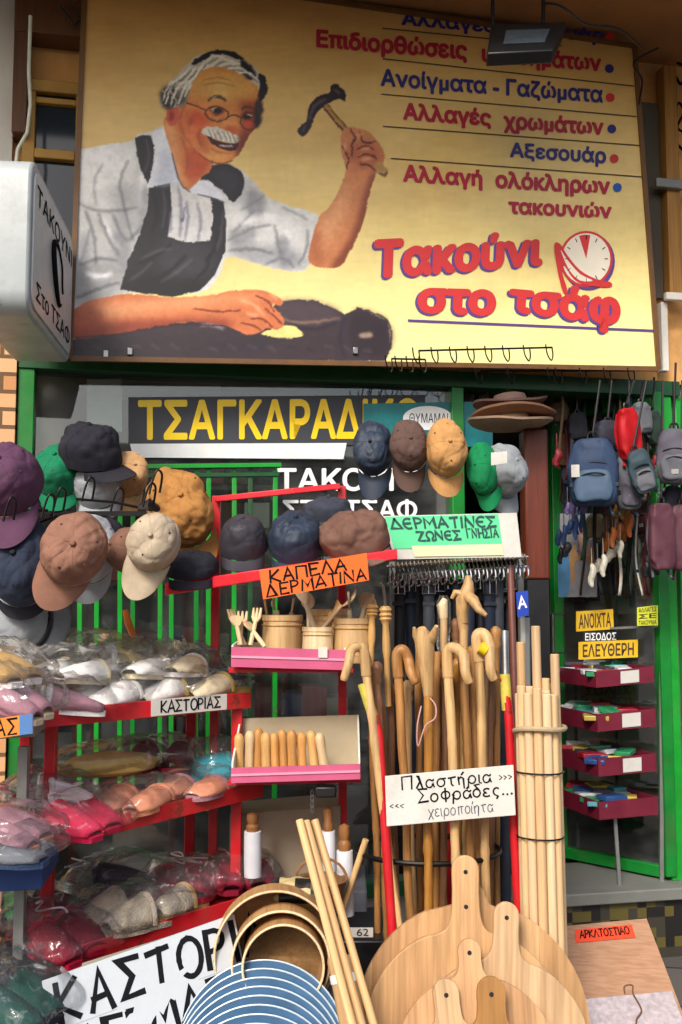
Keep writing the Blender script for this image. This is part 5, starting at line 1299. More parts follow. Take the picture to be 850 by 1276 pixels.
# ------------------------------------------------------------------ red slipper rack
def shelf_frame(a, b, dep=.30):
    a, b = Vector(a), Vector(b); t = b - a; k = Vector((-t.y, t.x, 0)).normalized() * dep
    return a, b, k
SHELF = {1: shelf_frame(P(42, 908, 2.58), P(312, 882, 3.0)), 2: shelf_frame(P(56, 1060, 2.58), P(328, 992, 3.0)), 3: shelf_frame(P(56, 1214, 2.58), P(345, 1124, 3.0))}
rk = thing('slipper_rack', 'red metal shelf rack loaded with bagged slippers', 'rack', (SHELF[2][0].x + .3, 2.95, 0))
for i in (1, 2, 3):
    a, b, k = SHELF[i]; th = .046
    mb = MB(); mb.slab(a + Vector((0, 0, .012)), b + Vector((0, 0, .012)), k, .012); mb.build('shelf', m_red, rk, world=True)
    mb = MB(); e = k.normalized() * -.004; mb.slab(a + e, b + e, k.normalized() * .0035, th); mb.build('shelf_lip', m_red, rk, world=True, bevel=.0015)
for t_, back in ((.15, .4), (.96, .08), (.15, 1.0), (.96, 1.0)):
    a, b, k = SHELF[1]; p = a + (b - a) * t_ + k * (back * .96 + .02)
    mb = MB(); mb.bar((p.x, p.y, 0), (p.x, p.y, p.z + (.02 if not back else .02)), .03); mb.build('post', m_red, rk, world=True, bevel=.002)
def on_shelf(i, t, s, up=0.0):
    a, b, k = SHELF[i]; return a + (b - a) * t + k * s + Vector((0, 0, .025 + up))
def shelf_yaw(i):
    a, b, k = SHELF[i]; return math.atan2((b - a).y, (b - a).x)
a, b, k = SHELF[1]; e = k.normalized() * -.006
q = [a + (b - a) * .5 + Vector((0, 0, .048)) + e, a + (b - a) * .87 + Vector((0, 0, .048)) + e, a + (b - a) * .87 + Vector((0, 0, .003)) + e, a + (b - a) * .5 + Vector((0, 0, .003)) + e]
kt = thing('shelf_label', 'white strip lettered in black marker on the upper red shelf edge', 'label', (q[3] + q[2]) / 2)
panel(q, .002).build('strip', m_white_card, kt, world=True); marker_text('ΚΑΣΤΟΡΙΑΣ', sub_quad(q, .12, .18, .9, .86), m_ink, kt, w=.15, seed=5)

def slipper_mb(L, w, h, seed=0):
    def wid(y): return (.72 + .28 * math.sin(math.pi * (y * .9 + .08)) - .14 * math.exp(-((y - .4) / .14) ** 2)) * (1 - max(0, (y - .8) / .2) ** 2 * .75) ** .5 * (1 - max(0, (.12 - y) / .12) ** 2 * .6) ** .5
    so = MB()
    n = 20; out = [(wid(i / n) * w / 2, L * (i / n - .5)) for i in range(n + 1)]
    o2 = out + [(-x, y) for x, y in reversed(out)]
    m = len(o2); so.add([(x, y, 0) for x, y in o2] + [(x, y, .014) for x, y in o2], [tuple(reversed(range(m))), tuple(range(m, 2 * m))] + [(i, (i + 1) % m, m + (i + 1) % m, m + i) for i in range(m)])
    up = MB()
    def f(u, v):
        y = .40 + .57 * v; hh = h * (1 - .72 * max(0, v) ** 1.5); a = math.pi * u
        x = -math.cos(a) * wid(y) * w / 2 * 1.02; z = .013 + math.sin(a) ** .8 * hh
        return Vector((x, L * (y - .5), z + .003 * nz((x, y, z), 40, seed)))
    up.grid(f, 15, 12)
    cu = MB(); cu.tube([f(i / 12, 0) for i in range(13)], .009, n=7)
    return so, up, cu
def bag_mb(lx, ly, lz, seed, crumple=.03, e=.55):
    mb = MB(); nu, nv = 56, 30
    def sg(c, p): return math.copysign(abs(c) ** p, c)
    def f(u, v):
        th, ph = 2 * math.pi * u, math.pi * (v - .5)
        x = lx / 2 * sg(math.cos(ph), .45) * sg(math.cos(th), e); y = ly / 2 * sg(math.cos(ph), .45) * sg(math.sin(th), e); z = lz / 2 * sg(math.sin(ph), .8)
        edge = max(abs(x) / lx * 2, abs(y) / ly * 2)
        z *= 1 - .55 * max(0, edge - .55) / .45
        p = Vector((x, y, z))
        rd = 1 - 2 * abs(nz(p, 13, seed)); rd2 = 1 - 2 * abs(nz(p, 31, seed + 5))
        p += Vector((nz(p, 10, seed + 1), nz(p, 10, seed + 2), 0)) * crumple * .9
        p.z += (rd * .55 + rd2 * .3) * crumple * (.4 + max(0, z) / lz * 2)
        p.z = max(p.z, -lz / 2 + .001)
        p.z += lz / 2
        return p
    mb.grid(f, nu, nv, wrap=True); return mb
fab = lambda n, c: mat(n, c, rough=.9, var=.22, scale=18, bump=.6, bscale=120, spec=.2, bdist=.004)
f_white = fab('white_fleece', '#efece6'); f_cream = fab('cream_wool', '#dccfae'); f_red = fab('red_felt', '#b81238'); f_pink = fab('hot_pink_felt', '#d3264f'); f_crim = fab('crimson_felt', '#7d1028'); f_salm = fab('salmon_felt', '#d08a68')
f_grey = fab('grey_felt', '#6c7076'); f_dark = fab('dark_felt', '#2c2c36'); f_blue = fab('denim_felt', '#3d4f70'); f_teal = fab('turquoise_felt', '#1c8fa0'); f_yel = fab('straw_felt', '#c2ab64'); f_tanf = fab('tan_felt', '#bd9a62'); f_pinkp = fab('dusty_pink_felt', '#a87a86'); f_maroon = fab('maroon_felt', '#4d1420')
f_ofur = mat('offwhite_fur', '#bfb29c', rough=.95, var=.3, scale=40, bump=1.0, bscale=220, bdist=.008)
NB = 0
def bagged(label, pos, yaw, m1, m2=None, L=.23, w=.088, h=.055, spread=.1, tilt=0, extra=(.05, .05, .035), stackup=False, name='bagged_slippers', group=None, cord=None, crumple=.02, cat='slippers', roll=0):
    global NB; NB += 1
    yaw += math.pi; tilt = -tilt * .6; L *= 1.08; w *= 1.12; h *= .92
    rot = Matrix.Rotation(yaw, 3, 'Z') @ Matrix.Rotation(tilt, 3, 'X') @ Matrix.Rotation(roll, 3, 'Y')
    t = thing(name, label, cat, pos, rot, group)
    for s in (-1, 1):
        so, up, cu = slipper_mb(L, w, h, NB * 7 + s)
        off = (s * spread / 2, s * .012, .008 if not stackup or s < 0 else h * .75); rr = Matrix.Rotation(R(4 * s), 3, 'Z')
        sl = so.build('slipper', m2 or m1, t, loc=off, rot=rr); up.build('upper', m1, sl, solid=.006); cu.build('cuff', m2 or f_white, sl)
    ly, lx, lz = L + extra[1], w + spread + extra[0], h + extra[2] + (h * .6 if stackup else 0)
    bag_mb(lx, ly, lz, NB * 5.3, crumple).build('plastic_bag', m_poly, t, ang=80)
    if cord:
        mb = MB(); zz = lz + .006
        mb.tube(smooth([(random.uniform(-.3, .3) * lx, random.uniform(-.4, .1) * ly, zz - .005 + random.uniform(-.004, .012)) for _ in range(7)], 6), .0028, n=6); mb.build('cord', cord, t)
    return t
Y1, Y2, Y3 = shelf_yaw(1), shelf_yaw(2), shelf_yaw(3)
cordw = mat('white_cord', '#dcc6c9', rough=.6); cordp = mat('pink_cord', '#e88aa0', rough=.6)
# upper shelf
bagged('bagged dusty pink slippers at the near end of the upper red shelf', on_shelf(1, .14, .30), Y1 + R(60), f_pinkp, f_white, tilt=R(10), cord=cordw, crumple=.03)
bagged('bagged tan slippers piled behind the dusty pink pair', on_shelf(1, .14, .72, .03), Y1 + R(75), f_tanf, f_cream, tilt=R(8), crumple=.03)
bagged('bagged white fleece slippers, the largest pair on the upper shelf', on_shelf(1, .38, .40), Y1 + R(-62), f_white, f_white, w=.1, tilt=R(6), crumple=.024)
bagged('bagged grey slippers behind the large white pair', on_shelf(1, .40, .74, .02), Y1 + R(70), f_grey, f_white, tilt=R(12), crumple=.03)
bagged('bagged white slippers with yellow lining beside the lettered strip', on_shelf(1, .62, .42), Y1 + R(-70), f_white, f_yel, tilt=R(6), crumple=.024)
bagged('bagged slate slippers in the middle back of the upper shelf', on_shelf(1, .66, .74, .03), Y1 + R(-75), f_grey, f_cream, tilt=R(-12), crumple=.03)
bagged('bagged cream and straw slippers over the end of the lettered strip', on_shelf(1, .86, .42), Y1 + R(-72), f_cream, f_yel, tilt=R(5), crumple=.024)
bagged('bagged denim blue slippers at the far back of the upper shelf', on_shelf(1, .90, .78, .04), Y1 + R(68), f_blue, f_white, tilt=R(10), crumple=.03)
bagged('bagged white slippers heaped on top of the upper shelf pile', on_shelf(1, .56, .55, .06), Y1 + R(-60), f_white, f_cream, tilt=R(-8), crumple=.03)
bagged('bagged cream slippers lying on the white pair with yellow lining', on_shelf(1, .74, .55, .06), Y1 + R(-55), f_cream, f_white, tilt=R(-6), crumple=.035)
bagged('bagged white slippers on top near the dusty pink pair', on_shelf(1, .27, .55, .06), Y1 + R(-68), f_white, f_cream, tilt=R(-8), crumple=.035)
bagged('bagged straw yellow slippers crowning the upper shelf pile', on_shelf(1, .48, .80, .09), Y1 + R(80), f_yel, f_white, tilt=R(8), crumple=.035)
# middle shelf
bagged('bagged hot pink slippers hanging over the middle shelf edge', on_shelf(2, .15, .20), Y2 + R(18), f_pink, f_pink, w=.1, tilt=R(14), cord=cordw, crumple=.022)
bagged('bagged white fleece slippers lying on the hot pink pair', on_shelf(2, .12, .52, .045), Y2 + R(70), f_white, f_white, L=.18, w=.08, spread=.07, tilt=R(8), crumple=.02)
bagged('bagged crimson slippers under the white pair on the middle shelf', on_shelf(2, .06, .75), Y2 + R(40), f_red, f_pink, tilt=R(8), cord=cordp)
bagged('bagged salmon slippers in the middle of the middle shelf', on_shelf(2, .46, .32), Y2 + R(-58), f_salm, f_salm, tilt=R(6), h=.04)
bagged('bagged salmon pink slippers at the far end of the middle shelf', on_shelf(2, .72, .26), Y2 + R(-64), f_salm, f_pinkp, L=.18, tilt=R(4), h=.035)
bagged('bagged maroon slippers at the back of the middle shelf', on_shelf(2, .70, .85, .04), Y2 + R(-40), f_maroon, f_crim, tilt=R(-14), h=.08)
def beret(label, pos, yaw, m, r, h, name, cat, long=1.0, bag=True):
    t = thing(name, label, cat, pos, Matrix.Rotation(yaw, 3, 'Z')); sd = len(bpy.data.objects)
    mb = MB()
    def f(u, v):
        th = 2 * math.pi * u; pr = [(0.62, 0), (.95, .2), (1.0, .5), (.8, .85), (.45, .98), (0.02, 1.0)]
        x = v * 5; i = min(4, int(x)); g = x - i; rr = pr[i][0] * (1 - g) + pr[i + 1][0] * g; zz = pr[i][1] * (1 - g) + pr[i + 1][1] * g
        p = Vector((r * rr * math.cos(th) * long, r * rr * math.sin(th), h * zz)); k = 1 + .12 * nz(p, 14, sd); return Vector((p.x * k, p.y * k, p.z * (1 + .25 * nz(p, 9, sd + 3))))
    mb.grid(f, 40, 21, wrap=True); mb.build('body', m, t, ang=80)
    if bag: bag_mb(r * 2.25 * long, r * 2.3, h * 1.5, sd, .014).build('plastic_bag', m_poly, t, ang=80)
    return t
beret('long straw yellow beret in plastic on the middle shelf', on_shelf(2, .42, .70, .085), Y2, f_yel, .078, .06, 'bagged_beret', 'beret', 1.9)
beret('round turquoise beret in plastic at the far end of the middle shelf', on_shelf(2, .90, .45, .0), Y2, f_teal, .092, .09, 'bagged_beret', 'beret')
# lowest shelf
bagged('bagged crimson slippers with white cords hanging over the lowest shelf', on_shelf(3, .10, .30), Y3 + R(12), f_crim, f_red, w=.1, tilt=R(16), cord=cordw, crumple=.026)
bagged('bagged dark red slippers behind the corded crimson pair', on_shelf(3, .12, .80), Y3 + R(30), f_crim, f_maroon, tilt=R(-10), h=.08)
bagged('bagged off-white fur slippers on the lowest shelf edge', on_shelf(3, .36, .28), Y3 + R(-80), f_ofur, f_ofur, L=.19, h=.075, w=.1)
bagged('bagged small cream fur slippers next to the off-white pair', on_shelf(3, .55, .36), Y3 + R(-70), f_ofur, f_tanf, L=.17, h=.06)
bagged('bagged black slippers at the back of the lowest shelf', on_shelf(3, .42, .82, .02), Y3 + R(70), f_dark, f_dark, tilt=R(-14), h=.09, cord=mat('grey_cord', '#8e939c', rough=.5))
bagged('bagged crimson slippers with pink cords on the lowest shelf', on_shelf(3, .68, .55), Y3 + R(-30), f_crim, f_red, w=.1, tilt=R(-10), h=.075, cord=cordw)
bagged('bagged crimson slippers at the far end of the lowest shelf', on_shelf(3, .93, .40), Y3 + R(-25), f_crim, f_crim, tilt=R(-6), h=.065, cord=cordp)
# the next rack, cut by the picture's edge
nr = thing('slipper_rack', 'second shelf rack with blue edged boards beside the red one', 'rack', (P(-60, 1060, 2.4).x, 2.6, 0))
m_blue = mat('blue_shelf_paint', '#27427c', rough=.4, var=.25, scale=8)
for y0, m, th in ((918, m_grey_metal, 26), (1072, m_grey_metal, 20), (1108, m_blue, 30)):
    mb = MB(); mb.slab(P(-160, y0 + 14, 2.36), P(42 if y0 < 1000 else 52, y0, 2.44), (-.03, .25, 0), S(th, 2.4)); mb.build('shelf', m, nr, world=True, bevel=.002)
mb = MB(); mb.bar((P(-150, 1000, 2.5).x, 2.5, 0), P(-150, 900, 2.5), .03); mb.bar((P(30, 1000, 2.6).x, 2.6, 0), P(30, 930, 2.6), .025); mb.build('post', m_grey_metal, nr, world=True)
oc = thing('shelf_label', 'orange and blue hand lettered card on the neighbouring shelf edge', 'label', P(15, 921, 2.36))
q = pq([(-34, 900), (41, 889), (41, 914), (-34, 924)], 2.37)
panel(q, .003).build('card', mat('light_orange_card', '#e8862e', rough=.55, var=.08), oc, world=True); 
panel(sub_quad([p + quad_n(q) * .002 for p in q], .78, 0, 1, 1), .001).build('card', mat('blue_card', '#4c78b0', rough=.55, var=.08), oc, world=True)
marker_text('ΑΣ', sub_quad(q, .38, .12, .74, .9), m_ink, oc, w=.13, seed=7)
bagged('bagged pale pink slippers on the second rack, topmost', P(0, 893, 2.5), R(75), f_pinkp, f_cream, tilt=R(14), h=.075, crumple=.03)
bagged('bagged tan slippers heaped over the pale pink pair on the second rack', P(-10, 850, 2.56), R(60), f_tanf, f_white, tilt=R(10), crumple=.03)
bagged('bagged mauve slippers on the second rack lower board', P(-2, 1050, 2.46), R(70), f_pinkp, f_salm, tilt=R(8), crumple=.026)
bagged('bagged blue grey slippers under the mauve pair', P(0, 1072, 2.4), R(80), f_grey, f_blue, tilt=R(4), h=.035)
bagged('bagged sea green slippers near the ground by the lettered board', P(12, 1268, 2.42), R(60), fab('sea_green_felt', '#12443c'), f_dark, tilt=R(10), h=.07, crumple=.03)
bagged('bagged black slippers above the sea green pair', P(0, 1225, 2.6), R(50), f_dark, f_dark, tilt=R(10), h=.06, crumple=.03)
mb = MB(); mb.box((P(0, 1290, 2.5).x - .12, 2.6, P(0, 1278, 2.5).z / 2), (.5, .5, P(0, 1278, 2.5).z)); place(mb, 'carton', mat('dim_carton', '#4a3e36', rough=.8), 'dark carton on the ground under the sea green slippers', 'carton', bevel=.004)
# big white lettered board
q = pq([(52, 1222), (292, 1138), (322, 1290), (74, 1384)], (2.44, 2.62, 2.50, 2.32))
kb = thing('lettered_board', 'large white board with big black hand lettering under the red shelves', 'sign', (q[3] + q[2]) / 2)
panel(q, .012).build('board', mat('weathered_white_board', '#b2b9bf', rough=.6, var=.08, scale=6, dirt=.2), kb, world=True, bevel=.003)
marker_text('ΚΑΣΤΟΡΙΑ', sub_quad(q, .06, .62, 1.14, .93), m_ink, kb, w=.15, gap=.24, seed=11, lift=.0016)
mb = MB(); q2 = sub_quad(q, .0, .572, 1, .580); mb.add([p + quad_n(q) * .0012 for p in q2], [(3, 2, 1, 0)]); mb.build('score_line', mat('grey_pencil', '#9fa3a6', rough=.6), kb, world=True)
marker_text('ΔΕΡΜΑΤΙΝΑ', sub_quad(q, .12, .29, 1.2, .53), m_ink, kb, w=.17, seed=12, lift=.0016)
# ------------------------------------------------------------------ belts on a chrome rail with a green card
bl = thing('belt_rail', 'chrome rail with rows of small ring hooks for belts', 'rail', P(568, 712, 3.12))
for y, d in ((704, 3.06), (716, 3.1)):
    mb = MB(); mb.tube([P(482, y + 2, d), P(658, y - 10, d + .03)], .005, n=8); mb.build('bar', m_chrome, bl, world=True)
for i in range(34):
    k = i / 33; x = 486 + 168 * k; y = 707 - 11 * k; d = 3.03 + .03 * k
    mb = MB(); mb.tube(smooth([P(x, y - 5, d + .03), P(x + 2, y + 3, d), P(x + 5, y + 15 + 5 * (i % 2), d - .015), P(x - 2, y + 20 + 5 * (i % 2), d), P(x - 3, y + 8, d + .02)], 3), .0028, n=5); mb.build('hook', m_chrome, bl, world=True)
mb = MB(); mb.bar(P(489, 700, 3.16), (P(489, 700, 3.16).x, 3.16, 0), .018); mb.bar(P(648, 690, 3.2), (P(648, 690, 3.2).x, 3.2, 0), .018); mb.build('upright', m_grey_metal, bl, world=True)
gcq = pq([(476, 643), (644, 639), (650, 694), (492, 697)], 3.0)
gc = thing('belt_card', 'green to white card with black hand lettering above the belts', 'card sign', (gcq[2] + gcq[3]) / 2)
panel(gcq, .004).build('backing', m_white_card, gc, world=True)
m_gcard = mat('mint_card', '#5ad695', rough=.5, var=.12, scale=3)
panel([p + quad_n(gcq) * .002 for p in sub_quad(gcq, .02, .24, .86, .98)], .0015).build('card', m_gcard, gc, world=True)
panel([p + quad_n(gcq) * .0035 for p in sub_quad(gcq, .16, .05, .86, .3)], .0012).build('card', mat('cream_card', '#d9dcae', rough=.5, var=.1), gc, world=True)
mkk = quad_n(gcq) * .003
g2 = [p + mkk for p in gcq]
m_gink = mat('dark_green_pen', '#1b4a48', rough=.6, bump=0)
marker_text('ΔЄΡΜΑΤΙΝЄΣ', sub_quad(g2, .05, .70, .83, .93), m_gink, gc, w=.2, seed=21)
marker_text('ΖΩΝЄΣ', sub_quad(g2, .22, .42, .55, .62), m_gink, gc, w=.22, seed=22)
marker_text('ΓΝΗΣΙΑ', sub_quad(g2, .6, .46, .84, .66), m_gink, gc, w=.17, gap=.24, seed=23)
m_belts = [cloth('black_belt', '#15161b', rough=.45), cloth('navy_belt', '#232a3a', rough=.5), cloth('grey_belt', '#3c4048', rough=.5), cloth('brown_belt', '#43291c', rough=.5)]
def belt(px, y0, y1, d, m, wpx, label, group):
    a = P(px, y0, d); t = thing('belt', label, 'belt', a, None, group); w = S(wpx, d); L = a.z - P(px, y1, d).z
    mb = MB(); sd = px * .37
    def f(u, v): return Vector(((u - .5) * w + .006 * math.sin(v * 5 + sd), .012 * math.sin(v * 7 + sd), -L * v))
    mb.grid(f, 3, 24); mb.build('strap', m, t, solid=.004)
    mb = MB(); e = w * .62
    mb.tube([(-e, -.006, .0), (e, -.006, .0), (e, -.006, -.045), (-e, -.006, -.045)], .003, n=6, closed=True); mb.tube([(0, -.006, 0), (0, -.008, -.045)], .0022, n=5); mb.build('buckle', m_chrome, t)
    mb = MB(); mb.box((0, -.0005, -.075), (w * 1.12, .012, .012)); mb.build('keeper', m, t)
for i, x in enumerate((496, 510, 522, 534, 546, 598, 610, 622, 634, 572, 584, 558)):
    belt(x, 722 - (i % 3) * 3, 1090 + 20 * (i % 4), 3.1 + .02 * (i % 3), m_belts[(0, 1, 0, 2, 0, 0, 1, 2, 0, 0, 1, 0)[i]], 13, 'dark leather belt hanging behind the walking canes', 'dark belts behind the canes')
bt_ = thing('blue_tag', 'small blue price tag with white mark beside the belts', 'tag', P(650, 768, 2.98))
q = pq([(643, 738), (658, 736), (659, 767), (645, 769)], 2.98); panel(q, .002).build('card', mat('royal_blue_card', '#1c3fa8', rough=.45, var=.1), bt_, world=True)
marker_text('Α', sub_quad(q, .2, .35, .8, .8), m_white_letter, bt_, w=.16, seed=4)
mb = MB(); mb.tube([P(636, 705, 3.05), P(641, 860, 2.98), P(648, 1130, 2.9)], .011, n=10)
place(mb, 'brown_pole', mat('brown_pole_paint', '#6e3d33', rough=.45, var=.2), 'thin brown pole standing behind the red tipped pole', 'pole')
mb = MB(); mb.tube([P(653, 770, 3.06), P(655, 1000, 3.0)], .018, n=8)
place(mb, 'grey_pole', m_grey_metal, 'grey metal tube under the blue price tag', 'pole')

# ------------------------------------------------------------------ walking canes in a red floor stand
cs = thing('cane_stand', 'red tube floor stand with a dark ring holding walking canes', 'stand', (P(540, 1060, 2.85).x, 2.85, 0))
def foot(p, q_):  # continue the line p->q_ to the ground
    p, q_ = Vector(p), Vector(q_); t = p.z / (p.z - q_.z); return p + (q_ - p) * t
for pts in (((466, 892, 2.72), (472, 915, 2.71), (488, 1150, 2.66)), ((562, 960, 3.02), (561, 1120, 3.0)), ((628, 845, 2.74), (634, 890, 2.73), (646, 1140, 2.7))):
    pp = [P(*p) for p in pts]; mb = MB(); mb.tube(pp + [foot(pp[0], pp[-1])], .0125, n=12); mb.build('pole', m_red if pts[0][0] != 562 else m_red, cs, world=True)
for (a, b, m) in (((452, 852, 2.72), (465, 893, 2.72), 'y'), ((629, 840, 2.74), (632, 885, 2.735), 'y'), ((629, 786, 2.76), (630, 842, 2.74), 'g')):
    mb = MB(); mb.tube([P(*a), P(*b)], .0145 if m == 'y' else .0105, n=12); mb.build('grip', mat('yellow_tape', '#c9bb4e', rough=.5, var=.25, scale=30) if m == 'y' else m_steel, cs, world=True)
rc = P(533, 1058, 2.85)
for z, r in ((rc.z, .2), (.12, .2)):
    mb = MB(); mb.tube([(rc.x + r * math.cos(R(k * 10)), 2.85 + r * math.sin(R(k * 10)) * .8, z) for k in range(36)], .007, n=8, closed=True); mb.build('ring', m_blackwire, cs, world=True)
mb = MB(); mb.lathe([(0, 0.002), (.21, .002), (.21, .02), (0, .02)], 32, sy=.8); mb.v = [(x + rc.x, y + 2.85, z) for x, y, z in mb.v]; mb.build('base_plate', m_blackwire, cs, world=True)
wq = pq([(480, 967), (640, 953), (643, 1016), (482, 1030)], (2.62, 2.66, 2.645, 2.605))
ws = thing('cane_stand_sign', 'white hand lettered sign tied across the cane stand', 'sign', (wq[2] + wq[3]) / 2)
panel(wq, .005).build('board', m_white_card, ws, world=True, bevel=.0015)
marker_text('Πλαστήρια', sub_quad(wq, .13, .70, .82, .96), m_ink, ws, w=.12, seed=31)
marker_text('Σοφράδες...', sub_quad(wq, .25, .42, .98, .68), m_ink, ws, w=.13, seed=32)
m_bpen = mat('blue_black_pen', '#3c4250', rough=.6, bump=0)
marker_text('χειροποίητα', sub_quad(wq, .32, .12, .82, .36), m_bpen, ws, w=.07, seed=33)
marker_text('>>>', sub_quad(wq, .88, .72, .98, .9), m_ink, ws, w=.09, seed=34)
marker_text('<<<', sub_quad(wq, .03, .34, .13, .5), m_ink, ws, w=.09, seed=35)
w_cane = wood('varnished_chestnut', '#ad7c44', var=.5, rough=.5); w_cane2 = wood('light_cane', '#c8a470', var=.4, rough=.52); w_cane3 = wood('honey_cane', '#ac772e', var=.45, rough=.48); w_cane4 = wood('brown_cane', '#80583a', var=.5, rough=.55)
m_tip = mat('rubber_tip', '#1c1a1a', rough=.7)
def cane(label, handle, shaft, d, r, m, dz=0.0, group=None, knots=True, name='walking_cane', knob=False):
    r *= .9
    """handle: pixel points of the crook ending on the shaft top; shaft: (top, a lower point); runs on to the ground"""
    top, low = P(*shaft[0], d), P(*shaft[1], d - .03)
    end = foot(top, low); end = Vector((end.x, end.y, .03)) if end.z < .05 else end
    t = thing(name, label, 'cane', end, None, group)
    N_ = 60; sd = len(bpy.data.objects) * .71; kn = [random.uniform(.04, .97) for _ in range(9)]
    pts = [top + (end - top) * (k / N_) + Vector((mnoise.noise(Vector((k * .09, sd, 0))), mnoise.noise(Vector((k * .09, sd, 5))), 0)) * .007 * min(1, k / 6) for k in range(N_ + 1)]
    mb = MB(); mb.tube(pts, [r * (1.06 - .3 * k / N_) * (1 + .07 * mnoise.noise(Vector((k * .35, sd, 9))) + .2 * sum(math.exp(-((k / N_ - q_) / .006) ** 2) for q_ in kn)) for k in range(N_ + 1)], n=12); mb.build('shaft', m, t, world=True)
    if knob:
        mb = MB(); mb.tube([top + Vector((0, 0, z)) for z in (-.02, -.005, .01, .025, .038, .046)], [r, r * 1.5, r * 1.25, r * 1.75, r * 1.4, r * .5], n=12); mb.build('knob', m, t, world=True)
    if handle:
        hp = smooth([P(x, y, d + dz_) for x, y, dz_ in handle] + [top + (end - top) * .02], 6)
        n = len(hp); rr = [r * 1.15 * (.82 + .28 * math.sin(math.pi * min(1, i / (n * .55)) * .5)) for i in range(n)]; rr[0] *= .75
        mb = MB(); mb.tube(hp, rr, n=12); mb.build('handle', m, t, world=True)
    mb = MB(); mb.tube([end + (top - end) * .022, end], r * .9, n=10); mb.build('tip', m_tip, t, world=True)
    return t
cane('cane with crook bent toward the utensil tray, first in the stand', [(428, 848, -.03), (434, 828, -.03), (438, 810, -.01), (448, 806, 0), (454, 814, 0)], [(455, 830), (478, 1010)], 2.72, .0125, w_cane2)
cane('plain cane standing right behind the first crook', [(452, 806, .02), (456, 818, .02)], [(458, 830), (492, 1120)], 2.8, .0115, w_cane2)
cane('cane with small crook curling toward the belts', [(519, 852, -.03), (512, 838, -.02), (509, 822, 0), (502, 810, 0), (495, 816, 0)], [(496, 832), (512, 1150)], 2.76, .0135, w_cane)
fx_ = cane('honey varnished cane with flaring forked top', None, [(534, 860), (534, 1120)], 2.7, .0135, w_cane3)
mb = MB(); mb.tube([P(534, 868, 2.7), P(532, 838, 2.7), (P(530, 812, 2.7)), P(528, 794, 2.7), P(525, 783, 2.69)], [.013, .019, .025, .026, .012], n=14); mb.tube([P(534, 800, 2.7), P(541, 790, 2.68), P(544, 780, 2.66)], [.018, .012, .005], n=10); mb.tube([P(524, 800, 2.7), P(518, 790, 2.69), P(516, 782, 2.68)], [.016, .01, .004], n=10)
mb.build('forked_head', w_cane2, fx_, world=True)
mb = MB(); mb.tube(smooth([P(525, 880, 2.68), P(520, 905, 2.66), P(521, 930, 2.66), P(530, 905, 2.66), P(542, 895, 2.66), P(543, 880, 2.67), P(536, 870, 2.68)], 5), .0022, n=5); mb.build('loop', mat('pink_string', '#b98a86', rough=.7), fx_, world=True)
cane('cane with long crook hanging before the tall bird headed cane', [(585, 852, -.05), (580, 838, -.05), (578, 818, -.03), (568, 808, -.01), (558, 812, 0)], [(558, 832), (566, 1000)], 2.7, .0135, w_cane2)
cane('cane with carved short crook in the middle of the stand', [(560, 850, -.02), (556, 832, -.02), (556, 816, 0), (566, 808, 0), (576, 815, 0)], [(578, 836), (586, 1090)], 2.78, .013, w_cane)
bh = cane('tall cane with carved bird head handle and pale beak', None, [(578, 770), (582, 1110)], 2.86, .0135, w_cane2)
mb = MB(); mb.tube([P(578, 785, 2.86), P(576, 765, 2.86), P(577, 748, 2.85), P(583, 736, 2.85), P(584, 726, 2.85), P(583, 717, 2.85)], [.014, .017, .021, .02, .014, .007], n=14); mb.tube([P(580, 742, 2.85), P(590, 748, 2.82), P(597, 760, 2.8), P(606, 767, 2.79)], [.019, .016, .011, .006], n=12); mb.tube([P(574, 740, 2.85), P(567, 738, 2.85), P(563, 746, 2.85)], [.012, .009, .005], n=10)
mb.build('bird_head', w_cane2, bh, world=True)
mb = MB(); mb.lathe([(.0145, 0), (.016, .004), (.0145, .008)], 16); p = P(578, 778, 2.86); mb.v = [(x + p.x, y + p.y, z + p.z) for x, y, z in mb.v]; mb.build('collar', w_cane4, bh, world=True)
cane('cane with big crook and yellow tape nearest the red tipped pole', [(616, 848, -.04), (611, 834, -.04), (610, 806, -.02), (603, 790, 0), (594, 794, 0)], [(597, 812), (606, 1120)], 2.76, .0135, w_cane2)
cane('cane with drooping crook under the yellow taped one', [(619, 842, 0), (613, 838, 0), (604, 824, 0), (596, 812, 0), (588, 812, 0)], [(590, 830), (596, 1100)], 2.83, .013, w_cane)
mb = MB(); p0, p1 = P(598, 806, 2.735), P(606, 811, 2.735); mb.tube([p0, p1], .0165, n=12)
place(mb, 'yellow_tape_band', mat('bright_yellow_tape', '#e0c31a', rough=.4), 'bright yellow tape wrapped round a crook handle', 'tape')
pw = cane('cane wrapped at the top in clear plastic', None, [(553, 760), (553, 1060)], 2.92, .012, w_cane2)
mb = MB(); mb.tube([P(553, 742, 2.92), P(553, 752, 2.92), P(554, 780, 2.92), P(552, 805, 2.92), P(553, 815, 2.92)], [.012, .022, .019, .02, .014], n=14); mb.build('plastic_wrap', m_poly, pw, world=True)
mb = MB(); mb.tube([P(553, 770, 2.92), P(551, 755, 2.92), P(555, 746, 2.92)], [.013, .017, .008], n=10); mb.build('knob', w_pale, pw, world=True)
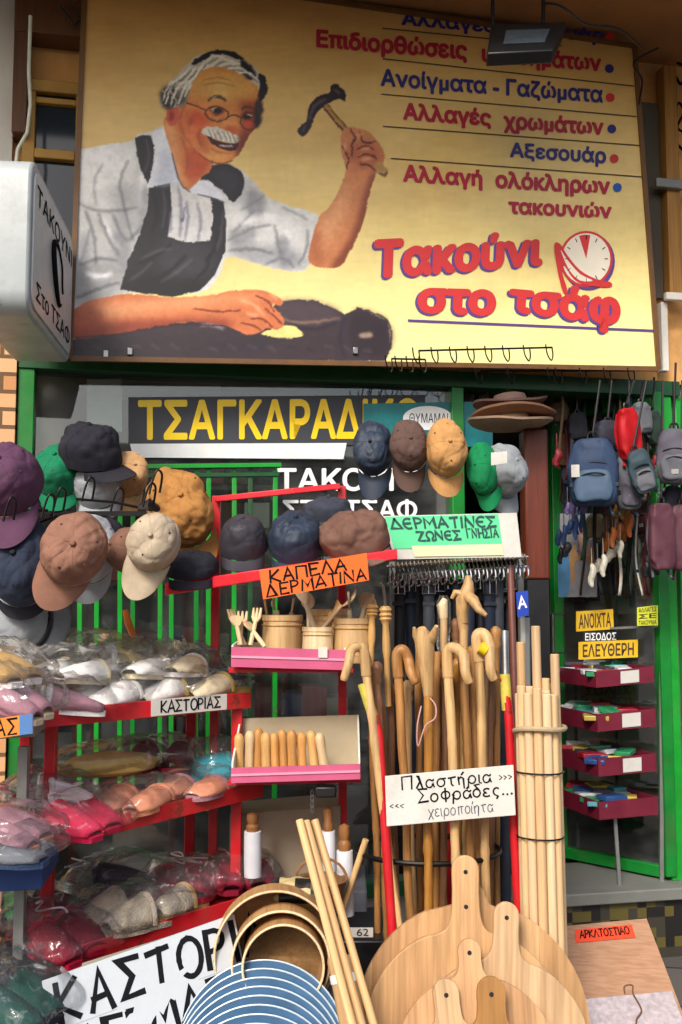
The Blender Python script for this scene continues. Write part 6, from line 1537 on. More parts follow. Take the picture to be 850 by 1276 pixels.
for i, (x0, y0, x1, y1, d, m, l) in enumerate(((470, 845, 486, 1140, 2.78, w_cane4, 'brown stick in front of the dark belts by the first crook'), (522, 800, 524, 1130, 2.94, w_cane, 'chestnut stick between the curled cane and the forked cane'), (556, 850, 552, 1130, 2.84, w_cane4, 'dark grained stick under the long crook'), (592, 840, 590, 1130, 2.95, w_cane3, 'honey stick behind the drooping crook'), (508, 868, 516, 1140, 2.86, w_cane2, 'light stick with a shadowed knob under the curled crook'), (545, 812, 542, 1140, 2.88, w_cane, 'knobbed stick touching the forked cane'), (568, 790, 574, 1140, 2.93, w_cane4, 'dark knobbed stick behind the bird headed cane'), (604, 826, 600, 1140, 2.9, w_cane2, 'light stick under the yellow tape'), (618, 800, 620, 1140, 2.93, w_cane, 'knobbed stick next to the brown pole'), (462, 862, 470, 1140, 2.9, w_cane, 'thin stick farthest from the door in the stand'), (486, 870, 494, 1140, 2.88, w_cane4, 'plain brown stick leaning behind the first canes'), (476, 880, 480, 1140, 2.84, w_cane, 'plain chestnut stick close to the red taped pole'), (548, 840, 546, 1130, 2.9, w_cane4, 'plain brown stick behind the forked cane'), (612, 850, 612, 1130, 2.9, w_cane4, 'plain brown stick at the rear near the red tipped pole'), (570, 840, 572, 1130, 2.9, w_cane3, 'plain honey stick in the middle rear of the stand'))):
    cane(l, None, [(x0, y0), (x1, y1)], d, .0115, m, name='walking_stick', knob=i % 2 == 0)
# turned back scratchers between tray and canes
def scratcher(label, x, y, d, xb, yb, prong):
    a, b = P(xb, yb, d), P(x, y, d); L = (b - a).length
    t = thing('back_scratcher', label, 'back scratcher', a, along(a, b))
    mb = MB(); r = .009
    mb.lathe([(0, 0), (r, 0), (r * .9, L * .45), (r * 1.3, L * .55), (r * 1.2, L * .68), (r, L * .8), (r * 1.5, L * .84), (r * 2.0, L * .86), (r * 1.6, L * .88), (r * 2.1, L * .9), (r * 1.6, L * .925), (r * 2.1, L * .95), (r * 1.5, L * .985), (0, L)], 18); mb.build('handle', w_tan, t)
    if prong:
        for k in range(4):
            mb = MB(); o = (k - 1.5) * .009; mb.tube([(o * .5, 0, L * .97), (o * 1.2, 0, L + .02), (o * 2 + .01, -.004, L + .05), (o * 2.4 + .016, -.012, L + .062)], [.003, .0032, .003, .002], n=6); mb.build('prong', m_steel, t)
scratcher('turned wooden back scratcher with ringed head beside the ringed pot', 464, 752, 2.86, 462, 850, False); scratcher('ringed wooden back scratcher with steel prongs', 480, 754, 2.84, 484, 880, True)
# ------------------------------------------------------------------ bundle of pale rods
w_rod = wood('planed_pine', '#dcc098', var=.16, rough=.6); w_rod2 = wood('planed_pine_warm', '#d3b284', var=.18, rough=.6)
bc = P(684, 1000, 2.62); k = 0
base_lean = P(671, 1165, 2.62).x - P(674, 860, 2.62).x
rods = []
for ring_, n, r0 in ((0, 1, 0), (1, 6, .0245), (2, 12, .0475)):
    for j in range(n):
        an = 2 * math.pi * (j + .3 * ring_) / n; rods.append((bc.x + r0 * math.cos(an), 2.68 + r0 * math.sin(an)))
tall = {0: None}
for i, (x, y) in enumerate(rods):
    lab, grp, ztop_ = 'pale planed rod cut short in the rope tied bundle', 'short rods of the tied bundle', P(672, 862 + random.uniform(-12, 10), y).z
    zt_ = ztop_
    o = None
    mb = MB(); r = .0122
    tp_ = None
    rods[i] = (x, y, zt_)
front = sorted(range(len(rods)), key=lambda i: rods[i][0])
talls = {front[2]: (800, 'pale tall rod at the cane side of the tied bundle'), front[len(front) // 2]: (780, 'tallest pale rod rising from the middle of the tied bundle'), front[-1]: (815, 'pale tall rod at the door side of the tied bundle'), front[-5]: (845, 'pale rod with rounded top, a little taller than its neighbours')}
for i, (x, y, zt_) in enumerate(rods):
    lab, grp = 'pale planed rod cut short in the rope tied bundle', 'short rods of the tied bundle'
    if i in talls: zt_ = P(672, talls[i][0], y).z; lab, grp = talls[i][1], None
    L = zt_ - .01; r = .0122
    mb = MB(); mb.lathe([(0, 0), (r, 0), (r, L - .002), (r * .85, L), (0, L)], 12)
    o = mb.build('wooden_rod', [w_rod, w_rod2][i % 2], loc=(x - base_lean * 0 , y, .01), rot=Matrix.Rotation(R(-.6), 3, 'Y')); tag(o, lab, 'rod', grp)
def band(y, rr, r, m, name, label, cat, wob=0):
    p = P(684, y, 2.62); mb = MB(); c = 36
    mb.tube([(p.x - .0105 * p.z + rr * math.cos(2 * math.pi * k / c), 2.68 + rr * math.sin(2 * math.pi * k / c), p.z + wob * math.cos(2 * math.pi * k / c + 1) + wob * .5 * math.sin(4 * math.pi * k / c)) for k in range(c)], r, n=8, closed=True); place(mb, name, m, label, cat)
band(912, .066, .0068, mat('cream_rope', '#ab9878', rough=.85, var=.15, scale=60, bump=.6), 'rope', 'cream rope looped round the rod bundle', 'rope', .008)
band(966, .0612, .0022, m_blackwire, 'binding_wire', 'upper dark wire binding the rod bundle', 'wire', .002); band(1048, .0612, .0022, m_blackwire, 'binding_wire', 'lower dark wire binding the rod bundle', 'wire', .002)

# ------------------------------------------------------------------ round bread boards with handles
w_board = plank_wood('bread_board_beech', '#cfa878', var=.3, width=.07); w_board2 = plank_wood('pale_board_beech', '#dabb92', var=.26, width=.1); w_board3 = wood('amber_board', '#a67840', var=.25, axis=2, rough=.5, scale=7); w_board4 = plank_wood('warm_board', '#cda478', var=.3, width=.045)
def bread_board(label, px, py, d, Rpx, Lpx, wpx, m, rollx=0, lean=9, holes=1, flat=1.0, zgap=.012):
    r = S(Rpx, d); L = S(Lpx, d); w = S(wpx, d) / 2
    top = P(px, py, d)
    o = []
    H = 2 * r * flat + L
    o += [(w * math.sin(R(a)), H - w + w * math.cos(R(a))) for a in range(0, 91, 15)]
    right = smooth([(w, H - w * 1.6, 0), (w * .98, 2 * r * flat + L * .45, 0), (w * 1.1, 2 * r * flat + L * .14, 0), (w * 1.6, 2 * r * flat - .03 * r, 0), (r * .42, r * flat + r * flat * .905, 0)], 5)
    o += [(p.x, p.y) for p in right]
    o += [(r * math.sin(R(a)), r * flat + r * flat * math.cos(R(a))) for a in range(30, 181, 5)]
    o2 = o + [(-x, z) for x, z in reversed(o[1:-1])]
    rot = Matrix.Rotation(R(-lean), 3, 'X') @ Matrix.Rotation(R(rollx), 3, 'Y')
    th = .018
    loc = top - rot @ Vector((0, 0, H))
    t = thing('bread_board', label, 'bread board', loc, rot)
    mb = MB(); mb.prism(list(reversed(o2)), 0, th); mb.build('board', m, t, bevel=.003)
    for hcount in range(holes):
        mb = MB(); zc = H - w * 1.15 - hcount * w * 2.4
        mb.tube([(0, -.0006, zc), (0, .004, zc)], .0055, n=14); mb.build('hole', m_black, t)
    return t
bread_board('largest round bread board at the rear with an upright handle', 590, 1102, 2.62, 138, 20, 30, w_board, 2, 8)
bread_board('second round bread board with two holes in its tall handle', 580, 1066, 2.58, 122, 82, 33, w_board, 1, 9, holes=2)
bread_board('round bread board with a long handle leaning toward the rods', 632, 1124, 2.54, 104, 62, 31, w_board2, 4, 10)
bread_board('round bread board with narrow handle in the middle of the stack', 584, 1170, 2.50, 96, 40, 27, w_board4, -2, 11)
bread_board('small paddle board with pale handle tilted to the hoops', 554, 1220, 2.46, 60, 52, 31, w_board2, -5, 12)
bread_board('small amber paddle board in front of the round boards', 612, 1217, 2.43, 62, 56, 34, w_board3, 1, 12)
# ------------------------------------------------------------------ rectangular boards by the door
q = pq([(698, 1154), (806, 1144), (862, 1290), (700, 1300)], (3.15, 3.22, 2.95, 2.88))
ab = thing('pastry_board', 'plain square plywood board with an orange tag', 'board', (q[2] + q[3]) / 2)
panel(q, .014).build('board', wood('pinkish_plywood', '#b88f70', var=.1, axis=0, rough=.7), ab, world=True, bevel=.002)
tq = [p + quad_n(q) * .001 for p in pq([(717, 1153), (786, 1148), (790, 1165), (719, 1171)], (3.115, 3.15, 3.115, 3.085))]
tq = [sub_quad(q, .16, .83, .80, .95)[i] + quad_n(q) * .003 for i in range(4)]
panel(tq, .001).build('tag', mat('orange_red_tag', '#ee4a22', rough=.5, var=.1), ab, world=True)
marker_text('ΑΡΚΛΤΟΣΤΙΑΟ', sub_quad(tq, .08, .3, .92, .85), m_ink, ab, w=.16, seed=41)
q = pq([(728, 1244), (838, 1234), (866, 1310), (742, 1320)], (2.92, 2.98, 2.82, 2.76))
sb = thing('marble_board', 'white speckled chopping board leaning on the plywood board', 'board', (q[2] + q[3]) / 2)
m_marb = mat('speckled_white', '#b9adb0', rough=.5, var=.35, scale=60, bump=.1)
panel(q, .014).build('board', m_marb, sb, world=True, bevel=.003)
mb = MB(); mb.tube(smooth([quad_at(q, .45, 1.0), quad_at(q, .47, 1.12) , quad_at(q, .56, 1.12), quad_at(q, .54, .98), quad_at(q, .58, .7), quad_at(q, .5, .55), quad_at(q, .47, .4)], 5), .0025, n=6); mb.v = [tuple(Vector(p) + quad_n(q) * .006) for p in mb.v]; mb.build('cord', mat('brown_cord', '#6b4b38', rough=.8), sb, world=True)
# ------------------------------------------------------------------ sieve hoops, blue sieves, dowels
w_hoop = wood('bent_beech', '#c99e68', var=.2, axis=2, rough=.55)
def hoop(label, px, py, d, Rpx, dep, fwd=(0, -1, .12)):
    r = S(Rpx, d); rot = axes(Vector(fwd).cross(Vector((1, 0, 0))), fwd)
    t = thing('sieve_hoop', label, 'hoop', P(px, py, d), rot)
    mb = MB(); mb.lathe([(r, -dep), (r, 0), (r - .005, 0), (r - .005, -dep), (r, -dep)], 64); o = mb.build('hoop', w_hoop, t)
    mb = MB(); mb.tube([((r - .0025) * math.cos(R(k * 6)), (r - .0025) * math.sin(R(k * 6)), .001) for k in range(60)], .0032, n=6, closed=True); mb.build('rim', wood('pale_rim', '#e4cfa6', var=.1), t)
    return t
hoop('outermost of the nested bent wood sieve hoops', 343, 1190, 2.56, 74, .10, (.08, -1, .1)); hoop('middle one of the nested bent wood sieve hoops', 350, 1200, 2.52, 60, .10, (.05, -1, .1)); hoop('innermost of the nested bent wood sieve hoops', 353, 1206, 2.49, 50, .10, (.05, -1, .08))
mb = MB(); mb.box(P(350, 1280, 2.72), (.28, .3, .36)); place(mb, 'crate', mat('grey_crate', '#6d7078', rough=.8, var=.2), 'grey crate standing behind the sieve hoops', 'crate', bevel=.006)
m_bluep = mat('blue_dish_paint', '#3c6489', rough=.38, var=.22, scale=9, bump=.15, metal=.25, dirt=.2); m_rim = mat('pale_blue_rim', '#b4c6d2', rough=.3, var=.06, bump=0)
nrm = Vector((-.02, -.93, .36)).normalized()
c0 = P(327, 1314, 2.46); proto = None
for i in range(8):
    rot = axes(nrm.cross(Vector((1, 0, 0))), nrm); r = .205
    loc = c0 + Vector((-.001 * i, -.018 * i, -.014 * i))
    if proto is None:
        proto = thing('blue_sieve', '', 'sieve', loc, rot, 'stacked blue sieves')
        mb = MB(); mb.lathe([(0, .012), (r * .9, .012), (r * .985, .018), (r, .018), (r * .99, .006), (0, .006)], 72); mb.build('dish', m_bluep, proto)
        mb = MB(); mb.tube([(r * .993 * math.cos(R(k * 5)), r * .993 * math.sin(R(k * 5)), .0185) for k in range(72)], .0022, n=6, closed=True); mb.build('rim', m_rim, proto)
        t = proto
    else:
        m = rot.to_4x4(); m.translation = loc; t = clone(proto, matrix=m)
    t['label'] = ['blue round sieve at the very back of the stack, next to the hoops', 'second blue sieve counted from the hoops', 'third blue sieve counted from the hoops', 'fourth blue sieve counted from the hoops', 'fifth blue sieve counted from the hoops', 'sixth blue sieve counted from the hoops', 'last but one blue sieve at the front of the stack', 'foremost blue sieve of the stack'][i]
w_dow = wood('dowel_beech', '#d8b17a', var=.15)
for i, (x0, x1, d, l) in enumerate(((373, 443, 2.42, 'long dowel leaning over the hoops, nearest the hoops'), (381, 455, 2.44, 'long dowel leaning between its two neighbours'), (392, 470, 2.46, 'long dowel leaning over the hoops, nearest the canes'))):
    a, b = P(x1, 1292, d - .12), P(x0, 1021 + (i == 1) * 1, d); a = foot(b, a)
    L = (b - a).length; r = .0095; mb = MB(); mb.lathe([(0, 0), (r, 0), (r, L - .003), (r * .8, L), (0, L)], 14)
    tag(mb.build('dowel', w_dow, loc=a, rot=along(a, b)), l, 'dowel')
for i, (x0, y0, x1, d, l) in enumerate(((416, 1192, 436, 2.5, 'thick short wooden stick beside the hoops'), (432, 1190, 452, 2.53, 'second thick short wooden stick behind the long dowels'))):
    b, a = P(x0, y0, d), P(x1, 1300, d - .06); a = foot(b, a); L = (b - a).length; r = .017
    t = thing('wooden_baton', l, 'wooden stick', a, along(a, b)); mb = MB(); mb.lathe([(0, 0), (r, 0), (r * 1.05, L * .5), (r, L - .03), (r * 1.1, L - .012), (r * .9, L), (0, L)], 16); mb.build('shaft', wood('raw_handle_wood', '#bf9a6c', var=.25), t)
    mb = MB(); mb.lathe([(r * 1.12, L - .06), (r * 1.14, L - .05), (r * 1.12, L - .04)], 16); mb.build('binding', m_cartw, t)
a, b = P(425, 1140, 2.8), P(456, 1046, 2.78); a = foot(b, a)
mb = MB(); mb.tube([a, b], .009, n=10); place(mb, 'dowel', w_cane2, 'dark tipped thin stick slanting beside the wrapped rolling pins', 'dowel')
# wrapped rolling pins and the carton behind
def pin(label, px, py0, py1, d, wpx, tilt=0):
    r = S(wpx, d) / 2; a, b = P(px + tilt, py1, d), P(px, py0, d); L = (b - a).length
    t = thing('rolling_pin', label, 'rolling pin', a, along(a, b))
    mb = MB(); mb.lathe([(0, 0), (r, 0), (r * 1.03, L * .3), (r, L * .7), (r * .97, L * .705), (0, L * .71)], 20); mb.build('paper_wrap', mat('white_wrap', '#c9c9cf', rough=.55, var=.1, bump=.2), t)
    mb = MB(); mb.lathe([(r * .72, L * .70), (r * .8, L * .78), (r * .55, L * .82), (r * .72, L * .9), (r * .65, L * .97), (0, L)], 18); mb.build('knob', wood('dark_knob', '#8a5c30', var=.3), t)
pin('white wrapped rolling pin by the crimson bags', 315, 1012, 1092, 2.95, 21); pin('slim white wrapped rolling pin behind the long dowels', 408, 1004, 1110, 2.9, 17, 4); pin('white wrapped rolling pin with a brown knob next to the slanting stick', 429, 1026, 1140, 2.84, 20, 2)
mb = MB(); mb.slab(P(285, 1110, 3.1), P(425, 1098, 3.1), (0, .2, 0), S(90, 3.1)); place(mb, 'carton', mat('beige_carton', '#8d7d6a', rough=.8, var=.2, scale=6), 'beige carton behind the white wrapped rolling pins', 'carton', bevel=.004)
mb = MB(); mb.box((P(355, 1120, 3.15).x, 3.2, P(355, 1104, 3.1).z / 2), (.5, .3, P(355, 1104, 3.1).z)); place(mb, 'crate', MATS['grey_crate'], 'dark crate on the ground carrying the beige carton', 'crate', bevel=.006)
cm_ = thing('hanging_lock', 'black padlock like gadget hanging with a chain under the pestle box', 'gadget', P(404, 995, 2.84))
mb = MB(); mb.box(P(406, 986, 2.84), (.06, .03, .032)); mb.build('body', m_black, cm_, world=True, bevel=.006)
for i in range(4):
    c = P(389, 988 + i * 7, 2.84); mb = MB(); mb.tube([(c.x + .004 * math.cos(R(k * 45)), c.y + (.002 if i % 2 else -.002), c.z + .009 * math.sin(R(k * 45))) for k in range(8)], .0016, n=5, closed=True); mb.build('chain_link', m_steel, cm_, world=True)
fb_ = thing('patterned_bag', 'small black and cream patterned pouch behind the hoops', 'pouch', P(368, 1128, 2.72))
mb = MB(); mb.add(*((lambda m_: (m_.v, m_.f))(bag_mb(.16, .1, .06, 5, .01)))); mb.build('pouch', checker('mottled_cloth', '#1e1a16', '#b9a878', '#5a4c30'), fb_)
bk_ = thing('wicker_basket', 'small brown wicker basket behind the long dowels', 'basket', P(400, 1135, 2.78))
mb = MB(); mb.lathe([(0, 0), (.05, 0), (.07, .08), (.074, .085), (.066, .082), (.046, .01), (0, .01)], 28); mb.build('body', wood('wicker', '#8a6440', var=.4, scale=30), bk_)
mb = MB(); mb.tube([(.07 * math.cos(R(k)), 0, .08 + .06 * math.sin(R(k))) for k in range(0, 181, 15)], .004, n=6); mb.build('handle', MATS['wicker'], bk_)
nl = thing('price_card', 'small white price card with a number by the cane stand', 'card', P(450, 1168, 2.74))
q = pq([(436, 1156), (465, 1156), (465, 1168), (436, 1168)], 2.72); panel(q, .002).build('card', m_white_card, nl, world=True); print_text('62', sub_quad(q, .3, .15, .8, .9), m_ink, nl)
mb = MB(); mb.box((P(450, 1200, 2.86).x, 2.95, P(450, 1172, 2.8).z / 2), (.2, .3, P(450, 1172, 2.8).z)); place(mb, 'crate', m_black, 'black crate below the small numbered price card', 'crate', bevel=.006)

bn = MB(); bn.slab((-.75, 2.2, .17), (.62, 2.2, .17), (0, .5, 0), .03)
bt2 = thing('low_bench', 'low plank bench near the ground carrying the wooden wares', 'bench', (-.05, 2.4, 0))
bn.build('plank', w_cane4, bt2, world=True, bevel=.003)
for x in (-.7, .55):
    for y in (2.24, 2.66):
        mb = MB(); mb.span((x, y - .02, 0), (x + .04, y + .02, .17)); mb.build('leg', w_cane4, bt2, world=True)
# ------------------------------------------------------------------ by the door: hat stack, bags, signs, trays
pl = thing('wooden_column', 'reddish brown wooden column beside the green door', 'column', (P(670, 730, 3.9).x, 3.95, 0))
w_col = wood('mahogany_column', '#6e2c14', var=.3, rough=.45)
a, b = P(656, 722, 3.9), P(686, 722, 3.9)
mb = MB(); mb.slab((a.x, a.y, a.z), (b.x, b.y, a.z), (0, .12, 0), P(656, 534, 3.9).z - a.z); mb.build('shaft', w_col, pl, world=True, bevel=.008)
mb = MB(); mb.slab((a.x + .005, a.y + .005, 0), (b.x - .005, b.y + .005, 0), (0, .11, 0), a.z - .001); mb.build('foot', m_black, pl, world=True)
def brimhat(label, px, py, d, rpx, m, crown=True, tilt=0):
    r = S(rpx, d); t = thing('felt_hat', label, 'hat', P(px, py, d), Matrix.Rotation(R(tilt), 3, 'Y'))
    mb = MB(); mb.lathe([(r * .5, .004), (r * .8, .0), (r, .014), (r * 1.01, .022), (r * .98, .022), (r * .78, .008), (r * .5, .01)], 44); mb.v = [(x * 1.06, y, z + .011 * math.sin(2 * math.atan2(y, x) + px) * (math.hypot(x, y) / r) ** 3 + .006 * nz((x, y, z), 9, py)) for x, y, z in mb.v]; mb.build('brim', m, t)
    mb = MB(); mb.lathe([(r * .52, .006), (r * .5, .03), (r * .44, .05), (r * .3, .056), (0, .05)], 40); mb.build('crown', m, t); mb = MB(); mb.lathe([(r * .525, .012), (r * .517, .024)], 40); mb.build('ribbon', m_black, t, solid=.002)
c_felt = cloth('brown_felt', '#7c5a44'); c_felt2 = cloth('taupe_felt', '#9a826c')
brimhat('brown felt hat lowest in the stack on the column', 636, 532, 3.86, 50, c_felt2); brimhat('brown felt hat in the middle of the column stack', 640, 520, 3.88, 50, c_felt, tilt=-3); brimhat('dark brown felt hat topmost on the column stack', 636, 508, 3.9, 44, c_darkbrown, tilt=-4)
def backpack(label, px, py, wpx, hpx, d, m, m2, yaw=0, name='backpack', cat='backpack', pocket=True, strapto=None, roll=0, tagw=False):
    w, h = S(wpx, d), S(hpx, d); dep = w * .5
    t = thing(name, label, cat, P(px, py + hpx / 2, d), Matrix.Rotation(R(yaw), 3, 'Z') @ Matrix.Rotation(R(roll), 3, 'Y')); sd = px * .13
    def sg(c, p): return math.copysign(abs(c) ** p, c)
    mb = MB()
    def f(u, v, W=w, H=h, D=dep, oz=0, oy=0, tp=.22):
        th, ph = 2 * math.pi * u, math.pi * (v - .5); z = H / 2 * sg(math.sin(ph), .55); k = 1 - tp * max(0, z / H * 2) ** 2
        p = Vector((W / 2 * sg(math.cos(ph), .35) * sg(math.cos(th), .6) * k, D / 2 * sg(math.cos(ph), .35) * sg(math.sin(th), .6) + oy, z + H / 2 + oz))
        return p * 1.0 + Vector((1, 1, .5)) * (.009 * nz(p, 15, sd) + .005 * nz(p, 34, sd + 3) - .006 * max(0, 1 - abs(nz(p, 12, sd + 7)) * 2) ** 3)
    mb.grid(f, 40, 24, wrap=True); mb.build('body', m, t, ang=80)
    if pocket:
        mb = MB(); mb.grid(lambda u, v: f(u, v, w * .74, h * .46, dep * .5, h * .06, -dep * .42, .1), 32, 18, wrap=True); mb.build('pocket', m2, t, ang=80)
        for z, ww, yy_ in ((.62, .62, -.5), (.46, .5, -.69)):
            mb = MB(); mb.tube([(w * ww * (k / 8 - .5), dep * yy_ * (1 - .18 * abs(k / 4 - 1) ** 2) - .004, h * z - h * .04 * (k / 4 - 1) ** 2) for k in range(9)], .003, n=6); mb.build('zip', m_black, t)
    mb = MB(); mb.tube(smooth([(-w * .12, 0, h * .97), (-w * .08, 0, h * 1.08), (w * .08, 0, h * 1.08), (w * .12, 0, h * .97)], 4), .005, n=7); mb.build('handle', m_black, t)
    for s in (-1, 1):
        mb = MB(); mb.tube(smooth([(s * w * .3, dep * .45, h * .9), (s * w * .42, dep * .6, h * .5), (s * w * .3, dep * .5, h * .05), (s * w * .36, dep * .1, -h * .12)], 5), .006, n=6); mb.build('strap', m2, t)
    if pocket:
        mb = MB(); mb.box((0, -dep * .62, h * .2), (w * .2, .004, h * .09)); mb.build('badge', m_grey_metal, t, bevel=.001)
        for s in (-1, 1):
            mb = MB(); mb.box((s * w * .43, -dep * .16, h * .3), (.012, dep * .5, .012)); mb.build('side_strap', m_black, t); mb = MB(); mb.box((s * w * .45, -dep * .3, h * .3), (.014, .02, .018)); mb.build('buckle', m_black, t, bevel=.002)
        mb = MB(); mb.tube([(w * .49 * math.cos(R(k)) * .93, -dep * .3, h * .5 + h * .47 * math.sin(R(k))) for k in range(0, 360, 12)], .0035, n=6, closed=True); mb.build('piping', m_black, t)
    if strapto:
        x, y = strapto; e = chain_matrix(t).inverted() @ P(x, y, d)
        mb = MB(); mb.tube([(0, 0, h * 1.07), tuple(e)], .005, n=6); mb.build('hanging_strap', m_black, t)
    if tagw:
        mb = MB(); mb.box((-w * .36, -dep * .62, h * .5), (w * .16, .002, h * .18)); mb.build('price_tag', m_white_card, t)
    return t
b_navy = cloth('navy_nylon', '#2c3f5e', rough=.6); b_steel = cloth('steel_blue_nylon', '#4a6078', rough=.6); b_red = cloth('red_nylon', '#b3141d', rough=.55); b_gr = cloth('grey_nylon', '#5f626a', rough=.6); b_pur = cloth('dusk_nylon', '#55525f', rough=.6); b_mar = cloth('maroon_leather', '#5a3540', rough=.5); b_dk = cloth('black_nylon', '#2a2c38', rough=.6)
backpack('navy backpack with white tag hanging in the doorway', 741, 588, 62, 86, 4.12, b_navy, b_steel, -14, strapto=(748, 474), tagw=True)
backpack('small dark pouch hanging above the navy backpack', 758, 540, 34, 34, 4.2, b_dk, b_navy, 10, pocket=False, strapto=(762, 474), name='pouch', cat='pouch')
backpack('red bag with white stripe hanging beside the navy backpack', 788, 540, 32, 66, 4.16, b_red, b_red, 20, pocket=False, strapto=(790, 474), name='shoulder_bag', cat='bag', roll=-6)
backpack('grey satchel hanging under the red bag', 784, 600, 34, 70, 4.2, b_gr, b_pur, 5, strapto=(784, 474), name='shoulder_bag', cat='bag')
backpack('narrow dark teal bag slanting past the grey satchel', 810, 585, 30, 56, 4.1, cloth('teal_nylon', '#33464f', rough=.6), b_gr, -10, strapto=(806, 474), name='shoulder_bag', cat='bag', roll=-18)
backpack('grey backpack hanging at the door post', 842, 568, 44, 70, 4.08, b_pur, b_gr, -20, strapto=(842, 452))
backpack('maroon handbag hanging before the green door post', 826, 668, 34, 84, 4.1, b_mar, b_pur, 8, pocket=False, strapto=(826, 474), name='handbag', cat='handbag')
backpack('second maroon handbag hanging closest to the grey wall', 852, 670, 34, 84, 4.16, b_mar, b_mar, -8, pocket=False, strapto=(850, 474), name='handbag', cat='handbag')
m_stripe = mat('white_stripe', '#d9d9d4', rough=.5)
sc_ = [('#20222b', 8), ('#3b3f4b', 5), ('#5c1f2a', 4), ('#a08a62', 3), ('#2b4a3f', 3), ('#8c8e92', 3), ('#6b1320', 2)]
sc_ += [('#20222b', 8), ('#6a5a44', 6), ('#9a2a2e', 3), ('#c9c4b6', 4), ('#34506e', 4), ('#3a2a22', 8)]
cols = [c for c, n in sc_ for _ in range(n)]
random.shuffle(cols)
for i, c in enumerate(cols):
    x = 694 + 130 * (i / len(cols)) + random.uniform(-3, 3); y0 = random.choice((470, 474, 478, 520, 610, 640)); y1 = y0 + random.uniform(60, 200); y1 = min(y1, 742); d = random.uniform(4.3, 4.75) + .1
    mb = MB(); w = random.uniform(.008, .018); a = P(x, y0, d); L = a.z - P(x, y1, d).z; sd = i * 1.3
    mb.grid(lambda u, v: Vector((a.x + (u - .5) * w + .02 * math.sin(v * 3 + sd) * v, a.y + .02 * math.sin(v * 5 + sd), a.z - L * v)), 3, 14)
    place(mb, 'hanging_strap', cloth('strap_' + c[1:], c, rough=.6), 'narrow strap hanging among the bags in the doorway', 'strap', 'straps hanging in the doorway', solid=.003)
for i, (x, y, w, h, d, c) in enumerate(((705, 560, 22, 40, 4.6, '#6d4a3a'), (716, 660, 16, 40, 4.7, '#86303a'), (760, 690, 24, 50, 4.8, '#4a3a34'), (700, 610, 18, 36, 4.8, '#33506b'), (770, 650, 20, 44, 4.9, '#7a5a34'), (778, 720, 22, 40, 4.9, '#392b44'))):
    backpack(['brown purse at the door edge high up', 'dark red purse below the navy backpack', 'dark brown purse over the yellow cards', 'blue purse against the door edge', 'tan purse among the straps below the grey satchel', 'violet purse above the white framed cards'][i], x, y, w, h, d, cloth('purse_' + c[1:], c), cloth('purse_' + c[1:], c), random.uniform(-20, 20), pocket=False, name='purse', cat='purse')
# board of hung packets deep in the doorway
pegq = [P(686, 545, 4.95), P(840, 525, 4.82), P(840, 765, 4.82), P(686, 765, 4.95)]
peg = thing('pegboard', 'pale pegboard hung with packets deep inside the doorway', 'board', (pegq[2] + pegq[3]) / 2)
panel(pegq, .01).build('board', mat('pale_pegboard', '#a8a7a4', rough=.7, var=.2, scale=5), peg, world=True)
pk_ = ['#7a2030', '#2c3c68', '#c9c6bb', '#3b3b40', '#96703a', '#2f6a58', '#b8b0a0', '#5a2a48', '#1f1f24', '#a83a30']
for i in range(90):
    u, v = .03 + .94 * ((i * .6180339) % 1), .04 + .92 * ((i * .7548777) % 1); p = quad_at(pegq, u, v); n_ = quad_n(pegq)
    w, h = random.uniform(.025, .06), random.uniform(.05, .13); mb = MB(); mb.box(p + n_ * (.02 + .012 * (i % 4)), (w, .012, h), Matrix.Rotation(R(random.uniform(-7, 7)), 3, 'Y'))
    cc = pk_[i % 10]; place(mb, 'hung_packet', mat('hung_' + cc[1:], cc, rough=.4, var=.35, scale=40), 'small packet hung on the pale pegboard in the doorway', 'packet', 'packets on the pegboard', bevel=.003)
# picture of a seated doll
q = pq([(698, 640), (745, 640), (744, 744), (696, 744)], 4.62)
pp_ = thing('door_poster', 'tall poster of a doll on a wooden chair inside the door', 'poster', (q[2] + q[3]) / 2)
panel(q, .004).build('sheet', mat('pale_poster', '#8f9096', rough=.5, var=.35, scale=12), pp_, world=True)
def pshape(pts, m, name, l):
    mb = MB(); v = [quad_at(q, a, b_) + quad_n(q) * l for a, b_ in cr(pts, 3)]; mb.add(v, [tuple(range(len(v)))]); mb.build(name, m, pp_, world=True)
pshape([(0, .05), (.25, .05), (.28, .5), (.0, .55)], mat('sky_blue_print', '#4f88b5', rough=.5, var=.3), 'print', .002)
pshape([(.32, .2), (.42, .2), (.42, .42), (.78, .42), (.78, .2), (.88, .2), (.9, .6), (.3, .6)], mat('chair_print', '#b58a58', rough=.5, var=.15), 'print', .003)
pshape([(.4, .5), (.8, .5), (.74, .72), (.62, .78), (.5, .72)], mat('doll_print', '#c49a8e', rough=.5, var=.2), 'print', .004)
pshape([(.52, .76), (.7, .76), (.72, .9), (.6, .96), (.5, .9)], mat('doll_print2', '#b58478', rough=.5, var=.2), 'print', .005)
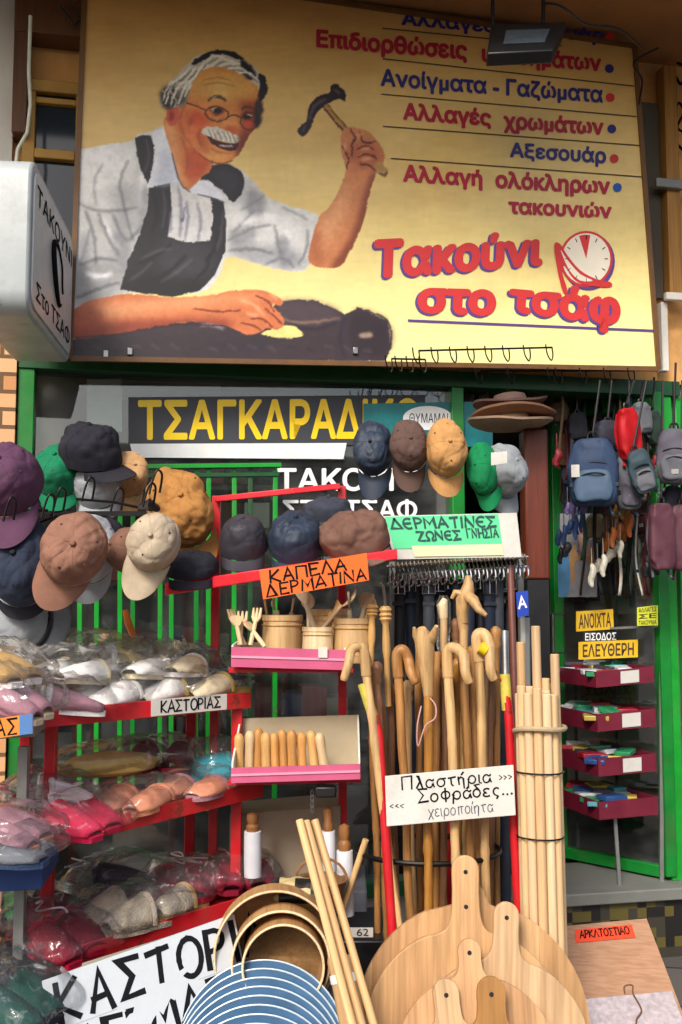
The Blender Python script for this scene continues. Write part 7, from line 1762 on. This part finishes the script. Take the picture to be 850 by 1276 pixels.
# cards on the door
m_ycard = mat('yellow_card', '#e0b41c', rough=.5, var=.1); m_ygcard = mat('lime_card', '#cbd52a', rough=.5, var=.1)
def card(label, pix, d, m, lines, mt=m_ink, w=.16, font=False):
    q = pq(pix, d); t = thing('hand_lettered_card', label, 'card sign', (q[2] + q[3]) / 2); panel(q, .003).build('card', m, t, world=True)
    n = len(lines)
    for i, s in enumerate(lines):
        qq = sub_quad(q, .07, 1 - (i + .88) / n, .93, 1 - (i + .14) / n)
        if font: print_text(s, qq, mt, t, bold=.03)
        else: marker_text(s, qq, mt, t, w=w, seed=50 + i)
    return t
card('yellow card with brown open sign lettering inside the door', [(718, 762), (764, 759), (765, 784), (718, 787)], 4.5, m_ycard, ['ΑΝΟΙΧΤΑ'], m_ink_brown, font=True)
card('black card with white capitals under the open sign', [(726, 787), (771, 786), (771, 799), (726, 800)], 4.5, m_black, ['ΕΙΣΟΔΟΣ'], m_white_letter, font=True)
card('yellow card with wide lettering under the black card', [(721, 800), (795, 797), (795, 819), (721, 822)], 4.48, m_ycard, ['ΕΛΕΥΘΕΡΗ'], m_ink_brown, font=True)
card('lime yellow card at the door post', [(794, 757), (820, 754), (820, 779), (794, 780)], 4.36, m_ygcard, ['ΑΛΛΑΓΕΣ', 'ΣΕ', 'ΤΑΚΟΥΝΙΑ'], m_ink_brown, font=True)
card('narrow yellow card seen past the rod bundle', [(703, 836), (733, 838), (733, 850), (703, 848)], 4.6, m_ycard, ['ΤΙΜΗ'], m_ink_brown, font=True)
card('dull yellow card between the upper pink trays', [(724, 855), (790, 852), (792, 880), (724, 883)], 4.8, mat('ochre_card', '#a8861c', rough=.5, var=.2), ['ΣΟΛΕΣ', 'ΠΑΤΟΙ'], m_ink_brown, font=True)
# stand with four pink trays
ds = thing('tray_stand', 'grey wire stand inside the door carrying four pink trays', 'stand', (P(770, 1090, 4.4).x, 4.45, zstep))
m_rtray = mat('raspberry_tray', '#701a30', rough=.42, var=.22, scale=9, dirt=.1)
zs_ = zstep
mb = MB(); mb.bar((P(823, 850, 4.36).x, 4.42, zs_), P(823, 742, 4.42), .016); mb.build('upright', m_grey_metal, ds, world=True)
mb = MB(); mb.bar((P(766, 850, 4.36).x, 4.36, zs_), P(766, 1015, 4.36), .014); mb.build('leg', m_grey_metal, ds, world=True); mb = MB(); mb.bar((P(716, 850, 4.75).x, 4.75, zs_), P(716, 830, 4.75), .014); mb.build('upright', m_grey_metal, ds, world=True)
mb = MB(); mb.bar(P(768, 742, 4.7), P(768, 1010, 4.7), .012); mb.build('upright', m_steel, ds, world=True)
mb = MB(); mb.bar(P(760, 783, 4.45), P(822, 780, 4.42), .01); mb.build('cross_bar', m_steel, ds, world=True)
pcols = ['#2e8a5a', '#c8ccd0', '#2f4f86', '#a32334', '#3a3a44', '#b8a04a', '#d8dadd', '#4a8f98']
tl_ = ['uppermost', 'second', 'third', 'lowest']
for i, (x0, x1, y0, y1, h) in enumerate(((743, 815, 857, 850, 18), (745, 817, 912, 905, 20), (746, 818, 968, 961, 20), (747, 820, 1022, 1015, 20))):
    a, b = P(x0, y0, 4.3), P(x1, y1, 4.34); k = Vector((-.13, .40, 0)); hh = S(h, 4.3); c = Vector((0, 0, hh))
    t = thing('pink_tray', '%s raspberry pink tray on the wire stand inside the door' % tl_[i], 'tray', (a + b) / 2)
    mb = MB(); mb.slab(a, b, k, .005); mb.build('base', m_rtray, t, world=True)
    mb = MB(); e = k.normalized() * .005
    mb.slab(a + Vector((0, 0, .005)), b + Vector((0, 0, .005)), e, hh); mb.build('front', m_rtray, t, world=True)
    for s in (a, b):
        mb = MB(); g = Vector((.005 if s is a else -.005, 0, 0)); s2 = s + Vector((0, 0, .005)) + e; mb.hexa([s2, s2 + g, s2 + k - e, s2 + k - e + g, s2 + c, s2 + c + g, s2 + k - e + c, s2 + k - e + c + g]); mb.build('side', m_rtray, t, world=True)
    lb = [a + (b - a) * .42 + Vector((0, -.004, hh * .95)), a + (b - a) * .74 + Vector((0, -.004, hh * .95)), a + (b - a) * .74 + Vector((0, -.004, hh * .12)), a + (b - a) * .42 + Vector((0, -.004, hh * .12))]
    if i < 3: panel(lb, .001).build('price_label', m_white_card, t, world=True)
    for j in range(13):
        u = .08 + .84 * ((j * .37) % 1); v = .12 + .13 * j % .8; p = a + (b - a) * u + k * (.12 + .8 * (j / 13)); w = random.uniform(.05, .11)
        mb = MB(); mb.box((p.x, p.y, p.z + hh * (.55 + .35 * random.random()) + .012), (w, .08, .022), Matrix.Rotation(R(random.uniform(-40, 40)), 3, 'Z') @ Matrix.Rotation(R(random.uniform(-15, 15)), 3, 'X'))
        cc = pcols[(j * 3 + i * 5) % 8]
        pko = place(mb, 'small_packet', mat('packet_' + cc[1:], cc, rough=.3, var=.3, scale=30), 'small packet lying in the %s raspberry tray' % tl_[i], 'packet', 'packets in the %s raspberry tray' % tl_[i], bevel=.004)

for i, (x, y, w, h, d, c, l) in enumerate(((700, 512, 22, 26, 4.5, '#5a4636', 'small brown purse hanging under the door lintel'), (722, 530, 24, 34, 4.45, '#2e3038', 'black pouch hanging beside the small brown purse'), (716, 585, 26, 44, 4.6, '#3c4a60', 'slate bag partly behind the navy backpack'), (770, 560, 26, 50, 4.5, '#33343c', 'black bag between the navy backpack and the red bag'), (802, 520, 26, 40, 4.3, '#6a6d74', 'light grey pouch above the dark teal bag'), (818, 532, 24, 44, 4.35, '#2f4038', 'dark green pouch beside the grey backpack'), (800, 640, 26, 50, 4.5, '#4a2c2c', 'brown leather bag below the dark teal bag'), (772, 612, 20, 40, 4.55, '#70202c', 'small red purse beside the grey satchel'), (740, 655, 20, 30, 4.5, '#8a7a5c', 'beige purse under the navy backpack'), (838, 625, 30, 40, 4.2, '#3a3c46', 'dark pouch over the maroon handbags'))):
    backpack(l, x, y, w, h, d, cloth('sack_' + c[1:], c), cloth('sack_' + c[1:], c), random.uniform(-25, 25), pocket=i in (2, 3, 6), name='hanging_bag', cat='bag', strapto=(x + random.uniform(-4, 4), 476), roll=random.uniform(-8, 8))
for i in range(16):
    x = 580 + i * 6.6; d = 4.35 + .05 * (i % 4); a = P(x, 474 + (i % 3), d); L = S(random.uniform(20, 48), d); w = random.uniform(.012, .03); c = ['#3b342e', '#6a5846', '#23242a', '#8a7c68', '#4a3028'][i % 5]
    mb = MB(); mb.grid(lambda u, v: Vector((a.x + (u - .5) * w, a.y + .015 * math.sin(v * 4 + i), a.z - L * v)), 3, 8)
    place(mb, 'hanging_strap', cloth('strap_' + c[1:], c, rough=.6), 'short strap hanging under the lintel above the hat stack', 'strap', 'short straps under the lintel', solid=.004)

for i in range(44):                         # key fobs, laces and small leather goods in the doorway
    x = 694 + 128 * ((i * .618034) % 1); y0 = 560 + 150 * ((i * .754878) % 1); d = 4.28 + .04 * (i % 5); a = P(x, y0, d)
    c = ['#8a2430', '#d0cbbb', '#27467a', '#b08038', '#3a6a4e', '#1d1d22', '#c26a2a', '#7b6aa0'][i % 8]; r = random.uniform(.009, .017); L = random.uniform(.05, .11)
    mb = MB(); mb.tube([a + Vector((0, 0, .07)), a], .0018, n=5); mb.tube(smooth([a, a + Vector((r * .4, -.004, -L * .3)), a + Vector((-r * .3, .004, -L * .7)), a + Vector((0, 0, -L))], 4), [r * k for k in (.4, .7, .9, 1, 1.05, 1.1, 1.05, 1.1, 1, .9, .8, .7, .4)], n=8)
    place(mb, 'key_fob', mat('fob_' + c[1:], c, rough=.5, var=.35, scale=60), 'small leather fob hanging among the doorway straps', 'key fob', 'fobs hanging in the doorway')
